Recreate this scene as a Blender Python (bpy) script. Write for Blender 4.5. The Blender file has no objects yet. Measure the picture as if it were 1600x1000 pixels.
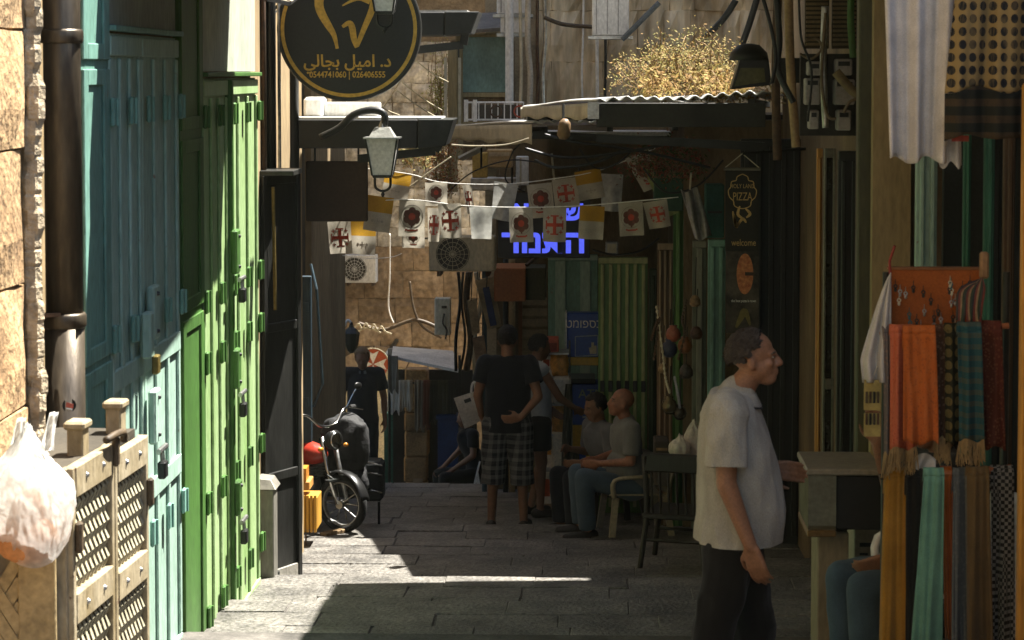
import bpy, bmesh, math, random
from mathutils import Vector, Matrix, noise
random.seed(7)
V = Vector
rad = math.radians
C = bpy.context.scene.collection
SC = bpy.context.scene
# ------------------------------------------------------------------ camera
FPX, CX, CY = 3500.0, 800.0, 295.0            # focal length and optical axis in photo pixels
PITCH, YAW = rad(3.0), math.atan(120/3500)
CAMP = V((0, 0, 1.61))
cd = bpy.data.cameras.new('camera'); cam = bpy.data.objects.new('camera', cd); C.objects.link(cam)
cam.location = CAMP; cam.rotation_euler = (rad(90)-PITCH, 0, YAW)
cd.sensor_fit = 'HORIZONTAL'; cd.sensor_width = 36; cd.lens = 36*FPX/1600
cd.shift_y = -(500-CY)/1600; cd.clip_end = 400; cd.clip_start = .1
cd.dof.use_dof = True; cd.dof.focus_distance = 17.5; cd.dof.aperture_fstop = 9.0
SC.camera = cam
# ------------------------------------------------------------------ light
SUN = V((.38, .30, 1.0)).normalized()
w = bpy.data.worlds.new('World'); SC.world = w; w.use_nodes = True
nt = w.node_tree; nt.nodes.clear()
sky = nt.nodes.new('ShaderNodeTexSky'); sky.sky_type = 'NISHITA'; sky.sun_disc = False
sky.sun_elevation = math.asin(SUN.z); sky.sun_rotation = math.atan2(SUN.x, SUN.y)
bg = nt.nodes.new('ShaderNodeBackground'); bg.inputs[1].default_value = 0.055
wo = nt.nodes.new('ShaderNodeOutputWorld')
nt.links.new(sky.outputs[0], bg.inputs[0]); nt.links.new(bg.outputs[0], wo.inputs[0])
ld = bpy.data.lights.new('sun', 'SUN'); ld.energy = 5.0; ld.angle = rad(.5); ld.color = (1, .955, .87)
lo = bpy.data.objects.new('sun', ld); C.objects.link(lo); lo.location = (0, 0, 30)
lo.rotation_euler = SUN.to_track_quat('Z', 'Y').to_euler()
SC.view_settings.view_transform = 'Standard'; SC.view_settings.look = 'None'
SC.view_settings.exposure = 2.35; SC.view_settings.gamma = 1; SC.view_settings.use_curve_mapping = False
SC.cycles.max_bounces = 8; SC.cycles.diffuse_bounces = 4; SC.cycles.glossy_bounces = 3
SC.cycles.transmission_bounces = 4; SC.cycles.transparent_max_bounces = 8
SC.cycles.use_denoising = True; SC.cycles.sample_clamp_indirect = 6
# ------------------------------------------------------------------ pixel helpers
FW = V((-math.sin(YAW)*math.cos(PITCH), math.cos(YAW)*math.cos(PITCH), -math.sin(PITCH)))
RT = V((math.cos(YAW), math.sin(YAW), 0)); UP = RT.cross(FW)
def ray(x, y): return FW + RT*((x-CX)/FPX) - UP*((y-CY)/FPX)
def P(x, y, Y):
    d = ray(x, y); return CAMP + d*(Y/d.y)
def PX(x, y, X):
    d = ray(x, y); return CAMP + d*(X/d.x)
def M(px, Y): return px*Y/FPX                  # photo pixels to metres at distance Y
STEP = 1.45
def gz(y):                                     # mean street height, steeper past the crest
    return -.125*y if y < 25 else (-3.125-.36*(y-25) if y < 33 else -6.0)
def sz(y):                                     # actual stepped surface
    if y >= 25: return gz(y)
    k = math.floor(y/STEP); return -.125*k*STEP - .04*(y-k*STEP) - .0
# ------------------------------------------------------------------ mesh builder
INV = {}
def frame(a, b):
    z = (V(b)-V(a)).normalized(); t = V((0, 0, 1)) if abs(z.z) < .95 else V((1, 0, 0))
    x = t.cross(z).normalized(); return x, z.cross(x), z
class MB:
    def __init__(s): s.v = []; s.f = []
    def add(s, vs, fs):
        n = len(s.v); s.v += [V(p) for p in vs]; s.f += [tuple(i+n for i in f) for f in fs]; return s
    def box(s, a, b, rot=None, piv=None):
        x0, y0, z0 = [min(a[i], b[i]) for i in range(3)]; x1, y1, z1 = [max(a[i], b[i]) for i in range(3)]
        vs = [V(p) for p in ((x0,y0,z0),(x1,y0,z0),(x1,y1,z0),(x0,y1,z0),(x0,y0,z1),(x1,y0,z1),(x1,y1,z1),(x0,y1,z1))]
        if rot is not None:
            c = V(piv) if piv is not None else (V(a)+V(b))/2
            vs = [c+rot@(p-c) for p in vs]
        return s.add(vs, [(0,3,2,1),(4,5,6,7),(0,1,5,4),(1,2,6,5),(2,3,7,6),(3,0,4,7)])
    def bar(s, a, b, w, h):                    # box beam from a to b
        x, y, z = frame(a, b); a = V(a); b = V(b)
        vs = [q+x*i*w/2+y*j*h/2 for q in (a, b) for i, j in ((-1,-1),(1,-1),(1,1),(-1,1))]
        return s.add(vs, [(0,3,2,1),(4,5,6,7),(0,1,5,4),(1,2,6,5),(2,3,7,6),(3,0,4,7)])
    def tube(s, pts, r, n=8, cap=True):
        pts = [V(p) for p in pts]; k = len(pts); base = len(s.v); rs = r if isinstance(r, (list, tuple)) else [r]*k
        ref = None
        for i, p in enumerate(pts):
            d = (pts[min(i+1, k-1)]-pts[max(i-1, 0)])
            if d.length < 1e-6: d = V((0, 0, 1))
            d.normalize()
            if ref is None: ref = frame(V((0,0,0)), d)[0]
            x = (ref - d*ref.dot(d)); x = x.normalized() if x.length > 1e-4 else frame(V((0,0,0)), d)[0]
            ref = x; y = d.cross(x)
            s.v += [p+(x*math.cos(a)+y*math.sin(a))*rs[i] for a in [2*math.pi*j/n for j in range(n)]]
        for i in range(k-1):
            for j in range(n):
                a = base+i*n+j; b = base+i*n+(j+1) % n
                s.f.append((a, b, b+n, a+n))
        if cap:
            s.f.append(tuple(base+j for j in reversed(range(n)))); s.f.append(tuple(base+(k-1)*n+j for j in range(n)))
        return s
    def lathe(s, prof, c=(0,0,0), axis=(0,0,1), n=20):   # prof: (radius, height)
        x, y, z = frame((0,0,0), axis); c = V(c); base = len(s.v); k = len(prof)
        for r, h in prof:
            s.v += [c+z*h+(x*math.cos(a)+y*math.sin(a))*r for a in [2*math.pi*j/n for j in range(n)]]
        for i in range(k-1):
            for j in range(n):
                a = base+i*n+j; b = base+i*n+(j+1) % n
                s.f.append((a, b, b+n, a+n))
        s.f.append(tuple(base+j for j in reversed(range(n)))); s.f.append(tuple(base+(k-1)*n+j for j in range(n)))
        return s
    def prism(s, poly, o, u, w, t):             # 2-D polygon in plane (u,w) at o, extruded by vector t
        o, u, w, t = V(o), V(u), V(w), V(t); n = len(poly)
        a = [o+u*p[0]+w*p[1] for p in poly]
        return s.add(a+[p+t for p in a], [tuple(reversed(range(n))), tuple(range(n, 2*n))]+[(i, (i+1) % n, n+(i+1) % n, n+i) for i in range(n)])
    def ring(s, c, u, w, t, r0, r1, n=40):
        c, u, w, t = V(c), V(u), V(w), V(t); base = len(s.v)
        for j in range(n):
            a = 2*math.pi*j/n; d = u*math.cos(a)+w*math.sin(a)
            s.v += [c+d*r0, c+d*r1, c+d*r1+t, c+d*r0+t]
        for j in range(n):
            a = base+4*j; b = base+4*((j+1) % n)
            for q in range(4): s.f.append((a+q, a+(q+1) % 4, b+(q+1) % 4, b+q))
        return s
    def ell(s, c, r, n=12, m=8):
        c = V(c); base = len(s.v)
        prof = [(math.sin(math.pi*i/m), -math.cos(math.pi*i/m)) for i in range(m+1)]
        for a, h in prof:
            a = max(a, 1e-3)
            s.v += [c+V((r[0]*a*math.cos(2*math.pi*j/n), r[1]*a*math.sin(2*math.pi*j/n), r[2]*h)) for j in range(n)]
        for i in range(m):
            for j in range(n):
                p = base+i*n+j; q = base+i*n+(j+1) % n
                s.f.append((p, q, q+n, p+n))
        s.f.append(tuple(base+j for j in reversed(range(n)))); s.f.append(tuple(base+m*n+j for j in range(n)))
        return s
    def cone(s, a, b, ra, rb, n=14, round_a=True, round_b=True):   # tapered limb with rounded ends
        a, b = V(a), V(b); x, y, z = frame(a, b); L = (b-a).length; prof = []
        if round_a: prof += [(ra*math.sin(t), -ra*math.cos(t)) for t in [.08, .5, 1.0]]
        prof += [(ra, 0), (rb, L)]
        if round_b: prof += [(rb*math.cos(t), L+rb*math.sin(t)) for t in [.55, 1.05, 1.5]]
        return s.lathe(prof, a, z, n)
    def sheet(s, fn, nu, nv, th=0.0):           # fn(u,v)->point, optional thickness
        base = len(s.v)
        for i in range(nu+1):
            for j in range(nv+1): s.v.append(V(fn(i/nu, j/nv)))
        for i in range(nu):
            for j in range(nv):
                a = base+i*(nv+1)+j; s.f.append((a, a+nv+1, a+nv+2, a+1))
        s.th = th; return s
    def obj(s, name, m, parent=None, smooth=False, bev=0.0, sub=0, solid=0.0, kind=None, fix=True):
        vs = s.v
        if parent is not None and parent in INV:
            iv = INV[parent]; vs = [iv@p for p in vs]
        me = bpy.data.meshes.new(name); me.from_pydata([tuple(p) for p in vs], [], s.f)
        if fix:
            bm = bmesh.new(); bm.from_mesh(me); bmesh.ops.recalc_face_normals(bm, faces=bm.faces)
            if bev:
                es = [e for e in bm.edges if len(e.link_faces) == 2 and e.calc_face_angle(0) > .6]
                if es: bmesh.ops.bevel(bm, geom=es, offset=bev, segments=1, affect='EDGES', clamp_overlap=True)
            bm.to_mesh(me); bm.free()
        if smooth:
            me.polygons.foreach_set('use_smooth', [True]*len(me.polygons))
        me.materials.append(m)
        o = bpy.data.objects.new(name, me); C.objects.link(o)
        if solid:
            md = o.modifiers.new('s', 'SOLIDIFY'); md.thickness = solid; md.offset = 0
        if sub:
            md = o.modifiers.new('u', 'SUBSURF'); md.levels = sub; md.render_levels = sub
        if parent is not None:
            o.parent = parent; INV[o] = INV.get(parent, Matrix())
        else: INV[o] = Matrix()
        if kind: o['kind'] = kind
        return o
def tag(o, label, cat, group=None):
    o['label'] = label; o['category'] = cat
    if group: o['group'] = group
    return o
def thing(name, label, cat, loc=(0,0,0), rz=0.0, group=None, local=False):
    """Empty at the thing's base. Parts are given in world space unless local=True."""
    e = bpy.data.objects.new(name, None); C.objects.link(e); e.location = loc; e.rotation_euler = (0, 0, rz)
    e.empty_display_size = .1
    mw = Matrix.Translation(V(loc))@Matrix.Rotation(rz, 4, 'Z')
    INV[e] = Matrix() if local else mw.inverted()
    return tag(e, label, cat, group)
def struct(o): o['kind'] = 'structure'; return o
def dup(o, parent=None):
    c = o.copy(); C.objects.link(c)
    if parent is not None: c.parent = parent
    for ch in [k for k in bpy.data.objects if k.parent == o]: dup(ch, c)
    return c
def RB(x0, y0, x1, y1, Y, th):                  # camera-facing slab covering a photo rectangle at distance Y
    a = P(x0, y1, Y); b = P(x1, y0, Y); return (a.x, Y, a.z), (b.x, Y+th, b.z)
def rbx(x0, y0, x1, y1, Y, th): return MB().box(*RB(x0, y0, x1, y1, Y, th))
def curve(pts, n=24):                           # Catmull-Rom through points
    pts = [V(p) for p in pts]; out = []
    q = [pts[0]]+pts+[pts[-1]]
    for i in range(len(pts)-1):
        p0, p1, p2, p3 = q[i:i+4]; k = max(2, n//(len(pts)-1))
        for j in range(k):
            t = j/k
            out.append(.5*((2*p1)+(p2-p0)*t+(2*p0-5*p1+4*p2-p3)*t*t+(3*p1-p0-3*p2+p3)*t**3))
    return out+[pts[-1]]
# ------------------------------------------------------------------ materials
MATS = {}
def mat(name, col, rough=.75, metal=0.0, var=.25, scale=3.0, bump=.15, bscale=40.0, col2=None, streak=1.0,
        objvar=0.0, trans=0.0, emit=None, spec=.35, sheen=0.0, fine=.12, alpha=1.0, chip=None):
    if name in MATS: return MATS[name]
    m = bpy.data.materials.new(name); m.use_nodes = True; t = m.node_tree; n = t.nodes; L = t.links
    b = n['Principled BSDF']; b.inputs['Roughness'].default_value = rough; b.inputs['Metallic'].default_value = metal
    b.inputs['Specular IOR Level'].default_value = spec
    geo = n.new('ShaderNodeNewGeometry'); mp = n.new('ShaderNodeMapping'); mp.inputs['Scale'].default_value = (1, 1, 1/streak)
    L.new(geo.outputs['Position'], mp.inputs['Vector'])
    n1 = n.new('ShaderNodeTexNoise'); n1.inputs['Scale'].default_value = scale; n1.inputs['Detail'].default_value = 6; n1.inputs['Roughness'].default_value = .62
    L.new(mp.outputs[0], n1.inputs['Vector'])
    rp = n.new('ShaderNodeMapRange'); rp.inputs['From Min'].default_value = .32; rp.inputs['From Max'].default_value = .68
    L.new(n1.outputs['Fac'], rp.inputs['Value'])
    c2 = col2 if col2 else tuple(c*(1-var*1.5) for c in col)
    mx = n.new('ShaderNodeMix'); mx.data_type = 'RGBA'
    mx.inputs['A'].default_value = (*c2, 1); mx.inputs['B'].default_value = (*[min(1, c*(1+var*.3)) for c in col], 1)
    L.new(rp.outputs[0], mx.inputs['Factor']); out = mx.outputs['Result']
    n2 = n.new('ShaderNodeTexNoise'); n2.inputs['Scale'].default_value = bscale; n2.inputs['Detail'].default_value = 4
    L.new(mp.outputs[0], n2.inputs['Vector'])
    if fine:
        r2 = n.new('ShaderNodeMapRange'); r2.inputs['From Min'].default_value = .3; r2.inputs['From Max'].default_value = .7
        r2.inputs['To Min'].default_value = 1-fine*2; r2.inputs['To Max'].default_value = 1+fine
        L.new(n2.outputs['Fac'], r2.inputs['Value'])
        mm = n.new('ShaderNodeMix'); mm.data_type = 'RGBA'; mm.blend_type = 'MULTIPLY'; mm.inputs['Factor'].default_value = 1
        L.new(out, mm.inputs['A']); L.new(r2.outputs[0], mm.inputs['B']); out = mm.outputs['Result']
    if chip:                                    # flaked paint and rust spots with their own shape
        n4 = n.new('ShaderNodeTexNoise'); n4.inputs['Scale'].default_value = chip[1]; n4.inputs['Detail'].default_value = 8; n4.inputs['Roughness'].default_value = .7
        L.new(geo.outputs['Position'], n4.inputs['Vector'])
        r4 = n.new('ShaderNodeMapRange'); r4.inputs['From Min'].default_value = chip[2]; r4.inputs['From Max'].default_value = chip[2]+.035
        L.new(n4.outputs['Fac'], r4.inputs['Value'])
        m4 = n.new('ShaderNodeMix'); m4.data_type = 'RGBA'; m4.inputs['B'].default_value = (*chip[0], 1)
        L.new(r4.outputs[0], m4.inputs['Factor']); L.new(out, m4.inputs['A']); out = m4.outputs['Result']
    if objvar:
        oi = n.new('ShaderNodeObjectInfo'); r3 = n.new('ShaderNodeMapRange')
        r3.inputs['To Min'].default_value = 1-objvar; r3.inputs['To Max'].default_value = 1+objvar*.6
        L.new(oi.outputs['Random'], r3.inputs['Value'])
        mm = n.new('ShaderNodeMix'); mm.data_type = 'RGBA'; mm.blend_type = 'MULTIPLY'; mm.inputs['Factor'].default_value = 1
        L.new(out, mm.inputs['A']); L.new(r3.outputs[0], mm.inputs['B']); out = mm.outputs['Result']
    L.new(out, b.inputs['Base Color'])
    if bump:
        bp = n.new('ShaderNodeBump'); bp.inputs['Strength'].default_value = bump; bp.inputs['Distance'].default_value = .02
        ad = n.new('ShaderNodeMath'); ad.operation = 'ADD'; L.new(n1.outputs['Fac'], ad.inputs[0]); L.new(n2.outputs['Fac'], ad.inputs[1])
        L.new(ad.outputs[0], bp.inputs['Height']); L.new(bp.outputs[0], b.inputs['Normal'])
    if sheen: b.inputs['Sheen Weight'].default_value = sheen
    if emit:
        b.inputs['Emission Color'].default_value = (*emit[0], 1); b.inputs['Emission Strength'].default_value = emit[1]
    if trans:                                   # thin cloth or plastic that lets light through
        tr = n.new('ShaderNodeBsdfTranslucent'); L.new(out, tr.inputs['Color'])
        ms = n.new('ShaderNodeMixShader'); ms.inputs[0].default_value = trans
        L.new(b.outputs[0], ms.inputs[1]); L.new(tr.outputs[0], ms.inputs[2]); L.new(ms.outputs[0], n['Material Output'].inputs['Surface'])
    if alpha < 1: b.inputs['Alpha'].default_value = alpha
    MATS[name] = m; return m
def cloth(name, col, **k):
    a = dict(rough=.95, var=.2, scale=6, bump=.12, bscale=260, spec=.1, fine=.1, sheen=.1); a.update(k); return mat(name, col, **a)
def pattern(name, c1, c2, kind, sc, c3=None, trans=0.0):   # woven or printed textile, laid out on the cloth's own UV-less local axes
    m = bpy.data.materials.new(name); m.use_nodes = True; t = m.node_tree; n = t.nodes; L = t.links
    b = n['Principled BSDF']; b.inputs['Roughness'].default_value = .95; b.inputs['Specular IOR Level'].default_value = .1
    tc = n.new('ShaderNodeTexCoord'); mx = n.new('ShaderNodeMix'); mx.data_type = 'RGBA'
    mx.inputs['A'].default_value = (*c1, 1); mx.inputs['B'].default_value = (*c2, 1)
    sp = n.new('ShaderNodeSeparateXYZ'); L.new(tc.outputs['Object'], sp.inputs[0])
    def math_(op, a, bb=None):
        q = n.new('ShaderNodeMath'); q.operation = op
        for i, vv in enumerate((a, bb)):
            if vv is None: continue
            if isinstance(vv, (int, float)): q.inputs[i].default_value = vv
            else: L.new(vv, q.inputs[i])
        return q.outputs[0]
    def stripe(o, s, wd): return math_('LESS_THAN', math_('FRACT', math_('MULTIPLY', o, s)), wd)
    if kind == 'plaid':
        hx = math_('ADD', sp.outputs[0], sp.outputs[1])
        f = math_('ADD', math_('MULTIPLY', stripe(hx, sc, .42), .5), math_('MULTIPLY', stripe(sp.outputs[2], sc, .42), .5))
        f = math_('ADD', f, math_('MULTIPLY', stripe(sp.outputs[2], sc*2.7, .15), .2))
    elif kind == 'dots':
        vx = math_('SUBTRACT', math_('FRACT', math_('MULTIPLY', sp.outputs[0], sc)), .5)
        vz = math_('SUBTRACT', math_('FRACT', math_('MULTIPLY', sp.outputs[2], sc*.8)), .5)
        r = math_('SQRT', math_('ADD', math_('MULTIPLY', vx, vx), math_('MULTIPLY', vz, vz)))
        f = math_('LESS_THAN', r, .36)
    elif kind == 'bands':
        f = stripe(sp.outputs[2], sc, .45)
    elif kind == 'stripes':
        f = stripe(sp.outputs[0], sc, .45)
    elif kind == 'check':
        ck = n.new('ShaderNodeTexChecker'); ck.inputs['Scale'].default_value = sc; L.new(tc.outputs['Object'], ck.inputs['Vector']); f = ck.outputs['Fac']
    else:
        vo = n.new('ShaderNodeTexVoronoi'); vo.inputs['Scale'].default_value = sc; L.new(tc.outputs['Object'], vo.inputs['Vector'])
        f = math_('LESS_THAN', vo.outputs['Distance'], .35)
    L.new(f, mx.inputs['Factor']); out = mx.outputs['Result']
    nz = n.new('ShaderNodeTexNoise'); nz.inputs['Scale'].default_value = 9; nz.inputs['Detail'].default_value = 6
    m2 = n.new('ShaderNodeMix'); m2.data_type = 'RGBA'; m2.inputs['B'].default_value = (*(c3 or c1), 1)
    r = n.new('ShaderNodeMapRange'); r.inputs['From Min'].default_value = .45; r.inputs['From Max'].default_value = .75; r.inputs['To Max'].default_value = .6
    L.new(nz.outputs['Fac'], r.inputs['Value']); L.new(r.outputs[0], m2.inputs['Factor']); L.new(out, m2.inputs['A'])
    L.new(m2.outputs['Result'], b.inputs['Base Color'])
    MATS[name] = m; return m
def glassy(name, col, rough=.05, alpha=.35):
    m = mat(name, col, rough=rough, var=.05, bump=0, spec=.6, alpha=alpha); return m
def text(s, size, name, m, parent, o, u, w, align='CENTER', ext=.004, squash=1.0, bold=0.0):
    """Lettering turned into a mesh, laid in plane (u,w) at o."""
    cu = bpy.data.curves.new(name, 'FONT'); cu.body = s; cu.size = size; cu.align_x = align; cu.extrude = ext; cu.resolution_u = 3; cu.offset = bold
    ob = bpy.data.objects.new(name, cu); C.objects.link(ob)
    me = bpy.data.meshes.new_from_object(ob.evaluated_get(bpy.context.evaluated_depsgraph_get()))
    bpy.data.objects.remove(ob); bpy.data.curves.remove(cu)
    u, w = V(u), V(w); nn = u.cross(w); o = V(o)
    mb = MB(); mb.v = [o+u*(v.co.x*squash)+w*v.co.y+nn*v.co.z for v in me.vertices]; mb.f = [tuple(p.vertices) for p in me.polygons]
    bpy.data.meshes.remove(me)
    return mb.obj(name, m, parent, fix=False)
MET_DK = mat('dark_metal', (.022, .024, .022), rough=.5, metal=.3, var=.4, scale=6, bump=.05)
BLACKP = mat('black_paint', (.012, .013, .012), rough=.45, var=.3, bump=.03)
STEEL = mat('steel', (.45, .45, .43), rough=.35, metal=.9, var=.3, scale=12)
RUST = mat('rusty_iron', (.10, .055, .03), rough=.85, var=.5, scale=14, col2=(.04, .025, .015))
TEAL = mat('teal_paint', (.31, .44, .37), rough=.55, var=.22, scale=2.5, streak=3, col2=(.24, .36, .29), fine=.1, chip=((.20, .16, .11), 14, .66))
TEALD = mat('teal_frame_paint', (.17, .34, .275), rough=.55, var=.25, scale=2.5, streak=3, fine=.1, chip=((.16, .13, .09), 12, .66))
GRN = mat('green_paint', (.29, .40, .20), rough=.5, var=.25, scale=2.5, streak=3, col2=(.21, .33, .12), fine=.1, chip=((.20, .15, .09), 14, .66))
GRND = mat('deep_green_paint', (.06, .15, .03), rough=.5, var=.25, scale=2.5, streak=3, fine=.1, chip=((.10, .07, .04), 12, .66))
GREYG = mat('grey_green_panel', (.46, .49, .40), rough=.6, var=.2, scale=2, streak=4)
KHAKI = mat('khaki_paint', (.33, .28, .19), rough=.6, var=.3, scale=5, streak=2, col2=(.22, .17, .09), chip=((.13, .08, .05), 16, .64))
BROWNP = mat('brown_hinge', (.08, .055, .03), rough=.6, var=.3, scale=12)
STONE = mat('limestone', (.46, .31, .16), rough=.92, var=.4, scale=3.2, bump=.7, bscale=26, col2=(.25, .15, .07), objvar=.18, fine=.22)
STONEG = mat('skylit_grey_limestone', (.74, .69, .58), rough=.93, var=.4, scale=2.2, bump=.6, bscale=16, col2=(.27, .23, .17), objvar=.3, fine=.2)
MORTAR = mat('mortar', (.24, .18, .11), rough=.98, var=.4, scale=6, bump=.5, bscale=30)
PLAST = mat('tan_plaster', (.34, .25, .13), rough=.92, var=.3, scale=1.4, bump=.3, bscale=18, streak=3, col2=(.20, .14, .07))
OCHRE = mat('ochre_stone_face', (.86, .71, .46), rough=.92, var=.5, scale=2.6, bump=.7, bscale=10, streak=5, col2=(.40, .27, .13), fine=.2, objvar=.12)
PAVE = mat('paving_stone', (.165, .153, .134), rough=.5, var=.45, scale=3.5, bump=.9, bscale=38, objvar=.15, fine=.3, spec=.4)
WHITEP = mat('white_plastic', (.74, .74, .70), rough=.45, var=.12, scale=3, bump=.03, streak=2)
CREAM = mat('cream_metal', (.60, .54, .38), rough=.5, var=.2, scale=4, bump=.04, streak=2)
WOOD = mat('weathered_wood', (.25, .16, .075), rough=.8, var=.45, scale=7, bump=.3, streak=8)
ORWOOD = mat('orange_wood', (.46, .22, .05), rough=.6, var=.3, scale=6, streak=8)
RUBBER = mat('rubber', (.012, .012, .012), rough=.85, var=.3, bump=.1)
GOLD = mat('gold_paint', (.62, .38, .06), rough=.5, var=.12, bump=.02)
WHT = mat('white_paint', (.78, .77, .72), rough=.6, var=.1, bump=.03)
# ================================================================== street
st = MB()
for k in range(-6, 18):
    y0, y1 = k*STEP, (k+1)*STEP
    if y0 >= 25: break
    y1 = min(y1, 25)
    a, b = -.125*k*STEP-.012, -.125*k*STEP-.04*(y1-y0)-.012
    st.add([(-3.2,y0,a),(2.6,y0,a),(2.6,y1,b),(-3.2,y1,b),(-3.2,y0,a-3),(2.6,y0,a-3),(2.6,y1,b-3),(-3.2,y1,b-3)],
           [(0,1,2,3),(4,7,6,5),(0,4,5,1),(1,5,6,2),(2,6,7,3),(3,7,4,0)])
y, k = 25.0, 0
while y < 33:
    z = -3.125-.07-.36*(y-25)
    st.box((-6, y, z-3), (2.6, y+.42, z)); y += .42
st.box((-9, y, -9), (2.6, 60, -6.05))
street = struct(st.obj('street', mat('street_bed', (.11, .10, .088), rough=.9, var=.4, scale=4, bump=.4), None))
pvars = []
for q in range(5):
    bm = bmesh.new(); bmesh.ops.create_cube(bm, size=1)
    bmesh.ops.scale(bm, vec=(1, 1, .06), verts=bm.verts)
    for v in bm.verts: v.co.x += random.uniform(-.014, .014); v.co.y += random.uniform(-.012, .012); v.co.z += random.uniform(-.004, .004)
    bmesh.ops.bevel(bm, geom=list(bm.edges), offset=.010, segments=1, affect='EDGES')
    me = bpy.data.meshes.new('paving_stone'); bm.to_mesh(me); bm.free(); me.materials.append(PAVE); pvars.append(me)
ns = 0
for k in range(8, 17):
    for r in range(4):
        rl = STEP/4; yc = k*STEP+(r+.5)*rl
        x = -2.75+random.uniform(-.2, 0)
        while x < 1.75 and ns < 300:
            wd = random.uniform(.48, .74)
            o = bpy.data.objects.new('paving_stone', random.choice(pvars)); C.objects.link(o); o.parent = street
            o.location = (x+wd/2, yc, -.125*k*STEP-.04*(yc-k*STEP)-.033+random.uniform(-.004, .004)); o.scale = (wd-.004, rl-.004, 1)
            o.rotation_euler = (-.04+random.uniform(-.008, .008), random.uniform(-.008, .008), random.uniform(-.006, .006))
            x += wd; ns += 1
# ================================================================== stone helper
def stones(parent, m, o, u, w, nrm, W, H, hh, wr, dep=.05, rough=.012, skip=None, bow=None, gap=.012):
    """Courses of uneven blocks as separate pieces on a wall plane (o origin, u along, w up, nrm out)."""
    o, u, w, nrm = V(o), V(u), V(w), V(nrm); z = 0.0
    while z < H-.05:
        h = min(hh*random.uniform(.85, 1.15), H-z); x = -random.uniform(0, wr[0]*.5)
        while x < W-.02:
            wd = random.uniform(*wr); x0, x1 = max(x, 0)+gap/2, min(x+wd, W)-gap/2; x += wd
            if x1-x0 < .06 or (skip and skip((x0+x1)/2, z+h/2)): continue
            nx, nz = 4, 3; mb = MB(); d0 = dep*random.uniform(.75, 1.2)
            pts = []
            for i in range(nx+1):
                for j in range(nz+1):
                    e = 1 if (i in (0, nx) or j in (0, nz)) else 0
                    p = o+u*(x0+(x1-x0)*i/nx+random.uniform(-1, 1)*rough*.5)+w*(z+gap/2+(h-gap)*j/nz+random.uniform(-1, 1)*rough*.5)
                    pts.append(p+nrm*(d0*(.45 if e else 1)+random.uniform(-1, 1)*rough))
            n0 = len(pts); fs = []
            for i in range(nx):
                for j in range(nz):
                    a = i*(nz+1)+j; fs.append((a, a+nz+1, a+nz+2, a+1))
            back = [o+u*a_+w*b_-nrm*.02 for a_, b_ in ((x0, z), (x1, z), (x1, z+h), (x0, z+h))]
            c = [0, nx*(nz+1), nx*(nz+1)+nz, nz]
            be = [[i*(nz+1) for i in range(nx+1)], [nx*(nz+1)+j for j in range(nz+1)], [i*(nz+1)+nz for i in reversed(range(nx+1))], [j for j in reversed(range(nz+1))]]
            for s_ in range(4): fs.append(tuple(be[s_])+(n0+(s_+1) % 4, n0+s_))
            mb.add(pts+back, fs); mb.obj('stone', m, parent, smooth=False)
        z += h
# ================================================================== left building
LW = -2.16
lb = thing('stone_building', 'tall tan stone building whose painted shop shutters line the sunlit side of the alley', 'building', (-4, 10, -3))
MB().box((LW-3, -16, -5), (LW, 16.8, 15)).obj('wall', PLAST, lb)
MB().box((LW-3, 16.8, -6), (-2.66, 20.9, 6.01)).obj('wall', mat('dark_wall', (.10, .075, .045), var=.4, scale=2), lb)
MB().box((LW-3, 20.9, -6), (-2.6, 23.8, 6.02)).obj('wall', PLAST, lb)
MB().box((LW-.1, 11.5, 6.2), (-1.05, 17.5, 15.03)).obj('sky_block_floor', PLAST, lb)  # overhanging floors added out of view to block overhead sky light
MB().box((LW-.1, 9.5, 10.0), (.8, 18.0, 15.5)).obj('sky_block_floor', PLAST, lb)
stones(lb, STONE, (LW, 7.2, -1.6), (0, 1, 0), (0, 0, 1), (1, 0, 0), 1.24, 4.1, .46, (.6, .9), dep=.035, rough=.007)
# rough bright mortar edge between the stones and the drain pipe
mb = MB(); zz = -1.2
pts = []
while zz < 2.2:
    mb.ell((LW+.03+random.uniform(-.01, .015), 8.49+random.uniform(-.012, .012), zz), (.045, .05, .07+random.uniform(0, .03)), 7, 5); zz += .07
mb.obj('mortar_edge', mat('pale_mortar', (.52, .42, .28), rough=.95, var=.4, scale=9, bump=.8, bscale=40), lb)
# ================================================================== right building (stepped shop fronts)
rb_ = thing('shop_building', 'low shop building with dark shutters along the shaded side of the alley', 'building', (3, 10, -2))
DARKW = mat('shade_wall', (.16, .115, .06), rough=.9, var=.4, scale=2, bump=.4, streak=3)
MB().box((2.3, -16, -4), (5, 12.0, 2.55)).obj('wall', PLAST, rb_)
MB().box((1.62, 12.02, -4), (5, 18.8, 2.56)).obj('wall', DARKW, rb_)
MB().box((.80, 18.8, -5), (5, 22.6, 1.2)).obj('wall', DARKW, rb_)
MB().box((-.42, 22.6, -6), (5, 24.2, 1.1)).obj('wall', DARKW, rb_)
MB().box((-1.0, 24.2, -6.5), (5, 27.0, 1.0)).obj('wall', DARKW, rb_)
MB().box((2.2, 9.5, 2.57), (6, 15.9, 6.4)).obj('sky_block_storey', PLAST, rb_)  # storeys added out of view to block sky light
MB().box((3.4, 17.01, 2.4), (6, 24.79, 6.0)).obj('sky_block_storey', PLAST, rb_)
MB().box((3.41, 24.8, 2.4), (6, 27, 18)).obj('sky_block_storey', PLAST, rb_)  # unseen block added to shade the far street and left wall
MB().box((3.0, 9.5, 6.41), (6, 15.9, 8.4)).obj('sky_block_storey', PLAST, rb_)
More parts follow.
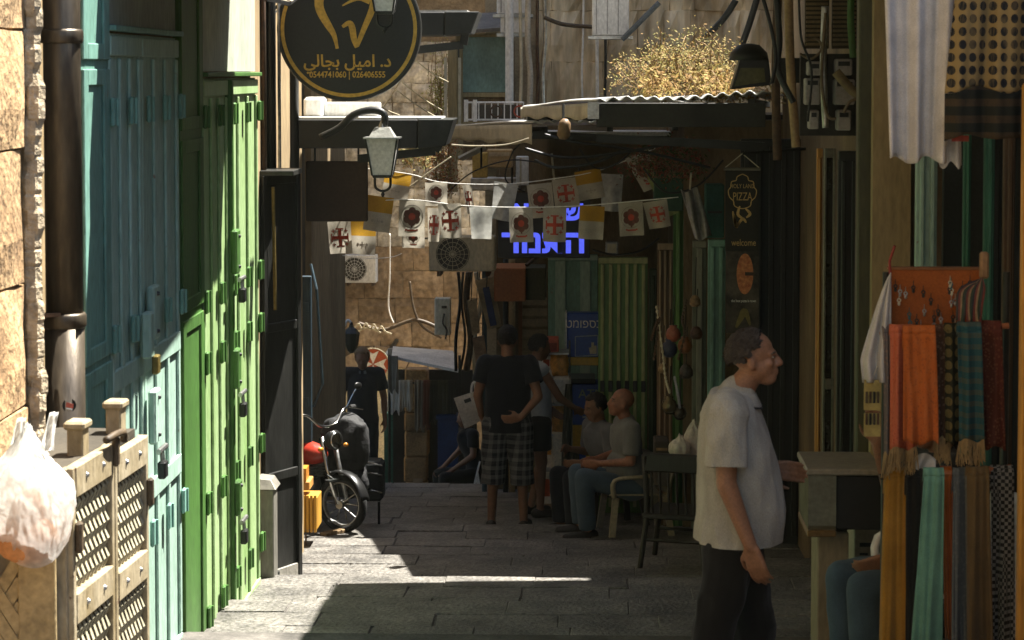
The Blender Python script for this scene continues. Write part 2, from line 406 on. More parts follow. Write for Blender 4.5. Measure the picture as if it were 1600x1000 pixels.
# ================================================================== building closing the bend
bb = thing('bend_building', 'tall weathered ochre stone building rising behind the tin awning at the bend', 'building', (1, 27, -5))
MB().box((-1.25, 27.0, -7), (6, 31, 16)).obj('wall', mat('ochre_joint', (.46, .34, .19), var=.4, scale=2), bb)
o = P(838, 262, 27)
stones(bb, OCHRE, (o.x, 27.0, o.z), (1, 0, 0), (0, 0, 1), (0, -1, 0), 2.95, 2.75, .62, (.20, .42), dep=.06, rough=.022, gap=.004)
# ================================================================== far wall across the end
fw = thing('far_stone_wall', 'grey and brown block wall closing the far end of the alley, air conditioner mounted on it', 'wall', (-3, 36, -6))
MB().box((-9, 36, -8), (-1.25, 37, 14)).obj('wall_core', MORTAR, fw)
a0 = P(478, 548, 36)
def skipf(x, z):                                 # leave the pale arch free
    X = a0.x+x; Z = a0.z+z; c = P(600, 640, 36)
    return (X-c.x)**2+(Z-c.z)**2 < .92**2
STONEB = mat('brown_limestone', (.42, .31, .19), rough=.93, var=.5, scale=.9, bump=.6, bscale=14, col2=(.14, .09, .048), objvar=.25, fine=.2)
stones(fw, STONEB, (a0.x, 36, a0.z-1.2), (1, 0, 0), (0, 0, 1), (0, -1, 0), 3.25, 2.9, .42, (.5, .8), dep=.05, rough=.02, skip=lambda x, z: skipf(x, z-1.2))
stones(fw, STONEG, (a0.x, 36, a0.z+1.7), (1, 0, 0), (0, 0, 1), (0, -1, 0), 3.25, 3.3, .33, (.3, .5), dep=.05, rough=.02)  # upper courses: grey stone made paler, sky light put into its colour
c = P(600, 650, 36)
for i in range(11):                              # ring of arch stones over the pale panel
    t0, t1 = math.pi*(i/11), math.pi*((i+.94)/11)
    poly = [(math.cos(t)*r, math.sin(t)*r) for t, r in ((t0, .86), (t1, .86), (t1, 1.16), (t0, 1.16))]
    MB().prism(poly, (c.x, 35.95, c.z), (1,0,0), (0,0,1), (0, -.09, 0)).obj('arch_stone', STONEB, fw, bev=.012)
poly = [(math.cos(math.pi*i/16)*.85, math.sin(math.pi*i/16)*.85) for i in range(17)]+[(-.85, -2.5), (.85, -2.5)]
MB().prism(poly, (c.x, 35.99, c.z), (1,0,0), (0,0,1), (0, -.03, 0)).obj('arch_panel', mat('sunlit_cream_plaster', (.78, .66, .40), var=.25, scale=2, bump=.2), fw)  # cream made paler to stand in for the sunlit wall beyond the arch
# left neighbour of the far wall, past the corner
nb = thing('corner_house', 'dim plastered house past the corner where the left side of the alley ends', 'house', (-7, 30, -6))
MB().box((-9, 27.5, -8), (-4.35, 35.9, 4.5)).obj('wall', PLAST, nb)
# ================================================================== shade cloths added out of view to shape the sun patch and block sky
ZC = 2.62
def up(X, Y, z=ZC):
    g = gz(Y)+.03; return (X+(z-g)*SUN.x/SUN.z, Y+(z-g)*SUN.y/SUN.z, z)
CANV = cloth('canvas', (.30, .26, .19), trans=0.0)
e0 = up(-1.64, 14.2)
near = MB().prism([(e0[0], 8.6), (2.19, 8.6), (2.19, up(-.1, 14.36)[1]), up(-.1, 14.38)[:2], (e0[0], up(0, 14.2)[1])], (0, 0, ZC), (1,0,0), (0,1,0), (0, 0, .03))
t1 = thing('added_shade_canvas', 'added tan canvas out of view, shading the street by the near shop fronts', 'canopy', (2.2, 10, 2.56))
near.obj('canvas', CANV, t1)
for yy in (8.7, 11, 13, 15.2): MB().bar((e0[0]+.02, yy, ZC+.05), (2.19, yy, ZC+.05), .04, .04).obj('pole', RUST, t1)
t2 = thing('added_shade_canvas', 'added tan canvas out of view, blocking sky over the farther shop fronts', 'canopy', (2.2, 20, 2.6))
poly = [(1.5, 17.2), (3.4, 17.2), (3.4, 21.5), (1.5, 21.5)]
MB().prism(poly, (0, 0, ZC), (1,0,0), (0,1,0), (0, 0, .03)).obj('canvas', CANV, t2)
for yy in (17.6, 19.5, 21.2): MB().bar((1.55, yy, ZC+.05), (3.39, yy, ZC+.05), .04, .04).obj('pole', RUST, t2)
for yy in (17.4, 18.6): MB().bar((1.8, yy, 2.5), (1.8, yy, ZC+.05), .04, .04).obj('post', RUST, t2)
# awning over the painted shutters, above the frame: shades their upper halves
aw = thing('door_awning', 'canvas awning fixed on the stone wall above the painted shutters', 'awning', (LW, 9.5, 2.5))
def wallup(y, z, X): d = X-LW; return (X, y+d*SUN.y/SUN.x, z+d*SUN.z/SUN.x)
A = [wallup(*PX(165, 700, LW).yz, -1.4), wallup(*PX(281, 540, LW).yz, -1.4), wallup(*PX(334, 455, LW).yz, -1.4)]
A = [V(a) for a in A]; dA = (A[1]-A[0])
A0 = V((A[0].x, 9.75, A[0].z))
front = [A0, A[0], A[1], A[2]]
mb = MB(); n = len(front)
back = [V((LW, p.y, p.z+.30)) for p in front]
mb.add(front+back, [(i, i+1, n+i+1, n+i) for i in range(n-1)]); mb.obj('canvas', CANV, aw, solid=.02)
for i, p in enumerate(front): MB().bar(p, back[i], .03, .03).obj('rib', RUST, aw)
# ================================================================== drain pipe
def wy(x): return PX(x, 400, LW+.045).y               # distance of a photo column on the left wall plane
dp = thing('drain_pipe', 'brown metal drain pipe with brackets between the rough stones and the teal shutter', 'pipe', (LW+.1, 8.73, -1.1))
PIPE = mat('pipe_metal', (.10, .08, .055), rough=.38, metal=.55, var=.5, scale=5, streak=4, col2=(.045, .035, .025), bump=.08)
px_, py_ = LW+.095, 8.73
MB().tube([(px_, py_, -1.25), (px_, py_, .62)], .078, 24).obj('pipe_section', PIPE, dp, smooth=True)
MB().tube([(px_, py_, .60), (px_, py_, 2.6)], .073, 24).obj('pipe_section', PIPE, dp, smooth=True)
MB().lathe([(.080, 0), (.086, .01), (.086, .05), (.080, .06)], (px_, py_, .60), n=24).obj('collar', PIPE, dp, smooth=True)
MB().lathe([(.080, 0), (.084, .01), (.084, .045), (.079, .055)], (px_, py_, 1.72), n=24).obj('collar', PIPE, dp, smooth=True)
MB().bar((LW, 8.60, .66), (px_, 8.66, .66), .02, .015).obj('bracket', RUST, dp)
MB().bar((px_, 8.79, .665), (LW, 8.85, .665), .02, .015).obj('bracket', RUST, dp)
cc = V((px_+.02, py_-.076, -.33+.12))
q = P(105, 634, 8.65)
stk = thing('round_sticker', 'small round black sticker with red and white print on the drain pipe', 'sticker', (px_+.015, 8.655, q.z))
MB().lathe([(.027, 0), (.027, .004)], (px_+.03, 8.664, q.z), (.38, -.92, 0), 24).obj('disc', BLACKP, stk)
MB().prism([(-.014,-.005),(.014,-.012),(.016,.004),(-.012,.014)], (px_+.032, 8.6585, q.z), (.92,.38,0), (0,0,1), (.0011,-.0027,0)).obj('print', mat('red_print', (.5, .12, .08), bump=0), stk)
MB().prism([(-.013,-.009),(.012,-.014),(.012,-.009),(-.013,-.004)], (px_+.033, 8.657, q.z-.004), (.92,.38,0), (0,0,1), (.001,-.0025,0)).obj('print', WHT, stk)
# pipe-side trim strip
MB().box((LW, 8.86, -1.3), (LW+.05, 8.93, 2.6)).obj('trim_strip', mat('brown_trim', (.22, .13, .06), var=.4, scale=5, streak=3), lb)
# ================================================================== ribbed metal shutters
def shutter(label, fx0, x0, xm, x1, ztop, zbot, MF, ML, MP, nrib, hinge_rows, panel_rows, rails, lean=0.0, rib=.052):
    """fx0..x0 fixed jamb panel, x0..xm and xm..x1 two ribbed leaves (photo columns on the wall plane)."""
    ya, y0, ym, y1 = wy(fx0), wy(x0), wy(xm), wy(x1)
    t = thing('metal_shutter', label, 'shutter', (LW+.05, (y0+y1)/2, zbot), group=None)
    b = MB().box((LW, ya+.012, zbot), (LW+.035, y0-.004, 3.2)).obj('jamb_panel', MF, t)
    for z0, z1 in panel_rows:                    # raised border strips leave sunken fields
        for (p0, p1) in (((LW+.035, ya+.012, z0), (LW+.048, ya+.10, z1)), ((LW+.035, y0-.12, z0), (LW+.048, y0-.004, z1)), ((LW+.035, ya+.10, z1-.07), (LW+.0475, y0-.12, z1)), ((LW+.035, ya+.10, z0), (LW+.0475, y0-.12, z0+.07))):
            MB().box(p0, p1).obj('border', MF, b, bev=.004)
    MB().box((LW, y0, ztop+.03), (LW+.03, y1, 3.2)).obj('top_panel', MP, t)
    MB().box((LW, y0, ztop), (LW+.075, y1, ztop+.025)).obj('lintel_strip', MF, t, bev=.004)
    for a, bb_ in ((y0, ym), (ym, y1)):
        lf = MB().box((LW, a+.006, zbot), (LW+.03, bb_-.006, ztop-.01)).obj('leaf', ML, t)
        n = nrib
        for i in range(n+1):
            yy = a+.03+(bb_-a-.06)*i/n
            MB().box((LW+.03, yy-rib/2, zbot+.09), (LW+.046, yy+rib/2, ztop-.12)).obj('rib', ML, lf, bev=.006)
        for z in rails: MB().box((LW+.03, a+.012, z-.05), (LW+.049, bb_-.012, z+.05)).obj('rail', ML, lf, bev=.005)
        for z in (zbot+.045, ztop-.065): MB().box((LW+.03, a+.010, z-.045), (LW+.050, bb_-.010, z+.045)).obj('rail', ML, lf, bev=.005)
    for z in hinge_rows:
        ks = 4
        for i in range(ks+1):
            yy = y0+.01+(y1-y0-.02)*i/ks
            h = MB().box((LW+.047, yy-.032, z-.065), (LW+.068, yy+.032, z+.065)).obj('hinge', MF, t, bev=.008)
            MB().tube([(LW+.070, yy+.028, z-.06), (LW+.070, yy+.028, z+.06)], .009, 8).obj('pin', MF, h)
    return t, (ya, y0, ym, y1)
zt, zb = 1.79, -1.40
teal, ty = shutter('teal ribbed metal shop shutter with two padlocks next to the drain pipe', 132, 174, 224, 281, zt, zb, TEALD, TEAL, mat('grey_teal_panel', (.27, .30, .27), rough=.6, var=.2, scale=2, streak=4),
     3, [1.43, .42, -.62], [(-1.35, .33), (.36, 1.62), (1.66, 2.6)], [.22, -.42])
grn, gy = shutter('green ribbed metal shop shutter with bolts and padlocks next to the teal one', 285, 319, 358, 404, 1.58, -1.74, GRND, GRN, GREYG,
     3, [1.36, .34, .0, -.78, -1.42], [(-1.7, .30), (.34, 1.25), (1.30, 2.6)], [])
def lockset(parent, y, z, MFm, big=1.0, bolt=True):
    p = MB().box((LW+.062, y-.07*big, z), (LW+.10, y+.07*big, z+.26*big)).obj('lock_box', MFm, parent, bev=.01)
    for dz in (.04, .22): MB().lathe([(.012, 0), (.008, .012)], (LW+.10, y, z+dz*big), (1, 0, 0), 8).obj('bolt', BLACKP, p)
    if bolt:
        MB().tube([(LW+.115, y-.09, z-.03), (LW+.115, y+.10, z-.03)], .014, 8).obj('slide_bolt', STEEL, p)
        q = MB().tube([(LW+.115, y-.03, z-.04), (LW+.12, y-.035, z-.09), (LW+.12, y+.02, z-.09), (LW+.115, y+.02, z-.04)], .007, 6).obj('padlock_shackle', STEEL, p)
        MB().box((LW+.10, y-.045, z-.17), (LW+.14, y+.03, z-.085)).obj('padlock_body', BLACKP, p, bev=.008)
lockset(teal, ty[2]+.05, .33, TEAL, bolt=False); lockset(teal, ty[2]+.06, -.17, TEAL, 1.0)
MB().box((LW+.062, ty[2]-.16, .26), (LW+.11, ty[2]-.07, .48)).obj('lock_box', TEAL, teal, bev=.01)
MB().box((LW+.10, ty[2]-.10, .18), (LW+.13, ty[2]-.03, .27)).obj('padlock_body', mat('brass', (.25, .19, .06), metal=.6, rough=.4), teal, bev=.006)
lockset(grn, gy[2]+.02, .42, GRND, 1.0); lockset(grn, gy[2]+.03, -.26, GRND, .9); lockset(grn, gy[2]+.04, -1.02, GRND, .8)
MB().box((LW+.03, gy[2]-.03, -1.7), (LW+.075, gy[2]+.02, 1.56)).obj('centre_bar', GRND, grn, bev=.006)
# pale sunlit threshold
MB().box((LW, gy[1], -1.80), (LW+.12, gy[3]+.02, -1.745)).obj('threshold', mat('threshold', (.5, .46, .36), rough=.8), grn, bev=.01)
# ================================================================== khaki cabinet with woven mesh doors
kc = thing('metal_cabinet', 'khaki metal cabinet with woven mesh doors standing before the teal shutter', 'cabinet', (-1.9, 8.2, gz(8)))
def cab(u, v, z):                                # u along the front, v inwards, z up: front leans out towards the street
    a = V((-1.80, 7.62, 0)); b = V((-1.735, 8.62, 0)); d = (b-a).normalized(); nn = V((-d.y, d.x, 0))
    p = a+d*u+nn*v; return V((p.x, p.y, z))
LC = (V((-1.735, 8.62, 0))-V((-1.80, 7.62, 0))).length
def cbox(u0, u1, v0, v1, z0, z1):
    return MB().add([cab(u, v, z) for z in (z0, z1) for u, v in ((u0,v0),(u1,v0),(u1,v1),(u0,v1))], [(0,3,2,1),(4,5,6,7),(0,1,5,4),(1,2,6,5),(2,3,7,6),(3,0,4,7)])
zb, zt = gz(8.2)+.05, .24
cbox(.01, LC-.01, .03, .34, zb, zt-.02).obj('body', mat('cabinet_inside', (.05, .04, .025), var=.3), kc)
cbox(-.012, .01, .0, .36, zb, zt).obj('side_panel', KHAKI, kc, bev=.004)
leafs = [(.0, LC*.52), (LC*.53, LC)]
for li, (u0, u1) in enumerate(leafs):
    lf = MB()
    top = zt-.045*li
    for (a, b, c_, d) in ((u0, u0+.035, zb, top), (u1-.035, u1, zb, top)): lf.add(*[(m.v, m.f) for m in [cbox(a, b, -.02, .02, c_, d)]][0])
    o = lf.obj('door_frame', KHAKI, kc, bev=.003)
    zr = [top, top-.50, top-1.0]
    for k, z in enumerate(zr):
        r = cbox(u0+.03, u1-.03, -.024, .016, z-.11 if k == 0 else z-.055, z if k == 0 else z+.055).obj('cross_rail', KHAKI, kc, bev=.004)
        for uu in (.3, .7): MB().lathe([(.012, 0), (.006, .008)], cab(u0+(u1-u0)*uu, -.024, z-.05 if k == 0 else z), cab(0, -1, 0)-cab(0, 0, 0), 8).obj('rivet', STEEL, r)
    # woven strips: one slanted slat after another in each field
    for k in range(2):
        z1, z0 = (zr[k]-.11 if k == 0 else zr[k]-.055), zr[k+1]+.055
        pan = cbox(u0+.03, u1-.03, .012, .016, z0, z1).obj('mesh_field', BROWNP, kc)
        rows = 5; cols = 9; uw = (u1-u0-.07)
        mw = MB()
        for r in range(rows):
            za = z0+(z1-z0)*(r+.02)/rows; zc_ = z0+(z1-z0)*(r+1.16)/rows
            for cidx in range(cols):
                ua = u0+.035+uw*cidx/cols; w_ = uw/cols
                p = [cab(ua+.18*w_, .006, za), cab(ua+.60*w_, .006, za), cab(ua+.88*w_, -.010, (za+zc_)/2), cab(ua+.86*w_, .006, min(zc_, z1)), cab(ua+.50*w_, .006, min(zc_, z1)), cab(ua+.40*w_, -.010, (za+zc_)/2)]
                mw.add(p, [(0, 1, 2, 5), (5, 2, 3, 4)])
        mw.obj('woven_strip', mat('khaki_mesh', (.44, .40, .27), rough=.5, var=.25, scale=8), pan, solid=.004, kind='stuff')
for u, z in ((.03, zt-.20), (LC-.02, zt-.22), (LC*.50, zt+.02)):
    MB().add(*[(m.v, m.f) for m in [cbox(u-.018, u+.018, -.045, -.02, z-.10, z+.01)]][0]).obj('hinge', BROWNP, kc, bev=.008)
for u in (.40, LC-.10):                          # posts standing up behind the doors
    p = cbox(u-.04, u+.04, .05, .11, zt-.1, zt+.08).obj('post', KHAKI, kc, bev=.006)
    cbox(u-.055, u+.055, .04, .12, zt+.075, zt+.105).obj('cap', KHAKI, p, bev=.008)
mb = MB().tube(curve([cab(.38, -.03, zt+.035), cab(.46, -.045, zt+.045), cab(.56, -.045, zt+.035), cab(.58, -.04, zt-.0)], 12), .014, 8); mb.obj('latch', BROWNP, kc, smooth=True)
# lattice board leaning at its near side
lt = thing('lattice_board', 'tan lattice board with diamond holes leaning at the khaki cabinet', 'lattice', (-1.98, 7.55, gz(7.5)))
LATM = mat('tan_board', (.42, .31, .15), rough=.7, var=.25, scale=5)
x0, x1, Yl = -2.14, -1.83, 7.56
fr = MB().box((x1-.13, Yl, -.86), (x1, Yl+.02, .12)).obj('stile', LATM, lt, bev=.004)
MB().box((x0, Yl+.0005, -.02), (x1-.13, Yl+.0195, .12)).obj('top_rail', LATM, lt, bev=.004)
for i in range(12):
    for sgn in (-1, 1):
        c0 = -.95+i*.085
        a, b = (x0, c0), (x1-.12, c0+sgn*.30)
        if min(a[1], b[1]) < -.9 or max(a[1], b[1]) > .02: continue
        MB().bar((a[0], Yl+.006+.008*(sgn > 0), a[1]), (b[0], Yl+.006+.008*(sgn > 0), b[1]), .008, .042).obj('slat', LATM, lt)
# plastic bag tied to the board
bg_ = thing('plastic_bag', 'translucent white plastic bag with orange contents hung on the khaki cabinet', 'bag', (-1.93, 7.45, -.2))
BAGM = mat('thin_plastic', (.85, .85, .82), rough=.28, var=.06, bump=0, trans=.6, spec=.8, alpha=.42)
ce = P(45, 782, 7.42)
bm = bmesh.new(); bmesh.ops.create_icosphere(bm, subdivisions=6, radius=1)
for v in bm.verts:
    d = v.co.normalized(); z = d.z; az = math.atan2(d.y, d.x)
    wdt = 1 if z < .25 else max(.25, 1-(z-.25)*1.15)
    q1 = V((math.cos(az)*1.8, math.sin(az)*1.8, z*1.1))
    rid = (1-2*abs(noise.noise(q1*1.7+V((3, 1, 2)))))*.5+(1-2*abs(noise.noise(q1*4.1+V((1, 7, 2)))))*.25+(1-2*abs(noise.noise(q1*9+V((4, 4, 2)))))*.12
    f = .92+.26*rid*(.5+.5*(z+1)/2)
    v.co = V((d.x*.150*wdt*f-.015*z+.03*max(0, z-.5), d.y*.09*wdt*f, z*.235*(1+.16*rid*max(0, z))+.005))
me = bpy.data.meshes.new('bag_skin'); bm.to_mesh(me); bm.free(); me.materials.append(BAGM)
me.polygons.foreach_set('use_smooth', [True]*len(me.polygons))
o = bpy.data.objects.new('bag_skin', me); C.objects.link(o); o.parent = bg_; o.location = ce-V((-1.93, 7.45, -.2))
INV[bg_] = Matrix.Translation(V((1.93, -7.45, .2)))
for sx, sh in ((-.05, .0), (.06, .02)): MB().sheet(lambda u, v: ce+V((sx+.05*(u-.5)*(1-.5*v)+.03*v, .012*math.sin(u*9+v*4), .15+sh+.13*v)), 6, 8).obj('tied_ear', BAGM, bg_, smooth=True, solid=.002, fix=False)
MB().ell(ce+V((-.01, .0, -.13)), (.115, .07, .085)).ell(ce+V((.0, .0, -.03)), (.06, .05, .07)).obj('contents', mat('orange_goods', (.62, .26, .09), rough=.6, var=.25, scale=12), bg_, smooth=True)
# ================================================================== grey cabinet, dark open door
gc = thing('utility_cabinet', 'narrow grey metal utility cabinet at the end of the green shutter', 'cabinet', (-2.03, 14.55, sz(14.5)))
GREYM = mat('grey_metal', (.20, .19, .16), rough=.5, metal=.2, var=.25, scale=4, streak=3)
x0, x1 = LW, P(430, 800, 14.4).x
ztop = P(415, 765, 14.4).z
MB().box((x0, 14.4, sz(14.5)), (x1-.01, 14.58, ztop)).obj('body', GREYM, gc, bev=.006)
MB().add([(x0, 14.38, ztop), (x1+.01, 14.38, ztop), (x1+.01, 14.6, ztop), (x0, 14.6, ztop), (x0, 14.42, ztop+.07), (x1-.03, 14.42, ztop+.06), (x1-.03, 14.6, ztop+.06), (x0, 14.6, ztop+.07)], [(0,3,2,1),(4,5,6,7),(0,1,5,4),(1,2,6,5),(2,3,7,6),(3,0,4,7)]).obj('lid', GREYM, gc, bev=.004)
dd = thing('iron_door', 'dark iron door leaf standing open beside the grey utility cabinet', 'door', (-2.0, 14.9, sz(15)))
h0, h1 = V((LW+.0, 14.62, 0)), V((P(465, 600, 15.0).x, 15.0, 0))
def dleaf(u0, u1, w0, w1, z0, z1):
    d = (h1-h0); nn = V((d.y, -d.x, 0)).normalized()
    return MB().add([h0+d*u+nn*q+V((0, 0, z)) for z in (z0, z1) for u, q in ((u0,w0),(u1,w0),(u1,w1),(u0,w1))], [(0,3,2,1),(4,5,6,7),(0,1,5,4),(1,2,6,5),(2,3,7,6),(3,0,4,7)])
zd0, zd1 = sz(14.9)+.02, P(440, 272, 14.9).z
IRON = mat('dark_iron', (.035, .035, .032), rough=.42, metal=.35, var=.4, scale=4, streak=4, bump=.06)
MBd = dleaf(0, 1, -.015, .015, zd0, zd1).obj('leaf', IRON, dd)
for u0, u1 in ((0, .10), (.90, 1.0)): dleaf(u0, u1, .015, .035, zd0, zd1).obj('stile', IRON, dd, bev=.004)
for y in (272, 500, 730): 
    z = P(440, y, 14.9).z; dleaf(.10, .90, .015, .032, z-.06, z).obj('rail', IRON, dd, bev=.004)
dleaf(.10, .90, .015, .030, zd0, zd0+.1).obj('rail', mat('worn_sill', (.35, .33, .28), rough=.6, var=.3), dd, bev=.004)
dleaf(.12, .34, .03, .045, P(0, 905, 14.9).z, P(0, 880, 14.9).z).obj('handle', BLACKP, dd, bev=.003)
MB().tube([h0+(h1-h0)*.32+V((.02, -.07, P(0, 290, 14.8).z)), h0+(h1-h0)*.36+V((.02, -.07, P(0, 480, 14.8).z))], .012, 8).obj('bolt_rod', mat('brass_rod', (.25, .18, .06), metal=.5, rough=.4), dd)
MB().box((LW, 14.62, zd1+.0), (h1.x+.03, 15.05, zd1+.035)).obj('head_rail', IRON, dd, bev=.004)
MB().box((h1.x-.01, 15.02, zd0), (h1.x+.01, 15.05, zd1)).obj('edge_strip', STEEL, dd)
# dark upright pipes and post beside the round sign
for i, (px, Y, r, m) in enumerate(((412, 14.7, .018, RUST), (424, 15.0, .035, BLACKP), (437, 15.3, .012, STEEL), (457, 16.2, .05, BLACKP))):
    b = P(px, 262, Y); tp = tag(MB().tube([(b.x, Y, b.z-.05), (b.x, Y, 3.0)], r, 10).obj('wall_pipe', m, None, smooth=True),
      ['thin rusty pipe running up beside the green shutter top', 'thick black pipe running up beside the round sign', 'thin bright steel rod running up behind the round sign', 'wide black post behind the edge of the round sign'][i], 'pipe', 'upright pipes by the round sign')
# ================================================================== blue doors further along
bd = thing('blue_door', 'blue wooden door leaf standing open beyond the dark iron door', 'door', (-2.55, 18.6, sz(18.6)))
BLUED = mat('blue_paint', (.018, .04, .055), rough=.5, var=.3, streak=4)
a, b = P(468, 700, 18.6), P(487, 700, 18.6)
MB().box((a.x-.25, 18.6, sz(18.6)+.01), (b.x, 18.66, P(0, 430, 18.6).z)).obj('leaf', BLUED, bd, bev=.006)
for z in (-2.0, -1.2, -.4): MB().box((a.x-.22, 18.585, z), (b.x-.02, 18.6, z+.08)).obj('rail', BLUED, bd, bev=.004)
MB().tube([(b.x+.02, 18.6, -1.2), (b.x+.10, 18.55, -1.0), (b.x+.06, 18.5, -.2), (b.x+.0, 18.6, .0)], .012, 6).obj('cord', BLUED, bd)
# ================================================================== yellow crate and stand near the bike
yc = thing('wooden_crate', 'yellow slatted wooden crate on a thin iron stand beside the motorbike', 'crate', (-2.15, 17.0, sz(17)))
YEL = mat('yellow_wood', (.50, .26, .03), rough=.55, var=.2, scale=7, streak=5)
a, b = P(466, 832, 17.0), P(495, 774, 17.0)
for i in range(5): MB().box((a.x+(b.x-a.x)*i/5+.004, 17.0, a.z), (a.x+(b.x-a.x)*(i+1)/5-.004, 17.02, b.z)).obj('slat', YEL, yc, bev=.003)
MB().box((a.x, 17.02, a.z+.02), (b.x, 17.3, b.z-.02)).obj('box', YEL, yc, bev=.004)
MB().box((a.x, 17.025, b.z+.03), (b.x-.06, 17.28, b.z+.10)).obj('upper_box', ORWOOD, yc, bev=.006)
for x in (470, 478):
    q = P(x, 835, 17.05); MB().tube([(q.x, 17.05, q.z), (q.x, 17.05, sz(17)-.01)], .008, 6).obj('leg', RUST, yc)
q = P(474, 900, 17.05); MB().bar((q.x-.03, 17.05, q.z), (q.x+.13, 17.05, q.z), .03, .03).obj('foot_bar', WOOD, yc)
MB().box((a.x+.02, 17.03, b.z+.10), (a.x+.06, 17.2, b.z+.2)).box((a.x+.02, 17.03, b.z+.0), (a.x+.021, 17.2, b.z+.2)).obj('ornament', mat('amber', (.5, .2, .03), rough=.3), yc)
# ================================================================== round sign
rs = thing('round_sign', 'round black shop sign with gold ring, tooth emblem and Arabic lettering, jutting from the wall', 'sign', P(546, 162, 15.3))
c = P(545, 45, 15.3); R_ = M(112, 15.3)
MB().lathe([(R_, 0), (R_+.006, .01), (R_+.006, .08), (R_, .09)], (c.x, c.y+.09, c.z), (0, -1, 0), 64).obj('disc', mat('sign_black', (.016, .017, .016), rough=.4, var=.2, bump=.01), rs)
u, w_, F0 = V((1,0,0)), V((0,0,1)), V((c.x, c.y-.001, c.z))
MB().ring(F0, u, w_, (0, -.004, 0), R_*.905, R_*.955, 72).obj('ring', GOLD, rs)
def stroke(parent, name, pts, wd, Y, m, th=.004, n=20):     # tapering flat brush stroke through photo points
    pp = curve([P(x, y, Y) for x, y in pts], n); k = len(pp); L = []; R2 = []
    for i, p in enumerate(pp):
        d = (pp[min(i+1, k-1)]-pp[max(i-1, 0)]); d = V((d.x, 0, d.z)).normalized(); nn = V((-d.z, 0, d.x))
        t = i/(k-1); f = wd(t) if callable(wd) else wd
        L.append(V((p.x, Y, p.z))+nn*f/2); R2.append(V((p.x, Y, p.z))-nn*f/2)
    mb = MB(); tv = V((0, -th, 0))
    mb.add(L+R2+[q+tv for q in L]+[q+tv for q in R2], [(i, i+1, k+i+1, k+i) for i in range(k-1)]+[(2*k+i, 3*k+i, 3*k+i+1, 2*k+i+1) for i in range(k-1)]
        + [(i, 2*k+i, 2*k+i+1, i+1) for i in range(k-1)]+[(k+i, k+i+1, 3*k+i+1, 3*k+i) for i in range(k-1)])
    return mb.obj(name, m, parent)
YS = 15.298
stroke(rs, 'emblem_stroke', [(540, -38), (515, -22), (500, -4), (500, 15), (512, 38), (522, 55), (527, 76)], lambda t: M(5+9*math.sin(math.pi*min(1, .15+t*.9)), YS), YS, GOLD)
stroke(rs, 'emblem_stroke', [(535, 9), (548, 2), (562, -2), (578, 3)], lambda t: M(2+6*t, YS), YS, GOLD)
stroke(rs, 'emblem_stroke', [(540, -38), (562, -36), (578, -22), (584, -2), (581, 16), (570, 42), (558, 72)], lambda t: M(6+5*math.sin(math.pi*t), YS), YS, GOLD)
stroke(rs, 'emblem_stroke', [(535, 42), (545, 36), (550, 42), (553, 60), (558, 74)], lambda t: M(2+8*math.sin(math.pi*(.1+.7*t)), YS), YS-.0045, GOLD)
tp = P(543, 104, YS)
# Arabic name in joined letter forms, already in left-to-right drawing order
ar = '\ufef2\ufedf\ufe8e\ufea0\ufe91 \ufede\ufef4\ufee3\u0627 .\u062f'
text(ar, M(26, YS), 'lettering', GOLD, rs, (tp.x, YS-.001, tp.z), u, w_, ext=.002, squash=1.0, bold=M(.5, YS))
tp = P(543, 121, YS)
text('0544741060 | 026406555', M(13.5, YS), 'lettering', GOLD, rs, (tp.x, YS-.001, tp.z), u, w_, ext=.002, squash=.86, bold=M(.25, YS))
MB().tube([P(405, 70, 15.36)+V((-.2, 0, 0)), P(470, -20, 15.36)], .012, 6).obj('bracket', BLACKP, rs)
MB().tube([P(398, 60, 15.3), P(470, -30, 15.5)], .006, 6).obj('stay_wire', STEEL, rs)
# ================================================================== dark awning cassettes on the left
def cassette(label, x0, y0, x1, y1, Y, arm):
    t = thing('awning_cassette', label, 'awning', P(x0, y1, Y))
    a, b = RB(x0, y0, x1, y1, Y, .5)
    MB().box(a, (b[0]-.22, b[1], b[2])).obj('housing', BLACKP, t, bev=.01)
    MB().prism([(0, 0), (.20, .02), (.26, b[2]-a[2]), (0, b[2]-a[2])], (b[0]-.218, Y-.02, a[2]), (1,0,0), (0,0,1), (0, .54, 0)).obj('end_cap', MET_DK, t, bev=.006)
    MB().box((a[0], Y+.02, b[2]), (b[0]-.05, b[1], b[2]+.012)).obj('top_sheet', mat('bright_sheet', (.75, .75, .72), rough=.35, metal=.2, var=.1), t)
    q = [P(*p, Y+.1) for p in arm]
    MB().bar(q[0], q[1], .05, .06).obj('arm', MET_DK, t); MB().bar(q[1], q[2], .05, .06).obj('arm', MET_DK, t)
    return t
cassette('black awning cassette on the left wall above the brown board', 462, 186, 700, 232, 16.2, [(690, 218), (680, 236), (560, 248)])
cassette('upper black awning cassette reaching out behind the round sign', 560, 18, 740, 56, 17.0, [(728, 48), (724, 70), (560, 88)])
MB_ = thing('brown_board', 'dark brown signboard hung under the lower awning cassette', 'sign', P(528, 345, 16.5))
MB().box(*RB(478, 252, 574, 346, 16.5, .05)).obj('board', mat('brown_board', (.035, .02, .012), rough=.7, var=.3), MB_, bev=.008)
for x in (492, 560): MB().tube([P(x, 254, 16.52), P(x, 228, 16.52)], .008, 6).obj('hanger', BLACKP, MB_)
wtk = thing('white_tank', 'white plastic box in full sun on top of the lower awning cassette', 'box', P(520, 186, 16.5))
MB().box(*RB(474, 152, 505, 184, 16.5, .25)).obj('tank', WHITEP, wtk, bev=.02); MB().box(*RB(506, 160, 592, 184, 16.55, .2)).obj('panel', WHITEP, wtk, bev=.01)
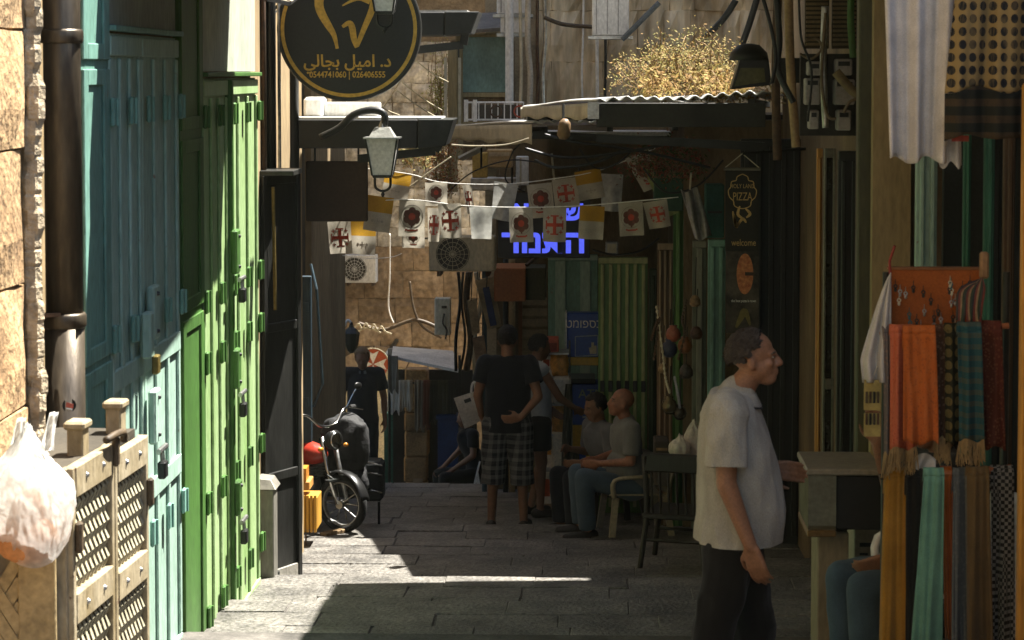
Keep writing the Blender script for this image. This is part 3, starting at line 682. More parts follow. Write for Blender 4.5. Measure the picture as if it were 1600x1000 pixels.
# ================================================================== street lanterns
GLOW = mat('frosted_glass', (.72, .72, .68), rough=.5, var=.08, bump=0, trans=.35)
def lantern(label, xc, ytop, ybot, Y, wpx, bracket):
    t = thing('street_lantern', label, 'lantern', P(xc, ybot, Y), group='street lanterns on the left wall')
    H = M(ybot-ytop, Y); w = M(wpx, Y); b = P(xc, ybot, Y)
    z = lambda f: b.z+H*f
    def fr(f0, w0, f1, w1): 
        return [V((b.x+sx*w0/2, Y+sy*w0/2, z(f0))) for sx, sy in ((-1,-1),(1,-1),(1,1),(-1,1))]+[V((b.x+sx*w1/2, Y+sy*w1/2, z(f1))) for sx, sy in ((-1,-1),(1,-1),(1,1),(-1,1))]
    FS = [(0,3,2,1),(4,5,6,7),(0,1,5,4),(1,2,6,5),(2,3,7,6),(3,0,4,7)]
    g = fr(.30, w*.52, .78, w*.86); MB().add(g, FS).obj('glass', GLOW, t)
    g = fr(.295, w*.54, .785, w*.88)
    for i in range(4): MB().bar(g[i], g[4+i], .012, .012).obj('frame_bar', BLACKP, t)
    MB().add(fr(.26, w*.50, .30, w*.56), FS).obj('base_ring', BLACKP, t)
    MB().add(fr(.78, w*1.0, .80, w*1.0), FS).obj('eave', STEEL, t)
    MB().add(fr(.80, w*.72, .93, w*.40), FS).obj('roof', mat('lantern_roof', (.36, .36, .32), rough=.45, metal=.3), t)
    MB().lathe([(w*.12, 0), (w*.08, .03), (w*.03, .05)], (b.x, Y, z(.93)), n=10).obj('finial', STEEL, t)
    MB().tube(curve([(b.x-w*.22, Y, z(.27)), (b.x-w*.2, Y, z(.13)), (b.x, Y, z(.08)), (b.x+w*.2, Y, z(.13)), (b.x+w*.22, Y, z(.27))], 16), .010, 6).obj('lower_loop', BLACKP, t)
    MB().lathe([(.006, 0), (.014, .02), (.006, .04)], (b.x, Y, z(0)), n=8).obj('drop', BLACKP, t)
    MB().tube([(b.x, Y, z(.0)+.03), (b.x, Y, z(.1))], .008, 6).obj('stem', BLACKP, t)
    if bracket: MB().tube(curve([P(*p, Y) for p in bracket], 24), [.022]*4+[.028]*30, 8, cap=True) if False else MB().tube(curve([P(*p, Y) for p in bracket], 24), .026, 8).obj('bracket_arm', BLACKP, t, smooth=True)
    return t
lantern('wall lantern with frosted glass on a curved black arm below the round sign', 598, 190, 308, 15.6, 56, [(500, 215), (530, 200), (552, 180), (580, 172), (600, 178), (600, 198)])
lantern('wall lantern hanging in front of the round sign', 601, -62, 52, 14.6, 52, None)
# small black lantern near the far arch
fl = thing('hanging_lantern', 'small black lantern hanging at the corner before the pale arch', 'lantern', P(549, 552, 25.5))
q = P(549, 530, 25.5)
MB().lathe([(.02, -.16), (.05, -.13), (.08, -.06), (.095, .06), (.10, .07), (.06, .12), (.03, .14), (.012, .20)], q, n=8).obj('body', BLACKP, fl)
MB().tube(curve([P(549, 505, 25.5), P(543, 500, 25.5), P(537, 512, 25.5), P(530, 512, 25.5)], 12), .015, 6).obj('bracket', WHITEP, fl)
# ================================================================== strings of small flags
YEL_F = cloth('flag_yellow', (.44, .25, .03), trans=.35); WHT_F = cloth('flag_white', (.43, .395, .32), trans=.35)
RED_F = mat('flag_red', (.40, .06, .035), rough=.9, bump=0); BRN_F = mat('flag_brown', (.12, .05, .035), rough=.9, bump=0); GREY_F = mat('flag_grey', (.33, .30, .25), rough=.9, bump=0)
YGR_F = cloth('flag_olive', (.28, .32, .12), trans=.35); SIL_F = mat('flag_film', (.52, .52, .48), rough=.3, bump=.3, bscale=25, trans=.3)
def disc(c, r, n=14): return [(c[0]+r*math.cos(2*math.pi*i/n), c[1]+r*math.sin(2*math.pi*i/n)) for i in range(n)]
def rect(x0, y0, x1, y1): return [(x0, y0), (x1, y0), (x1, y1), (x0, y1)]
def ringq(c, r0, r1, n=28):
    out = []
    for i in range(n):
        a, b = 2*math.pi*i/n, 2*math.pi*(i+1)/n
        out.append([(c[0]+r*math.cos(t), c[1]+r*math.sin(t)) for r, t in ((r0, a), (r1, a), (r1, b), (r0, b))])
    return out
def crosspotent(c, s):
    x, y = c; b, e = .235*s, .46*s
    o = [rect(x-b/1.3, y-s*.86, x+b/1.3, y+s*.86), rect(x-s*.86, y-b/1.3, x-b/1.3, y+b/1.3), rect(x+b/1.3, y-b/1.3, x+s*.86, y+b/1.3)]
    o += [rect(x-e, y+s*.86, x+e, y+s), rect(x-e, y-s, x+e, y-s*.86), rect(x-s, y-e, x-s*.86, y+e), rect(x+s*.86, y-e, x+s, y+e)]
    return o
NF = [0]
def flag(kind, x0, y0, x1, y1, Y, tilt=0, curl=0.0, group='small flags strung across the alley', note=''):
    NF[0] += 1; ph = NF[0]*1.7
    w, h = M(x1-x0, Y), M(y1-y0, Y); top = P((x0+x1)/2, y0, Y); ct, stt = math.cos(rad(tilt)), math.sin(rad(tilt))
    def fn(u, v, off=0):                         # u across -.5...5, v down 0..1
        x, z = u*w, -v*h
        d = .012*math.sin(u*7+ph)*(.3+v)+.02*v*math.sin(ph)+.010*math.sin(v*6+ph+u*2)
        xx = x*(1-abs(curl)*v*.55)+curl*v*w*.2
        d += curl*.9*abs(u)*w*v
        return V((top.x+xx*ct+z*stt, Y+d+off, top.z-xx*stt+z*ct))
    names = {'cross': 'white flag with red cross', 'rose': 'white flag with dark rosette', 'vat': 'yellow and white flag', 'white': 'plain white film flag', 'olive': 'long olive flag'}
    t = thing('bunting_flag', names[kind]+' '+note, 'flag', top, group=group)
    nv = 14; AS = min(1.35, h/w)*.98
    def piece(name, m, v0, v1, u0=-.5, u1=.5, off=0.0):
        mb = MB().sheet(lambda a, b: fn(u0+(u1-u0)*a, v0+(v1-v0)*b, off), 12, max(3, int(nv*(v1-v0))))
        return mb.obj(name, m, t, smooth=True, fix=False)
    def emblem(name, m, polys, off):             # printed marks following the cloth on both faces
        mb = MB()
        for pl in polys:
            for sgn in (-1, 1):
                if len(pl) == 4:
                    mb.sheet(lambda a, b: fn(*(lambda q: (q[0]*.5*AS, .5-q[1]*.5))(tuple((pl[0][i]*(1-a)+pl[1][i]*a)*(1-b)+(pl[3][i]*(1-a)+pl[2][i]*a)*b for i in (0, 1))), sgn*off), 8, 8)
                else: mb.add([fn(p[0]*.5*AS, .5-p[1]*.5, sgn*off) for p in pl], [tuple(range(len(pl)))])
        return mb.obj(name, m, t, fix=False)
    if kind == 'vat':
        piece('yellow_half', YEL_F, 0, .46); piece('white_half', WHT_F, .46, 1)
        emblem('emblem', GREY_F, crosspotent((.0, -.42), .16)+[disc((-.28, -.42), .08, 8), disc((.28, -.42), .08, 8)], .004)
    elif kind == 'cross':
        piece('field', WHT_F, 0, 1); s = .58
        emblem('cross', RED_F, crosspotent((0, 0), s), .004)
        for cx in (-1, 1):
            for cy in (-1, 1): emblem('crosslet', RED_F, [rect(cx*.42-.03, cy*.42-.12, cx*.42+.03, cy*.42+.12), rect(cx*.42-.12, cy*.42-.03, cx*.42-.03, cy*.42+.03), rect(cx*.42+.03, cy*.42-.03, cx*.42+.12, cy*.42+.03)], .004)
    elif kind == 'rose':
        piece('field', WHT_F, 0, 1)
        emblem('ring', GREY_F, ringq((0, .1), .60, .65), .004)
        emblem('rosette', BRN_F, [disc((.30*math.cos(a), .1+.30*math.sin(a)), .22) for a in [k*math.pi/3+.52 for k in range(6)]]+[rect(-.05, -.5, .05, -.2)], .004)
        emblem('centre', RED_F, [disc((0, .1), .2)], .006)
        emblem('scroll', RED_F, [rect(-.26, -.72, .26, -.62), rect(-.36, -.68, -.26, -.58), rect(.26, -.68, .36, -.58)], .004)
    elif kind == 'olive': piece('field', YGR_F, 0, 1)
    else: piece('field', SIL_F, 0, 1)
    return t
YA, YB = 16.9, 18.2
for a in (('cross', 511, 346, 548, 397, YA+.25, -3, .1, 'under the brown board'), ('vat', 545, 344, 588, 398, YA+.3, 2, .1, 'beside the brown board'),
          ('vat', 574, 307, 616, 362, YA, 8, .0, 'under the curved-arm lantern'), ('rose', 624, 313, 665, 370, YA, 2, 0, 'between the curved-arm lantern and the bare film flag'),
          ('rose', 627, 355, 664, 388, YA+.4, 1, .1, 'hanging lowest behind the front string'),
          ('cross', 684, 318, 720, 372, YA, -2, .2, 'in full sun over the cream air conditioner'), ('cross', 668, 325, 690, 378, YA+.35, 4, .4, 'half folded behind the sunlit cross flag'), ('white', 733, 323, 770, 374, YA, 2, .3, 'in the sun next to the sunlit cross flag'),
          ('rose', 795, 325, 832, 379, YA, -2, .0, 'over the left part of the blue-lettered sign'), ('cross', 849, 325, 885, 378, YA, 1, 0, 'over the middle of the blue-lettered sign'),
          ('vat', 906, 322, 945, 374, YA, 3, 0, 'over the right edge of the blue-lettered sign'), ('rose', 966, 316, 1004, 369, YA, -3, 0, 'over the top of the green folded door'),
          ('cross', 1004, 314, 1042, 357, YA, -10, .2, 'at the end of the string by the planter')):
    flag(a[0], *a[1:8], note=a[8], group='flags on the front string')
for a in (('vat', 602, 270, 644, 311, YB, 10, 0, 'behind the lantern with the curved arm'), ('rose', 664, 284, 699, 322, YB, 0, .0, 'on the rear string before the orange plants'),
          ('cross', 722, 289, 737, 335, YB, -6, .5, 'twisted into a narrow strip'), ('white', 772, 286, 810, 345, YB, 10, .3, 'on the rear string left of the blue-lettered sign'),
          ('rose', 823, 287, 862, 340, YB, -6, 0, 'above the blue-lettered sign, on the rear string'), ('cross', 862, 279, 901, 326, YB, -7, 0, 'above the blue-lettered sign, on the rear string'),
          ('vat', 897, 266, 938, 312, YB, -10, 0, 'above the blue-lettered sign, on the rear string'), ('white', 938, 272, 974, 330, YB+.3, 3, .3, 'limp beside the yellow and white flag of the rear string'),
          ('rose', 975, 240, 1015, 300, YB, -24, .3, 'tilted below the tin awning edge'), ('olive', 1002, 255, 1026, 345, YB-.2, -24, .1, 'slanting across the planter')):
    flag(a[0], *a[1:8], note=a[8], group='flags on the rear string')
def cord(label, pts, r=.004, m=WHT, cat='cord', group=None, name='string'):
    return tag(MB().tube(curve(pts, 30), r, 6).obj(name, m, None, smooth=True), label, cat, group)
cord('white string carrying the front row of flags', [P(480, 342, YA), P(560, 318, YA), P(640, 312, YA), P(720, 321, YA), P(800, 324, YA), P(900, 322, YA), P(985, 315, YA), P(1060, 308, YA)])
cord('white string carrying the rear row of flags', [P(560, 262, YB), P(640, 272, YB), P(690, 285, YB), P(780, 288, YB), P(860, 280, YB), P(940, 265, YB), P(1040, 225, YB)])
cord('pale twisted rope rising from the rear flag string', [P(640, 292, YB), P(672, 268, YB), P(705, 245, YB)], .007, mat('rope', (.5, .44, .3)))
for i, (a, b) in enumerate((((640, 100), (596, 172)), ((650, 95), (700, 128)), ((628, 128), (690, 172)), ((618, 140), (705, 196)), ((585, 158), (624, 180)))):
    cord(['slack cord running from the upper cassette to the lantern', 'upper short cord across the grey block wall', 'middle cord across the grey block wall', 'long lower cord across the grey block wall', 'short cord above the lower cassette'][i],
         [P(*a, 17.0), P((a[0]+b[0])/2, (a[1]+b[1])/2+3, 17.3), P(*b, 17.6)], .005, mat('rope', (.5, .44, .3)))
cord('thin wire hanging across the far air conditioner', [P(535, 399, 20), P(570, 404, 20), P(610, 402, 20), P(628, 396, 20)], .004)
cord('thin cable dropping down the far block wall', [P(609, 365, 34), P(609, 430, 34), P(607, 480, 34), P(615, 505, 34)], .012)
# ================================================================== tin awnings from the right
TIN = mat('tin_sheet', (.62, .62, .60), rough=.4, metal=.25, var=.25, scale=3, bump=.1)
VAL = cloth('pale_valance', (.62, .56, .42), trans=.25)
def awning(label, fl, fr, bl, Y0, Y1, hv, hf, back_x, dark=True):
    """fl front corner at the slanting valance, fr far end of the fascia, bl rear corner (photo points)."""
    a, b, d = P(*fl, Y0), P(*fr, Y0), P(*bl, Y1); e = V((back_x, Y1, d.z+.08))
    t = thing('tin_awning', label, 'awning', (b.x, Y0, a.z-.2))
    n = 60; mb = MB()
    def top(u, v):
        p = (a*(1-u)+b*u)*(1-v)+(d*(1-u)+e*u)*v
        return p+V((0, 0, .014*math.sin(u*n*1.3)+.01*math.sin(u*9+v*5)))
    mb.sheet(top, 90, 6); mb.obj('tin_roof', TIN, t, smooth=True, solid=.01, fix=False)
    hv_, hf_ = M(hv, Y0), M(hf, Y0)
    MB().sheet(lambda u, v: a*(1-u)+d*u+V((-.006, -.006, -.01-v*hv_*(1-.25*u)+.012*math.sin(u*23)*v)), 30, 4).obj('valance', VAL, t, smooth=True, solid=.006, fix=False)
    if hf: MB().box((a.x, Y0-.02, a.z-hf_-.02), (b.x, Y0-.002, a.z-.012)).obj('fascia', mat('dark_fascia', (.03, .03, .026), rough=.6, var=.4), t, bev=.004)
    MB().bar(a+V((.0, .05, -hf_-.10)), V((b.x, Y0+.05, a.z-hf_-.16)), .06, .06).obj('beam', MET_DK, t)
    MB().bar(d+V((.05, -.02, -.10)), V((back_x, Y1-.02, d.z-.1)), .06, .06).obj('beam', MET_DK, t)
    for u in (.08, .5, .92):
        p, q = a*(1-u)+b*u, d*(1-u)+e*u; MB().bar(p+V((0, .05, -.06)), q+V((0, -.02, -.06)), .05, .05).obj('rafter', MET_DK, t)
    return t, a, b, d
aw1, aa, ab, ad = awning('corrugated tin awning with dry vines on top and a pale slanting valance', (932, 158), (1196, 146), (815, 166), 16.0, 19.2, 26, 36, 1.7)
aw2, _, _, _ = awning('smaller tin awning with pale valance farther down the alley', (832, 192), (1075, 188), (706, 196), 18.9, 22.0, 32, 0, 1.0)
MB().box((P(760, 196, 22).x, 21.9, .98), (.9, 22.75, 1.02)).obj('sun_gap_sheet', TIN, aw2)  # added to close a gap where stray sun reached the street
MB().box(*RB(918, 160, 936, 186, 15.95, .03)).obj('bright_clip', STEEL, aw1)
q = P(880, 200, 16.4)
sl = thing('spot_lamp', 'small brown spot lamp hanging below the tin awning valance', 'lamp', q)
MB().lathe([(.03, 0), (.05, .03), (.045, .12), (.02, .15)], (q.x, q.y, q.z-.08), (0.1, -.2, 1), 14).obj('housing', mat('brown_lamp', (.16, .10, .05), rough=.5), sl, smooth=True)
MB().tube([(q.x, q.y, q.z+.06), (q.x, q.y+.05, q.z+.18)], .01, 6).obj('stem', BLACKP, sl)
for i, (pts, lab) in enumerate((([(705, 226), (740, 228), (790, 226), (826, 216)], 'sagging pale cable under the smaller awning'), ([(820, 232), (880, 246), (960, 240), (1060, 222)], 'dark cable looped under the tin awning'), ([(850, 210), (900, 222), (1000, 236), (1110, 262)], 'dark slanting cable below the tin awning beam'), ([(835, 250), (870, 262), (930, 254), (970, 236)], 'dark drooping cable above the blue-lettered sign'))):
    cord(lab, [P(*p, 17.2) for p in pts], .012 if i else .006, BLACKP if i else VAL, 'cable', name='cable')
# dry vines
def shrub(label, name, c, r, n, cols, seed, stems=26, lw=.018, leafm='dry_leaf'):
    rnd = random.Random(seed); t = thing(name, label, 'plant', (c.x, c.y, c.z-r.z))
    st_ = MB()
    tips = []
    for i in range(stems):
        a = rnd.uniform(0, 6.28); b = rnd.uniform(.15, 1)
        el = rnd.uniform(-.2, 1.45); rr = rnd.uniform(.45, 1.12)*(1+.25*math.sin(a*3+seed)); tip = c+V((math.cos(a)*math.cos(el)*r.x*rr, math.sin(a)*math.cos(el)*r.y*rr, -r.z*.6+math.sin(el)*r.z*1.5*rr))
        base = c+V((math.cos(a)*r.x*.55, 0, -r.z)); mid = (base+tip)/2+V((rnd.uniform(-.1, .1), rnd.uniform(-.1, .1), rnd.uniform(0, .15)))
        cv = curve([base, mid, tip], 10); tips += cv[2:]; st_.tube(cv, .004, 4, cap=False)
    st_.obj('stems', WOOD, t)
    for k, col in enumerate(cols):
        mb = MB(); m = mat('%s_%d' % (leafm, k), col, rough=.85, var=.4, scale=20, bump=0, trans=.3)
        for i in range(n//len(cols)):
            p = rnd.choice(tips)+V((rnd.gauss(0, .05), rnd.gauss(0, .05), rnd.gauss(0, .045)))
            d = V((rnd.uniform(-1, 1), rnd.uniform(-1, 1), rnd.uniform(-1, 1))).normalized()*lw*rnd.uniform(.6, 1.5); e = d.orthogonal().normalized()*lw*.4
            mb.add([p-d, p+e, p+d, p-e], [(0, 1, 2, 3)])
        mb.obj('leaves', m, t, kind='stuff', fix=False)
    return t
shrub('tangle of dry straw-coloured vines lying on the tin awning', 'dry_vine', P(1072, 98, 17.0), V((.50, .35, .23)), 5200, [(.42, .32, .10), (.38, .23, .08), (.48, .39, .16), (.28, .27, .08)], 3, stems=110, lw=.013)
shrub('low strip of dead leaves along the tin awning roof', 'dead_leaves', P(1090, 138, 16.6), V((.62, .25, .06)), 1500, [(.45, .20, .06), (.55, .33, .12)], 4, lw=.022)
shrub('orange flowering plant climbing by the wooden post behind the rear flags', 'climbing_plant', P(692, 262, 23.0), V((.16, .12, .32)), 1500, [(.40, .13, .04), (.30, .24, .06), (.45, .22, .08)], 5, leafm='orange_leaf')
shrub('red and green hanging flowers under the awning by the teal box', 'hanging_flowers', P(1050, 250, 17.6), V((.30, .2, .14)), 1500, [(.30, .05, .03), (.05, .10, .02), (.32, .14, .08)], 6, leafm='flower')
shrub('yellow green creeper beside the grey block wall', 'creeper', P(686, 120, 30), V((.12, .1, .6)), 900, [(.40, .38, .08), (.25, .30, .06)], 7, leafm='creeper_leaf')
# flood lamp
fl_ = thing('flood_lamp', 'black hooded flood lamp fixed above the tin awning', 'lamp', P(1175, 140, 14.5))
a, b = RB(1142, 92, 1206, 140, 14.5, .22)
MB().prism([(0, 0), (b[0]-a[0], .03), (b[0]-a[0]-.02, b[2]-a[2]), (.06, b[2]-a[2])], (a[0], 14.5, a[2]), (1,0,0), (0,0,1), (0, .2, 0)).obj('housing', BLACKP, fl_, bev=.008)
MB().prism([(.02, .02), (b[0]-a[0]-.04, .05), (b[0]-a[0]-.05, .14), (.06, .14)], (a[0], 14.488, a[2]), (1,0,0), (0,0,1), (0, .012, 0)).obj('lens', mat('dim_lens', (.12, .11, .05), rough=.15, bump=0), fl_)
MB().lathe([(.13, 0), (.12, .05), (.07, .10), (.02, .11)], ((a[0]+b[0])/2-.01, 14.6, b[2]-.01), n=18).obj('hood', BLACKP, fl_, smooth=True)
MB().bar(P(1206, 110, 14.58), P(1262, 110, 14.58)+V((.25, 0, 0)), .05, .16).obj('arm', BLACKP, fl_)
# ================================================================== folded shutter leaves and shop fronts, right side
def leaf(label, x0, y0, x1, Y, m, nr, m2=None, ybot=None, name='folded_shutter', cat='shutter', th=.05, ribd=.03, hinges=()):
    a, b = RB(x0, y0, x1, 900, Y, th); zb = sz(Y+.02)+.012
    t = thing(name, label, cat, ((a[0]+b[0])/2, Y, zb))
    MB().box((a[0], Y, zb), (b[0], Y+th, b[2])).obj('leaf', m, t, bev=.004)
    w = b[0]-a[0]
    for i in range(nr):
        x = a[0]+w*(i+.5)/nr; rw = w/nr*.42
        MB().box((x-rw/2, Y-ribd, zb+.06), (x+rw/2, Y-.0005, b[2]-.06)).obj('rib', m2 or m, t, bev=.005)
    MB().box((a[0], Y-ribd-.004, b[2]-.055), (b[0], Y-.001, b[2]-.002)).obj('top_rail', m2 or m, t, bev=.004)
    for h in hinges:
        for i in range(nr):
            x = a[0]+w*(i+.5)/nr; z = P(0, h, Y).z
            MB().box((x-.02, Y-ribd-.02, z-.05), (x+.02, Y-ribd-.0005, z+.05)).obj('hinge', BLACKP, t, bev=.004)
    return t
GR2 = mat('dull_green', (.10, .20, .05), rough=.5, var=.3, streak=4); GR2L = mat('pale_green_rib', (.30, .33, .14), rough=.5, var=.3, streak=4)
leaf('green folded shutter with pale ribs behind the seated men', 934, 402, 1012, 20.2, GR2, 6, GR2L, hinges=(598,))
leaf('narrow dark edge of a shutter beside the green folded one', 1013, 420, 1026, 19.8, mat('dark_green_black', (.02, .035, .015), var=.3), 1)
leaf('brown plank shutter with pale battens beside the hanging pots', 1026, 380, 1052, 19.2, mat('plank_brown', (.20, .13, .07), var=.4, streak=6), 3, mat('plank_pale', (.34, .25, .15), var=.3, streak=6))
leaf('deep green shutter with thin ribs behind the hanging pots', 1050, 300, 1082, 18.9, mat('bottle_green', (.035, .10, .02), var=.3, streak=4), 2, GR2)
leaf('grey green shutter leaf between the green and the teal ones', 1080, 376, 1104, 18.5, mat('grey_green', (.15, .17, .12), var=.3, streak=4), 1, mat('grey_green_l', (.25, .26, .20), var=.3, streak=4))
leaf('teal shutter leaf next to the pizza banner', 1104, 374, 1134, 18.2, TEALD, 2)
leaf('tall black open shutter leaf behind the pizza banner', 1154, 217, 1254, 17.2, mat('black_shutter', (.012, .014, .014), rough=.5, var=.3, streak=4), 5, BLACKP)
leaf('black open shutter leaf beside the olive post', 1305, 236, 1343, 13.6, mat('black_shutter', (.012, .014, .014)), 2, BLACKP)
leaf('orange brown door jamb in the dark shop front', 1272, 232, 1285, 14.4, ORWOOD, 1, name='door_jamb', cat='jamb')
gd = thing('glass_door', 'narrow grey framed glass door in the dark shop front', 'door', P(1294, 900, 14.5))
a, b = RB(1285, 232, 1306, 700, 14.5, .05); zb = sz(14.5)
MB().box((a[0], 14.53, zb+.03), (b[0], 14.54, b[2])).obj('pane', mat('dark_pane', (.02, .022, .02), rough=.08, bump=0, spec=.6), gd)
for p0, p1 in (((a[0], zb), (a[0]+.015, b[2])), ((b[0]-.015, zb), (b[0], b[2])), ((a[0]+.016, b[2]-.06), (b[0]-.016, b[2])), ((a[0]+.016, -.45), (b[0]-.016, -.38)), ((a[0]+.016, zb), (b[0]-.016, zb+.12))):
    MB().box((p0[0], 14.5, p0[1]), (p1[0], 14.55, p1[1])).obj('frame', mat('grey_frame', (.22, .21, .17), rough=.4, metal=.3), gd, bev=.003)
ip = P(1354, 500, 12.0)
tag(MB().box((P(1343, 0, 12).x, 12.0, sz(12)), (P(1365, 0, 12).x, 12.12, 2.5)).obj('iron_post', mat('olive_post', (.075, .075, .03), rough=.5, var=.3, streak=4), None, bev=.008), 'olive painted iron post between the dark shop front and the tan wall', 'post')
tag(MB().box((P(1366, 0, 11.9).x, 11.9, -1.6), (P(1426, 0, 11.9).x, 11.99, 2.5)).obj('wall_panel', mat('tan_panel', (.36, .27, .13), var=.25, streak=4, scale=3), None), 'plain tan plastered pier behind the white cone cloth', 'pier')
for x0, x1, m, lab in ((1426, 1468, TEAL, 'light teal shutter leaf behind the orange jewellery board'), (1500, 1521, mat('forest', (.03, .14, .08), var=.3, streak=4), 'dark green shutter strip behind the wooden hanger'), (1532, 1558, mat('forest2', (.05, .20, .13), var=.3, streak=4), 'mid green shutter strip by the brown wall')):
    leaf(lab, x0, -40, x1, 11.3 if x0 < 1450 else 10.9, m, 2 if x0 < 1450 else 1)
leaf('black panel painting the shade of the gap between the teal and green shutter strips', 1468, -40, 1600, 11.6, mat('gap_shade_black', (.012, .014, .011), var=.3), 1, name='gap_shade_panel', cat='panel')  # dark gap built as a black sheet, its shade put into the colour
leaf('rust brown door leaf at the edge of the stall', 1562, -40, 1590, 10.7, mat('rust_brown', (.10, .055, .025), var=.4, streak=4), 1)
# ================================================================== meters, pipes and vents high on the right wall
for i, (x0, y0, x1, y1) in enumerate(((1262, 96, 1284, 118), (1258, 122, 1282, 164), (1264, 172, 1280, 202), (1306, 92, 1332, 118), (1304, 124, 1336, 164), (1308, 172, 1330, 204))):
    t = thing('meter_box', ['small upper meter box beside the coiled cable', 'tall middle meter box beside the bright conduit', 'lowest narrow meter box beside the tan hose', 'meter box just under the wooden vent by the green conduit', 'wide meter box crossed by the dead branch', 'low meter box beside the tangled wire'][i], 'meter', P((x0+x1)/2, y1, 13.2), group='meter boxes on the right wall')
    MB().box(*RB(x0, y0, x1, y1, 13.2, .12)).obj('case', mat('meter_grey', (.36, .33, .31), rough=.5, var=.2), t, bev=.008)
    MB().box(*RB(x0+4, y0+4, x1-4, y0+11, 13.188, .012)).obj('window', BLACKP, t)
tag(MB().box(*RB(1250, 84, 1346, 212, 13.32, .06)).obj('meter_board', mat('meter_board', (.03, .028, .022), var=.4), None), 'dark board carrying the meter boxes', 'board')
for k, (x0, x1) in enumerate(((1258, 1296), (1300, 1340))):
    t = thing('vent_grille', ['wooden slatted vent with a coiled cable over it', 'wooden slatted vent beside the green conduit'][k], 'vent', P((x0+x1)/2, 78, 13.3))
    MB().box(*RB(x0, -40, x1, 76, 13.36, .04)).obj('backing', mat('vent_back', (.05, .035, .015)), t)
    for j in range(16): MB().box(*RB(x0+2, -38+j*7, x1-2, -34+j*7, 13.33, .03)).obj('slat', mat('vent_slat', (.20, .14, .06), var=.3), t)
PIPES = [(1215, 1215, 0, 250, 13.9, .03, RUST, 'rusty pipe beside the flood lamp arm'), (1232, 1244, -20, 230, 13.6, .03, mat('tan_pipe', (.42, .28, .14), var=.3), 'tan hose curving down past the meter boxes'),
         (1289, 1290, 10, 200, 13.1, .022, STEEL, 'bright steel conduit between the meter boxes'), (1331, 1333, -30, 90, 13.2, .022, GRND, 'green conduit beside the wooden vent'), (1345, 1347, -30, 150, 12.9, .014, CREAM, 'cream conduit along the olive post')]
for x0, x1, y0, y1, Y, r, m, lab in PIPES:
    cord(lab, [P(x0, y0, Y), P((x0+x1)/2-3, (y0+y1)/2, Y), P(x1, y1, Y)], r, m, 'pipe', name='conduit')
CBL = mat('dusty_cable', (.16, .12, .07), var=.3)
for k, (pts, r, m) in enumerate((([(1212, -20), (1218, 60), (1216, 110), (1240, 160)], .02, BLACKP), ([(1258, 64), (1275, 60), (1284, 75), (1268, 92), (1250, 84)], .008, CBL), ([(1290, 20), (1284, 120), (1292, 178), (1306, 186)], .010, CBL),
     ([(1306, 112), (1330, 140), (1352, 158), (1372, 196)], .03, mat('bark', (.20, .15, .07), var=.4, scale=12)), ([(1318, 176), (1330, 158), (1356, 156), (1372, 186), (1362, 214)], .010, CBL), ([(1380, -20), (1356, 30), (1352, 70), (1366, 94), (1390, 104)], .026, mat('tan_hose', (.40, .30, .15), var=.2)),
     ([(1248, -10), (1252, 60), (1268, 110), (1262, 190)], .008, BLACKP), ([(1190, -10), (1204, 40), (1212, 90), (1206, 130)], .012, BLACKP))):
    cord(['heavy black cable beside the flood lamp', 'looped thin cable over the wooden vent', 'dusty cable looping over the meter boxes', 'dead knotted branch leaning across the meter boxes', 'tangled wire at the foot of the dead branch', 'thick tan hose curling behind the white garment', 'thin black cable along the meter board edge', 'black cable above the flood lamp'][k],
         [P(*p, 12.9-.03*k) for p in pts], r, m, 'cable', name='cable')
# ================================================================== pizza banner
pb = thing('pizza_banner', 'black hanging pizza banner with gold crest above a pizza picture', 'banner', P(1159, 520, 16.6))
Yb = 16.6
MB().box(*RB(1133, 264, 1186, 393, Yb, .012)).obj('banner_cloth', mat('banner_black', (.014, .013, .010), rough=.7, var=.2, bump=.02), pb)
MB().box(*RB(1134, 393.5, 1186, 520, Yb+.002, .012)).obj('poster', mat('poster_brown', (.075, .06, .045), rough=.7, var=.6, scale=9, bump=.0), pb)
MB().tube([P(1131, 264, Yb), P(1188, 264, Yb)], .012, 8).obj('rod', mat('grey_rod', (.15, .14, .11)), pb)
for x in (1133, 1186): MB().tube([P(x, 262, Yb), P(1160, 240, Yb)], .004, 5).obj('hanging_cord', CREAM, pb)
YB2 = Yb-.002; GB = mat('banner_gold', (.50, .33, .12), rough=.6, var=.15, bump=0)
for pts in ([(1160, 272), (1152, 276), (1150, 282), (1143, 284), (1142, 292), (1138, 298), (1140, 308), (1146, 314), (1148, 322), (1160, 326), (1172, 322), (1174, 314), (1180, 308), (1182, 298), (1178, 292), (1177, 284), (1170, 282), (1168, 276), (1160, 272)],):
    stroke(pb, 'crest_line', pts, M(1.6, Yb), YB2, GB, th=.002, n=60)
q = P(1160, 294, YB2); text('HOLY LAND', M(9.5, Yb), 'lettering', GB, pb, (q.x, YB2, q.z), (1,0,0), (0,0,1), ext=.001, squash=.72)
q = P(1160, 313, YB2); text('PIZZA', M(18, Yb), 'lettering', GB, pb, (q.x, YB2, q.z), (1,0,0), (0,0,1), ext=.001, squash=.62)
for pts in ([(1145, 330), (1148, 345), (1152, 356)], [(1156, 322), (1153, 335), (1162, 342)], [(1150, 356), (1160, 342), (1166, 348)], [(1165, 326), (1172, 334), (1166, 340)], [(1147, 335), (1150, 352), (1156, 346)]):
    stroke(pb, 'hand_drawing', pts, lambda t: M(2+2.5*math.sin(math.pi*t), Yb), YB2, GB, th=.002, n=10)
q = P(1162, 384, YB2); text('welcome', M(15, Yb), 'lettering', GB, pb, (q.x, YB2, q.z), (1,0,0), (0,0,1), ext=.001, squash=.7)
c = P(1164, 428, Yb)
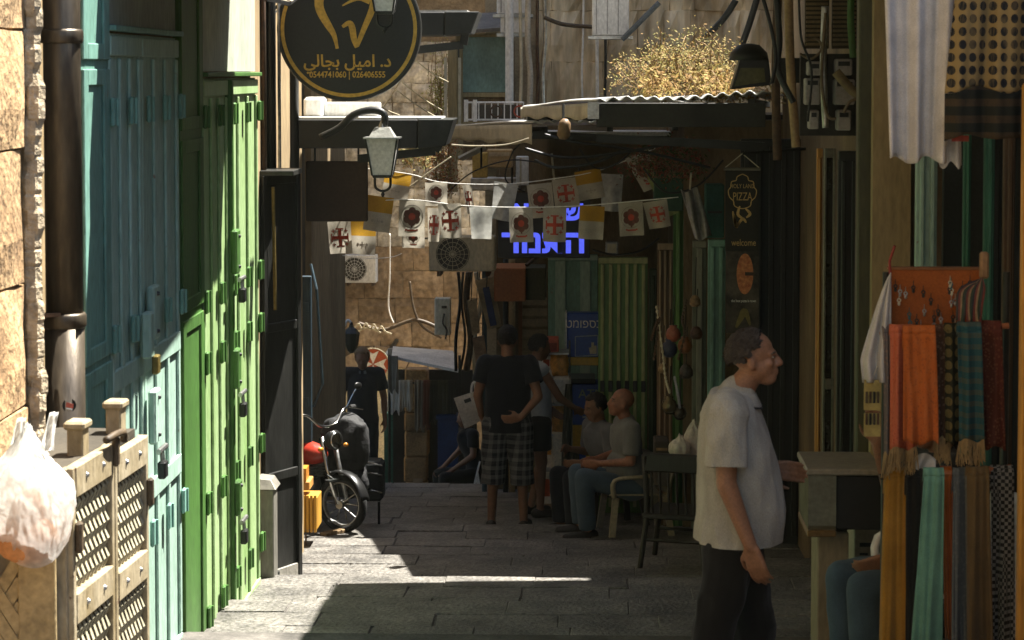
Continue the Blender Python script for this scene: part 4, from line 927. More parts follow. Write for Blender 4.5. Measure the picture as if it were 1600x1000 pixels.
pz = MB().prism([(M(13, Yb)*math.cos(t), M(32, Yb)*math.sin(t)) for t in [2*math.pi*i/28 for i in range(28)]], (c.x, Yb+.001, c.z), (1,0,0), (0,0,1), (0, -.003, 0)).obj('pizza_picture', mat('pizza', (.48, .20, .07), rough=.7, var=.5, scale=30, bump=0, col2=(.28, .07, .03)), pb)
MB().prism([(0, -.012), (.07, -.012), (.07, .012), (0, .014)], (c.x, Yb-.003, c.z), (1,0,0), (0,0,1), (0, -.002, 0)).obj('missing_slice', mat('slice_gap', (.05, .03, .02)), pb)
q = P(1162, 472, YB2); text('the best pizza in town', M(6, Yb), 'lettering', WHT, pb, (q.x, YB2, q.z), (1,0,0), (0,0,1), ext=.001, squash=.72)
stroke(pb, 'leaf_picture', [(1150, 512), (1158, 496), (1164, 486), (1172, 508)], lambda t: M(3+7*math.sin(math.pi*t), Yb), YB2, mat('basil', (.16, .13, .04)), th=.002)
MB().bar(P(1160, 240, Yb), P(1160, 240, Yb)+V((.5, .2, .03)), .02, .02).obj('arm', BLACKP, pb)
# ================================================================== lit Hebrew sign
hs = thing('led_sign', 'black sign with blue lit Hebrew letters behind the flags', 'sign', P(850, 403, 20.0))
MB().box(*RB(778, 302, 922, 403, 20.0, .1)).obj('case', mat('led_black', (.008, .008, .012), rough=.5, bump=0), hs, bev=.006)
LED = mat('led_blue', (.05, .08, .5), emit=((.09, .12, .85), .22), bump=0, var=.02)
YL = 19.996
for s_, x, y, sz_ in (('\u05e8\u05d5\u05e0\u05ea\u05d4', 850, 394, 49), ('\u05e9', 896, 343, 40), ('\u05d0', 814, 343, 40)):
    q = P(x, y, YL); text(s_, M(sz_, YL), 'lit_letters', LED, hs, (q.x, YL, q.z), (1,0,0), (0,0,1), ext=.006, squash=1.06, bold=M(1.6, YL))
for x in (800, 905): MB().tube([P(x, 302, 20.05), P(x, 262, 20.05)], .012, 6).obj('hanger', BLACKP, hs)
# ================================================================== air conditioners
def aircon(label, x0, y0, x1, y1, Y, m, fan=.34, fcx=.40, depth=.28):
    a, b = RB(x0, y0, x1, y1, Y, depth); w, h = b[0]-a[0], b[2]-a[2]
    t = thing('air_conditioner', label, 'air conditioner', ((a[0]+b[0])/2, Y, a[2]))
    MB().box(a, b).obj('case', m, t, bev=.012)
    c = V((a[0]+w*fcx, Y-.003, a[2]+h*.5)); r = h*fan*1.15
    MB().lathe([(r, 0), (r, .006)], (c.x, Y+.003, c.z), (0, -1, 0), 32).obj('fan_opening', mat('fan_dark', (.05, .045, .035)), t)
    g = MB()
    for k in range(4): g.ring((c.x, Y-.005, c.z), (1,0,0), (0,0,1), (0, -.004, 0), r*(k+.85)/4-.005, r*(k+.85)/4, 28)
    for k in range(8):
        t_ = math.pi*k/8; g.bar(c+V((math.cos(t_)*r, -.011, math.sin(t_)*r)), c-V((math.cos(t_)*r, .011, math.sin(t_)*r)), .004, .004)
    g.obj('fan_grille', m, t)
    MB().box((a[0]+w*.76, Y-.006, a[2]+h*.08), (b[0]-w*.03, Y-.0005, b[2]-h*.08)).obj('service_panel', m, t, bev=.004)
    for s in (.12, .85): MB().box((a[0]+w*s, Y+.02, a[2]-.05), (a[0]+w*s+.04, Y+depth+.1, a[2]-.001)).obj('bracket', RUST, t)
    return t
aircon('cream air conditioner unit with a big fan above the hanging frames', 670, 370, 774, 424, 22.0, CREAM, .42, .36)
aircon('white air conditioner on the far block wall', 535, 399, 588, 442, 35.6, WHITEP, .38, .36)
wa = thing('wall_unit', 'tall narrow white unit on the far wall beside the hanging frames', 'unit', P(691, 525, 26.5))
MB().box(*RB(679, 466, 704, 524, 26.5, .15)).obj('case', CREAM, wa, bev=.01); MB().box(*RB(690, 478, 698, 482, 26.49, .012)).obj('badge', BROWNP, wa)
MB().tube(curve([P(694, 490, 26.48), P(692, 505, 26.48), P(698, 515, 26.48), P(696, 530, 26.48)], 10), .012, 6).obj('cable', BROWNP, wa)
for x0, x1, y0, y1, Y, lab in ((776, 826, -50, 22, 24.5, 'white box unit high on the bend beside the teal window'), (782, 822, 24, 52, 24.5, 'lower white box unit beside the teal window'), (925, 983, -60, 56, 22.0, 'white air conditioner side on the ochre building')):
    t = thing('white_unit', lab, 'unit', P((x0+x1)/2, y1, Y)); MB().box(*RB(x0, y0, x1, y1, Y, .3)).obj('case', WHITEP, t, bev=.012)
    for k in range(3): MB().box(*RB(x0+6+k*(x1-x0)/3.4, y0, x0+8+k*(x1-x0)/3.4, y1-3, Y-.004, .004)).obj('groove', mat('groove', (.40, .40, .37)), t)
    MB().box(*RB(x0-6, y1, x1+6, y1+5, Y-.02, .4)).obj('bracket', STEEL, t)
# ================================================================== enclosed balcony with teal window
eb = thing('enclosed_balcony', 'wooden enclosed balcony with a large teal window at the bend', 'balcony', P(752, 240, 26.0))
Yw = 26.0
MB().box(*RB(704, 62, 800, 250, Yw+.06, .95)).obj('body', WOOD, eb)
MB().box(*RB(722, 58, 790, 144, Yw+.03, .03)).obj('window_pane', mat('teal_pane', (.20, .34, .29), rough=.35, var=.35, scale=2, streak=2, bump=.05), eb)
for r in ((712, 52, 723, 250), (790, 52, 800, 250), (723.5, 52, 789.5, 58), (723.5, 145, 789.5, 152), (723.5, 190, 789.5, 196)): MB().box(*RB(*r, Yw, .06)).obj('frame_board', mat('balcony_wood', (.40, .30, .14), var=.3, streak=6), eb, bev=.005)
MB().add([P(700, 52, Yw-.2), P(806, 44, Yw-.2), P(806, 20, Yw+.9), P(712, 25, Yw+.9)], [(0, 1, 2, 3)]).obj('sloping_roof', mat('grey_roof', (.20, .17, .14), var=.3), eb, solid=.04)
MB().tube([P(718, 130, 25.9), P(716, 64, 25.9)], .008, 5).obj('downlead', BLACKP, eb)
bp_ = thing('wooden_post', 'pale wooden post framed with battens left of the teal window', 'post', P(706, 300, 25.6))
MB().box(*RB(700, 66, 714, 300, 25.6, .1)).obj('post', mat('balcony_wood', (.4, .3, .14)), bp_, bev=.006)
for x in (694, 716): MB().box(*RB(x, 90, x+4, 200, 25.58, .04)).obj('batten', CREAM, bp_)
# crate shelf with wire front on the awning
cs = thing('wire_rack', 'white wire rack with reels standing on the smaller awning', 'rack', P(770, 190, 21.5))
for y in (160, 187): MB().tube([P(728, y, 21.5), P(818, y, 21.5)], .010, 6).obj('rail', WHITEP, cs)
for x in range(728, 820, 10): MB().tube([P(x, 160, 21.5), P(x, 188, 21.5)], .006, 5).obj('wire', WHITEP, cs)
for x in (728, 742): MB().box(*RB(x-3, 156, x+3, 190, 21.48, .06)).obj('upright', WHITEP, cs)
MB().box(*RB(744, 164, 816, 188, 21.7, .2)).obj('dark_tray', mat('tray', (.06, .05, .035)), cs)
for x, m in ((775, RUST), (812, mat('red_reel', (.4, .08, .04)))): MB().ring(P(x, 174, 21.45), (1,0,0), (0,0,1), (0, -.03, 0), .045, .06, 20).obj('reel', m, cs)
# conduits on the bend building
for i, (x, r, m, lab) in enumerate(((796, .05, WHITEP, 'white stained duct right of the teal window'), (812, .02, CREAM, 'cream conduit on the bend building'), (826, .035, mat('pale_pipe', (.55, .5, .4), var=.3), 'pale thick conduit on the bend building'), (840, .02, RUST, 'rusty conduit on the bend building'), (850, .025, STEEL, 'steel conduit on the bend building edge'), (912, .012, WHITEP, 'white cable down the ochre wall'), (934, .02, WHITEP, 'white flexible tube below the side-on air conditioner'), (944, .018, BLACKP, 'black flexible tube below the side-on air conditioner'))):
    cord(lab, [P(x, -30, 24), P(x+2*math.sin(i*2), 60, 24), P(x+3*math.sin(i), 120, 24), P(x, 190, 24)], r, m, 'pipe', 'conduits on the bend', name='conduit')
cord('dark bracing strut across the ochre wall', [P(972, 62, 21.8), P(1000, 34, 21.8), P(1030, 4, 21.8)], .03, mat('slate', (.12, .14, .15)), 'strut', name='strut')
cord('dark cable looped on the ochre wall', [P(850, 27, 23.5), P(880, 38, 23.5), P(925, 42, 23.5)], .025, BROWNP, 'cable', name='cable')
for (a, lab) in (([(1188, -20), (1170, 40), (1150, 95)], 'dark leaning pole over the dry vines'), ([(1150, 0), (1130, 30), (1100, 60)], 'slanting rod above the dry vines')):
    cord(lab, [P(*p, 18.5) for p in a], .03, MET_DK, 'pole', name='leaning_pole')
# ================================================================== shop fronts at the bend
leaf('teal door with a bright edge behind the cash machine sign', 856, 398, 934, 22.4, TEALD, 2, TEAL, name='teal_door', cat='door')
rs_ = thing('roller_shutter', 'tan slatted roller shutter behind the man in the sleeveless shirt', 'shutter', P(834, 800, 24.0))
for k in range(26):
    z0 = -3.0+k*.115
    if z0 > P(0, 470, 24).z: break
    a, b = P(816, 500, 24), P(858, 500, 24)
    MB().prism([(0, 0), (-.02, .03), (-.012, .10), (0, .112)], (a.x, 24.0, z0), (0,1,0), (0,0,1), (b.x-a.x, 0, 0)).obj('slat', mat('roller_tan', (.26, .20, .10), rough=.6, var=.25), rs_)
MB().box(*RB(810, 470, 816, 800, 23.95, .08)).obj('guide', mat('guide_rust', (.22, .10, .04), var=.3), rs_)
ob_ = thing('orange_box_sign', 'terracotta box sign jutting out above the roller shutter', 'sign', P(810, 472, 22.6))
a, b = RB(772, 419, 821, 471, 22.6, .6)
MB().box(a, b).obj('box', mat('terracotta', (.36, .125, .035), rough=.6, var=.12, bump=.03), ob_, bev=.01)
MB().box((b[0]+.001, 22.75, a[2]), (b[0]+.2, 23.2, b[2]-.01)).obj('side_box', mat('olive_box', (.06, .06, .03)), ob_, bev=.006)
MB().bar((b[0], 22.9, b[2]), (b[0]+.2, 23.2, b[2]+.15), .03, .03).obj('bracket', RUST, ob_)
# cash machine sign and machine
ATMB = mat('atm_blue', (.025, .075, .33), rough=.4, var=.12, bump=.02); ATMY = mat('atm_yellow', (.46, .30, .03), rough=.5, var=.1, bump=.02)
am = thing('cash_sign', 'blue box sign with Hebrew lettering and a pointing hand', 'sign', P(912, 570, 21.0))
MB().box(*RB(886, 489, 938, 558, 21.0, .14)).obj('panel', ATMB, am, bev=.01)
MB().box(*RB(886.5, 558.5, 938, 571, 21.0, .14)).obj('yellow_foot', ATMY, am, bev=.006)
MB().box(*RB(883, 487, 885.5, 571, 21.0, .16)).obj('side_strip', STEEL, am)
q = P(912, 512, 20.998); text('\u05d8\u05de\u05d5\u05e4\u05e1\u05db', M(19, 21), 'lettering', WHT, am, (q.x, 20.998, q.z), (1,0,0), (0,0,1), ext=.001, squash=.9)
for pts in ([(899, 526), (934, 524)], [(899, 526), (899, 557)], [(899, 557), (934, 555)], [(934, 524), (934, 555)]): stroke(am, 'screen_line', pts, M(1.6, 21), 20.998, mat('pale_blue', (.35, .42, .5), bump=0), th=.002, n=2)
for pts in ([(926, 535), (926, 553)], [(930, 540), (930, 553)], [(922, 543), (924, 553)]): stroke(am, 'hand_mark', pts, M(4, 21), 20.996, mat('hand_cream', (.6, .55, .4), bump=0), th=.002, n=2)
mc = thing('cash_machine', 'blue and yellow cash machine beneath the cash sign', 'machine', (P(915, 700, 21.3).x, 21.4, sz(21.4)))
a, b = RB(889, 600, 940, 664, 21.3, .35)
MB().box(a, b).obj('upper_case', ATMB, mc, bev=.01)
MB().box((a[0], 21.3, sz(21.4)), (b[0], 21.65, a[2]-.002)).obj('lower_case', ATMY, mc, bev=.01)
MB().prism([(0, 0), (.30, 0), (.12, .42), (0, .30)], (a[0]-.001, 21.29, a[2]-.62), (1,0,0), (0,0,1), (0, .005, 0)).obj('blue_wedge', ATMB, mc)
MB().box(*RB(886, 592, 930, 600, 21.2, .4)).obj('hood', BLACKP, mc, bev=.008)
q = P(924, 622, 21.296); text('ATM', M(20, 21.3), 'lettering', mat('atm_letter', (.28, .36, .2), bump=0), mc, (q.x, 21.298, q.z), (1,0,0), (0,0,1), ext=.001)
for pts in ([(897, 645), (928, 644)], [(910, 652), (926, 651)]): stroke(mc, 'print_line', pts, M(3, 21.3), 21.298, mat('pale_blue', (.35, .42, .5)), th=.001, n=2)
# ================================================================== snack display tower
sd = thing('snack_stand', 'low stand on thin legs carrying the tower of snacks', 'stand', (P(865, 800, 20.4).x, 20.4, sz(20.4)))
a, b = P(832, 790, 20.4), P(898, 790, 20.4)
MB().box((a.x, 20.3, a.z-.03), (b.x, 20.75, a.z)).obj('top', mat('stand_top', (.24, .17, .09), var=.3), sd, bev=.006)
for x, y in ((a.x+.03, 20.33), (b.x-.03, 20.33), (a.x+.03, 20.7), (b.x-.03, 20.7)): MB().tube([(x, y, a.z-.03), (x*1.0+(.03 if x > a.x+.1 else -.0), y, sz(20.4)-.01)], .014, 6).obj('leg', BLACKP, sd)
zt0 = a.z
def goods(name, label, cat, x0, y0, x1, y1, Y, m, bev=.008, d=.2, kind='box', strip=None):
    p, q = RB(x0, y0, x1, y1, Y, d); t = thing(name, label, cat, ((p[0]+q[0])/2, Y+d/2, p[2]), group='snacks on the display tower')
    if kind == 'box': MB().box(p, q).obj('carton', m, t, bev=bev)
    elif kind == 'bag':
        c = (V(p)+V(q))/2; w, h = (q[0]-p[0])/2, (q[2]-p[2])/2
        bm = bmesh.new(); bmesh.ops.create_grid(bm, x_segments=10, y_segments=12, size=1)
        mb = MB()
        for sg in (-1, 1):
            mb.sheet(lambda u, v: V((c.x+(u*2-1)*w*(1-.06*math.sin(v*9)), c.y+sg*d*.42*(1-(u*2-1)**2)*(1-(v*2-1)**4)+.008*math.sin(u*17+v*7), c.z+(v*2-1)*h)), 12, 14)
        bm.free(); mb.obj('bag', m, t, smooth=True)
    else: MB().lathe([((q[0]-p[0])/2*.92, 0), ((q[0]-p[0])/2, .03), ((q[0]-p[0])/2, q[2]-p[2]-.03), ((q[0]-p[0])/2*.9, q[2]-p[2])], ((p[0]+q[0])/2, Y+d/2, p[2]), n=22).obj('drum', m, t, smooth=True)
    if strip: MB().box((p[0]+.015, Y-.003, p[2]+(q[2]-p[2])*.25), (q[0]-.015, Y-.0008, p[2]+(q[2]-p[2])*.75)).obj('print', strip, t)
    return t
CW, CO, CR = mat('carton_white', (.80, .74, .62), var=.25, scale=9), mat('snack_orange', (.75, .36, .07), rough=.4, var=.35, scale=12), mat('carton_red', (.45, .09, .04), rough=.5, var=.3, scale=10)
goods('snack_tub', 'tall cream tub at the foot of the snack tower', 'tub', 861, 678, 889, 789, 20.35, mat('tub_cream', (.78, .70, .50), var=.15), kind='drum', d=.2)
goods('snack_carton', 'white carton with spotted print on the snack stand', 'carton', 845, 735, 862, 789, 20.5, CW, strip=CR)
goods('snack_bag', 'spotted snack bag leaning at the foot of the tower', 'bag', 832, 745, 849, 789, 20.45, mat('spotted_bag', (.55, .42, .30), var=.6, scale=30, col2=(.2, .06, .03)), kind='bag', d=.14)
goods('snack_bag', 'orange snack bag on the cream tub', 'bag', 862, 632, 887, 679, 20.4, CO, kind='bag', d=.16)
goods('snack_carton', 'white carton behind the orange bags', 'carton', 848, 640, 864, 734, 20.55, CW, strip=CO)
goods('snack_carton', 'pale carton with rounded edge under the big orange bag', 'carton', 864, 590, 892, 632, 20.38, mat('carton_grey', (.68, .66, .58), var=.15), bev=.02)
goods('snack_carton', 'orange and white carton near the bare arm', 'carton', 847, 578, 864, 639, 20.5, CW, strip=CO)
goods('snack_bag', 'big orange snack bag near the top of the tower', 'bag', 859, 552, 888, 590, 20.42, CO, kind='bag', d=.18)
goods('snack_carton', 'white carton with red stripe under the topmost carton', 'carton', 846, 556, 861, 578, 20.5, CW, strip=CR)
goods('snack_carton', 'dark red carton with a white rim topping the snack tower', 'carton', 847, 529, 873, 555, 20.5, CR, strip=mat('carton_dark', (.16, .03, .02)))
rk = thing('snack_rack', 'thin metal frame holding up the snack tower', 'frame', (P(868, 790, 20.72).x, 20.72, zt0))
for x in (846, 890): MB().tube([P(x, 789, 20.74), P(x, 532, 20.74)], .010, 6).obj('upright', STEEL, rk)
for y in (552, 590, 632, 679, 735): MB().tube([P(846, y, 20.74), P(890, y, 20.74)], .008, 6).obj('shelf_bar', STEEL, rk); MB().box(*RB(847, y, 889, y+2, 20.40, .33)).obj('shelf', STEEL, rk)
for k, (x0, y0, x1, y1) in enumerate(((878, 600, 894, 740), (884, 705, 905, 790))):    # draped net bag
    tag(MB().sheet(lambda u, v: P(x0+(x1-x0)*(u*(1-.4*(1-v)**2)+.4*(1-v)**2), y0+(y1-y0)*v, 20.2+.05*math.sin(u*8+v*3)), 12, 20).obj('net_bag', mat('net', (.10, .10, .07), var=.4), None, smooth=True, solid=.01, fix=False), ['dark net bag draped from the snack tower', 'lower dark net bag beside the cream tub'][k], 'net bag')
# ================================================================== things hanging in the middle distance
for k, (p, Y, cols) in enumerate((([(742, 438), (770, 432), (784, 510), (762, 515)], 23.2, (.36, .28, .16)), ([(754, 450), (764, 448), (776, 508), (766, 510)], 23.1, (.04, .06, .16)), ([(730, 470), (744, 466), (750, 520), (738, 524)], 23.4, (.40, .31, .18)), ([(738, 528), (756, 524), (764, 580), (746, 590)], 23.6, (.42, .28, .17)))):
    t = thing('hanging_display', ['large tan panel hanging under the cream air conditioner', 'narrow dark blue panel on the large tan one', 'small tan panel beside the tangled cables', 'pinkish board hanging lowest by the roller shutter'][k], 'panel', P(*p[3], Y))
    mb = MB(); vv = [P(*q, Y) for q in p]; mb.add(vv+[v+V((0, .03, 0)) for v in vv], [(0,1,2,3),(7,6,5,4),(0,4,5,1),(1,5,6,2),(2,6,7,3),(3,7,4,0)]); mb.obj('panel', mat('hang%d' % k, cols, var=.35, scale=6), t, bev=.004)
    MB().tube([P(p[0][0]+6, p[0][1], Y), P(p[0][0]+8, 424, Y)], .006, 5).obj('hanging_cord', BLACKP, t)
for k, x in enumerate((716, 724, 733, 744, 757, 790, 800)):
    pts = [P(x, 425 if k < 5 else 405, 23.8), P(x+random.uniform(-8, 8), 470, 23.8), P(x+random.uniform(-6, 6), 530, 23.8), P(x+random.uniform(-5, 5), 640 if k > 2 else 580, 23.8)]
    cord(['thin grey cable tangled left of the hanging panels', 'black cable tangled left of the hanging panels', 'thick brown pipe left of the hanging panels', 'pale conduit behind the hanging panels', 'thin upright pole behind the plaid man', 'black upright pole beside the roller shutter', 'sun-flecked pale pole beside the roller shutter'][k], pts if k < 4 else [P(x, 405, 23.8), P(x, 540, 23.8), P(x, 780, 23.8)], [.02, .015, .04, .03, .03, .03, .04][k], [MET_DK, BLACKP, BROWNP, CREAM, mat('bluegrey', (.06, .10, .11)), BLACKP, mat('tan_pole', (.4, .3, .16))][k], 'cable' if k < 4 else 'pole', name='cable' if k < 4 else 'upright_pole')
wb = thing('paper_bag', 'flat white carrier bag with a cut-out handle hanging by the plaid man', 'bag', P(735, 670, 20.6))
vv = [P(x, y, 20.6) for x, y in ((709, 622), (743, 611), (758, 655), (726, 670))]
def bagp(u, v): return (vv[0]*(1-u)+vv[1]*u)*(1-v)+(vv[3]*(1-u)+vv[2]*u)*v
mb = MB()
for sg in (-1, 1): mb.sheet(lambda u, v: bagp(u, v)+V((0, sg*.03*math.sin(math.pi*min(1, v*1.1))*math.sin(math.pi*u), 0)), 10, 10)
mb.obj('sheet', mat('bag_white', (.62, .58, .50), rough=.5, var=.1, trans=.2), wb, smooth=True)
MB().bar(bagp(.40, .20)+V((0, -.026, 0)), bagp(.70, .20)+V((0, -.026, 0)), .01, .035).obj('handle_hole', BLACKP, wb)
MB().tube(curve([bagp(.8, 0), P(738, 600, 20.6), P(744, 596, 20.62), P(757, 590, 20.8)], 12), .012, 6).obj('tie', WHT, wb)
# ---- clutter under the awnings in the middle distance
def clut(name, label, cat, r, Y, d, m, extra=None):
    t = thing(name, label, cat, P((r[0]+r[2])/2, r[3], Y)); MB().box(*RB(*r, Y, d)).obj('body', m, t, bev=.01)
    if extra: MB().box(*RB(*extra[0], Y-.006, .006)).obj('panel', extra[1], t)
    return t
clut('tan_carton', 'tan carton on a shelf above the rear flag string', 'carton', (760, 234, 800, 262), 23.4, .3, mat('carton_tan', (.42, .29, .13), var=.2), ((764, 238, 796, 244), mat('carton_tape', (.5, .4, .25))))
clut('yellow_sign', 'small yellow signboard under the smaller awning', 'sign', (738, 238, 762, 278), 23.0, .06, mat('yellow_sign', (.58, .40, .10), var=.2))
clut('grey_ledge', 'grey stone ledge behind the rear flags', 'ledge', (735, 278, 812, 298), 24.0, .3, STONEG)
clut('white_shutter', 'narrow white shutter above the blue-lettered sign', 'shutter', (806, 244, 826, 290), 23.6, .06, WHITEP, ((812, 246, 815, 288), CREAM))
clut('junction_box', 'grey junction box on the wall above the green folded door', 'box', (946, 378, 966, 398), 20.6, .12, STEEL, ((949, 381, 963, 395), CREAM))
clut('dark_crate', 'dark crate under the hanging pots behind the chair', 'crate', (1022, 690, 1046, 760), 17.4, .3, mat('crate_dark', (.05, .04, .03), var=.4), ((1025, 700, 1043, 704), WOOD))
clut('shop_shelf', 'shelf of small jars in the dark opening beside the teal shutter leaf', 'shelf', (1134, 560, 1152, 566), 17.9, .3, WOOD)
t = thing('small_canopy', 'small bright tilted canopy sheet below the smaller tin awning', 'canopy', P(742, 244, 21.4))
vv = [P(716, 246, 21.3), P(756, 226, 21.3), P(760, 232, 22.0), P(722, 250, 22.0)]
MB().add(vv, [(0, 1, 2, 3)]).obj('sheet', WHITEP, t, solid=.02); MB().tube([P(752, 228, 21.4), P(752, 262, 21.4)], .012, 6).obj('prop', MET_DK, t)
for k, (pts, r, m, lab) in enumerate((([(700, 300), (740, 268), (800, 250), (860, 258)], .008, BLACKP, 'thin dark cable crossing behind the rear flags'), ([(640, 376), (690, 372), (730, 390), (770, 380)], .010, BROWNP, 'brown cable sagging above the cream air conditioner'), ([(560, 505), (600, 515), (650, 500), (700, 520)], .03, BROWNP, 'thick brown cable along the far wall above the stall'),
     ([(862, 240), (866, 280), (872, 320), (868, 400)], .012, CREAM, 'pale cable dropping behind the blue-lettered sign'), ([(905, 232), (930, 262), (965, 255), (990, 232)], .008, BLACKP, 'black cable loop under the awning beam'), ([(1005, 262), (1040, 300), (1090, 290), (1130, 250)], .008, BLACKP, 'black cable loop over the planter box'), ([(925, 390), (960, 398), (1000, 392), (1030, 372)], .010, MET_DK, 'dark cable over the green folded door'),
     ([(640, 440), (646, 480), (660, 510), (690, 528)], .02, BROWNP, 'brown cable bending down the far wall'), ([(820, 300), (790, 280), (800, 240), (812, 226)], .008, BLACKP, 'thin black wire up to the smaller awning'))):
    cord(lab, [P(*p, [23, 24, 34, 22, 17.4, 17.4, 20, 34, 21][k]) for p in pts], r, m, 'cable', name='cable')
shrub('yellow dead creeper hanging over the far wall beside the lantern', 'dead_creeper', P(640, 225, 33), V((.5, .2, .35)), 1500, [(.42, .36, .16), (.5, .3, .12), (.3, .3, .1)], 11, leafm='deadcreeper_leaf', lw=.03)
for k, (x, y, r, col, lab) in enumerate(((1086, 470, 9, (.28, .18, .08), 'small wicker basket hanging beside the teal shutter leaf'), (1088, 520, 10, (.10, .05, .03), 'dark leather pouch hanging beside the teal shutter leaf'), (1072, 580, 11, (.07, .06, .05), 'black pan hanging under the orange brown pot'), (1036, 575, 8, (.30, .20, .10), 'small brass bell hanging by the brown planks'))):
    c = P(x, y, 17.9); R2 = M(r, 17.9); t = thing('hanging_ware', lab, 'ware', c-V((0, 0, R2)))
    MB().lathe([(R2*.6, -R2), (R2, -R2*.6), (R2*.95, .2*R2), (R2*.6, R2*.8), (R2*.3, R2)], c, n=14).obj('body', mat('ware%d' % k, col, rough=.5, var=.35, scale=20), t, smooth=True); MB().tube([c+V((0, 0, R2)), c+V((.01, .03, R2+.3))], .004, 5).obj('hanging_cord', BLACKP, t)
# ================================================================== stall of clothes far down the steps
YM = 28.6
ms = thing('market_stall', 'stall with a slanting white board roof and clothes hanging under it', 'stall', (P(660, 790, YM).x, YM, gz(YM)))
vv = [P(612, 556, YM-.5), P(716, 578, YM-.5), P(708, 548, YM+.6), P(614, 541, YM+.6)]
MB().add(vv+[v-V((0, 0, .035)) for v in vv], [(0,1,2,3),(7,6,5,4),(0,4,5,1),(1,5,6,2),(2,6,7,3),(3,7,4,0)]).obj('board_roof', mat('board_white', (.58, .58, .54), var=.2, scale=3), ms)
MB().tube([P(606, 595, YM), P(718, 604, YM)], .015, 6).obj('rail', MET_DK, ms)
for x in (608, 718): MB().tube([P(x, 555, YM), (P(x, 600, YM).x, YM, gz(YM)-.05)], .02, 6).obj('post', MET_DK, ms)
MB().box(*RB(606, 545, 640, 556, YM+.5, .06)).obj('fascia', mat('fascia_grey', (.3, .28, .24)), ms)
tag(MB().box((P(614, 600, YM+1).x, YM+1.0, gz(YM+1)-.1), (P(745, 600, YM+1).x, YM+1.06, P(0, 575, YM+1).z)).obj('back_cloth', mat('back_dark', (.02, .02, .016), var=.4), None), 'black cloth closing the back of the clothes stall', 'cloth')
def scarf(label, x0, x1, yt, yb, Y, m, folds=3, amp=.02, seed=0, fringe=None, spread=1.0, name='scarf', cat='scarf', group=None, slant=0, bar=True):
    rnd = random.Random(seed); t = thing(name, label, cat, P((x0+x1)/2, yb, Y), group=group); ph = rnd.uniform(0, 6); k2 = rnd.uniform(1.4, 2.2)
    def fn(u, v):
        xm = (x0+x1)/2+slant*v; hw = (x1-x0)/2*(1+(spread-1)*v)
        d = amp*(.35+.65*v)*(1.6*noise.noise(V((u*folds*2.3+ph, v*.7, seed*3.1)))+.9*noise.noise(V((u*folds*5.1+ph, v*1.1, seed*1.7)))+.5*math.sin(u*folds*6.28+ph+.6*math.sin(v*2)))
        p = P(xm+hw*(u*2-1), yt+(yb-yt)*v+4*math.sin(u*9+ph)*v, Y); return p+V((.3*d, d, 0))
    MB().sheet(fn, 40, 24).obj('cloth', m, t, smooth=True, solid=.004, fix=False)
    if bar: MB().sheet(lambda u, v: fn(u, 0)+V((0, .05*v, .03*math.sin(v*math.pi)-.16*max(0, v-.5))), 30, 8).obj('fold_over', m, t, smooth=True, solid=.004, fix=False)
    if fringe:
        mb = MB()
        for i in range(70):
            u = (i+.5)/70; p = fn(u, 1); mb.tube([p+V((0, 0, .005)), p+V((rnd.uniform(-.008, .008), rnd.uniform(-.01, .01), -.03-.02*rnd.random())), p+V((rnd.uniform(-.014, .014), 0, -.075-.03*rnd.random()))], .0016, 4)
        mb.obj('fringe', fringe, t)
    return t
for k, (x0, x1, y1, col, lab) in enumerate(((605, 626, 645, (.50, .47, .40), 'pale grey shirt hanging at the end of the clothes stall'), (624, 644, 640, (.42, .38, .30), 'cream striped top hanging on the clothes stall'), (648, 662, 672, (.26, .22, .17), 'patterned scarf hanging on the clothes stall'), (660, 672, 668, (.20, .08, .05), 'dark red garment on the clothes stall'), (671, 684, 660, (.06, .055, .035), 'black garment on the clothes stall beside the dark red one'), (684, 700, 655, (.085, .08, .05), 'dark olive garment on the clothes stall'), (699, 713, 650, (.05, .045, .035), 'black garment at the end of the stall rail'))):
    scarf(lab, x0, x1, 598, y1, YM-.04, cloth('garment%d' % k, col), 2, .03, k, name='hanging_garment', cat='garment', group='clothes on the far stall')
scarf('grey cloth draped over the corner of the stall roof', 608, 622, 556, 612, YM-.55, cloth('grey_drape', (.17, .16, .13)), 2, .03, 20, name='draped_cloth', cat='cloth', bar=False)
mp_ = thing('stone_pillar', 'rough brown stone pillar with posters behind the stall', 'pillar', (P(650, 700, 29.2).x, 29.2, gz(29.2)))
a, b = P(632, 640, 29.2), P(668, 640, 29.2); zz = gz(29.2)-.05; k = 0
while zz < P(0, 600, 29.2).z:
    h = random.uniform(.22, .34); MB().box((a.x+random.uniform(-.015, .015), 29.2+random.uniform(-.02, .02), zz), (b.x+random.uniform(-.015, .015), 29.5, zz+h-.008)).obj('block', mat('pillar_stone', (.30, .20, .09), var=.5, scale=5, bump=.5, col2=(.12, .075, .03), objvar=.2), mp_, bev=.02); zz += h
MB().box(*RB(646, 748, 660, 770, 29.15, .02)).obj('poster', mat('poster_faded', (.36, .27, .16), var=.3), mp_)
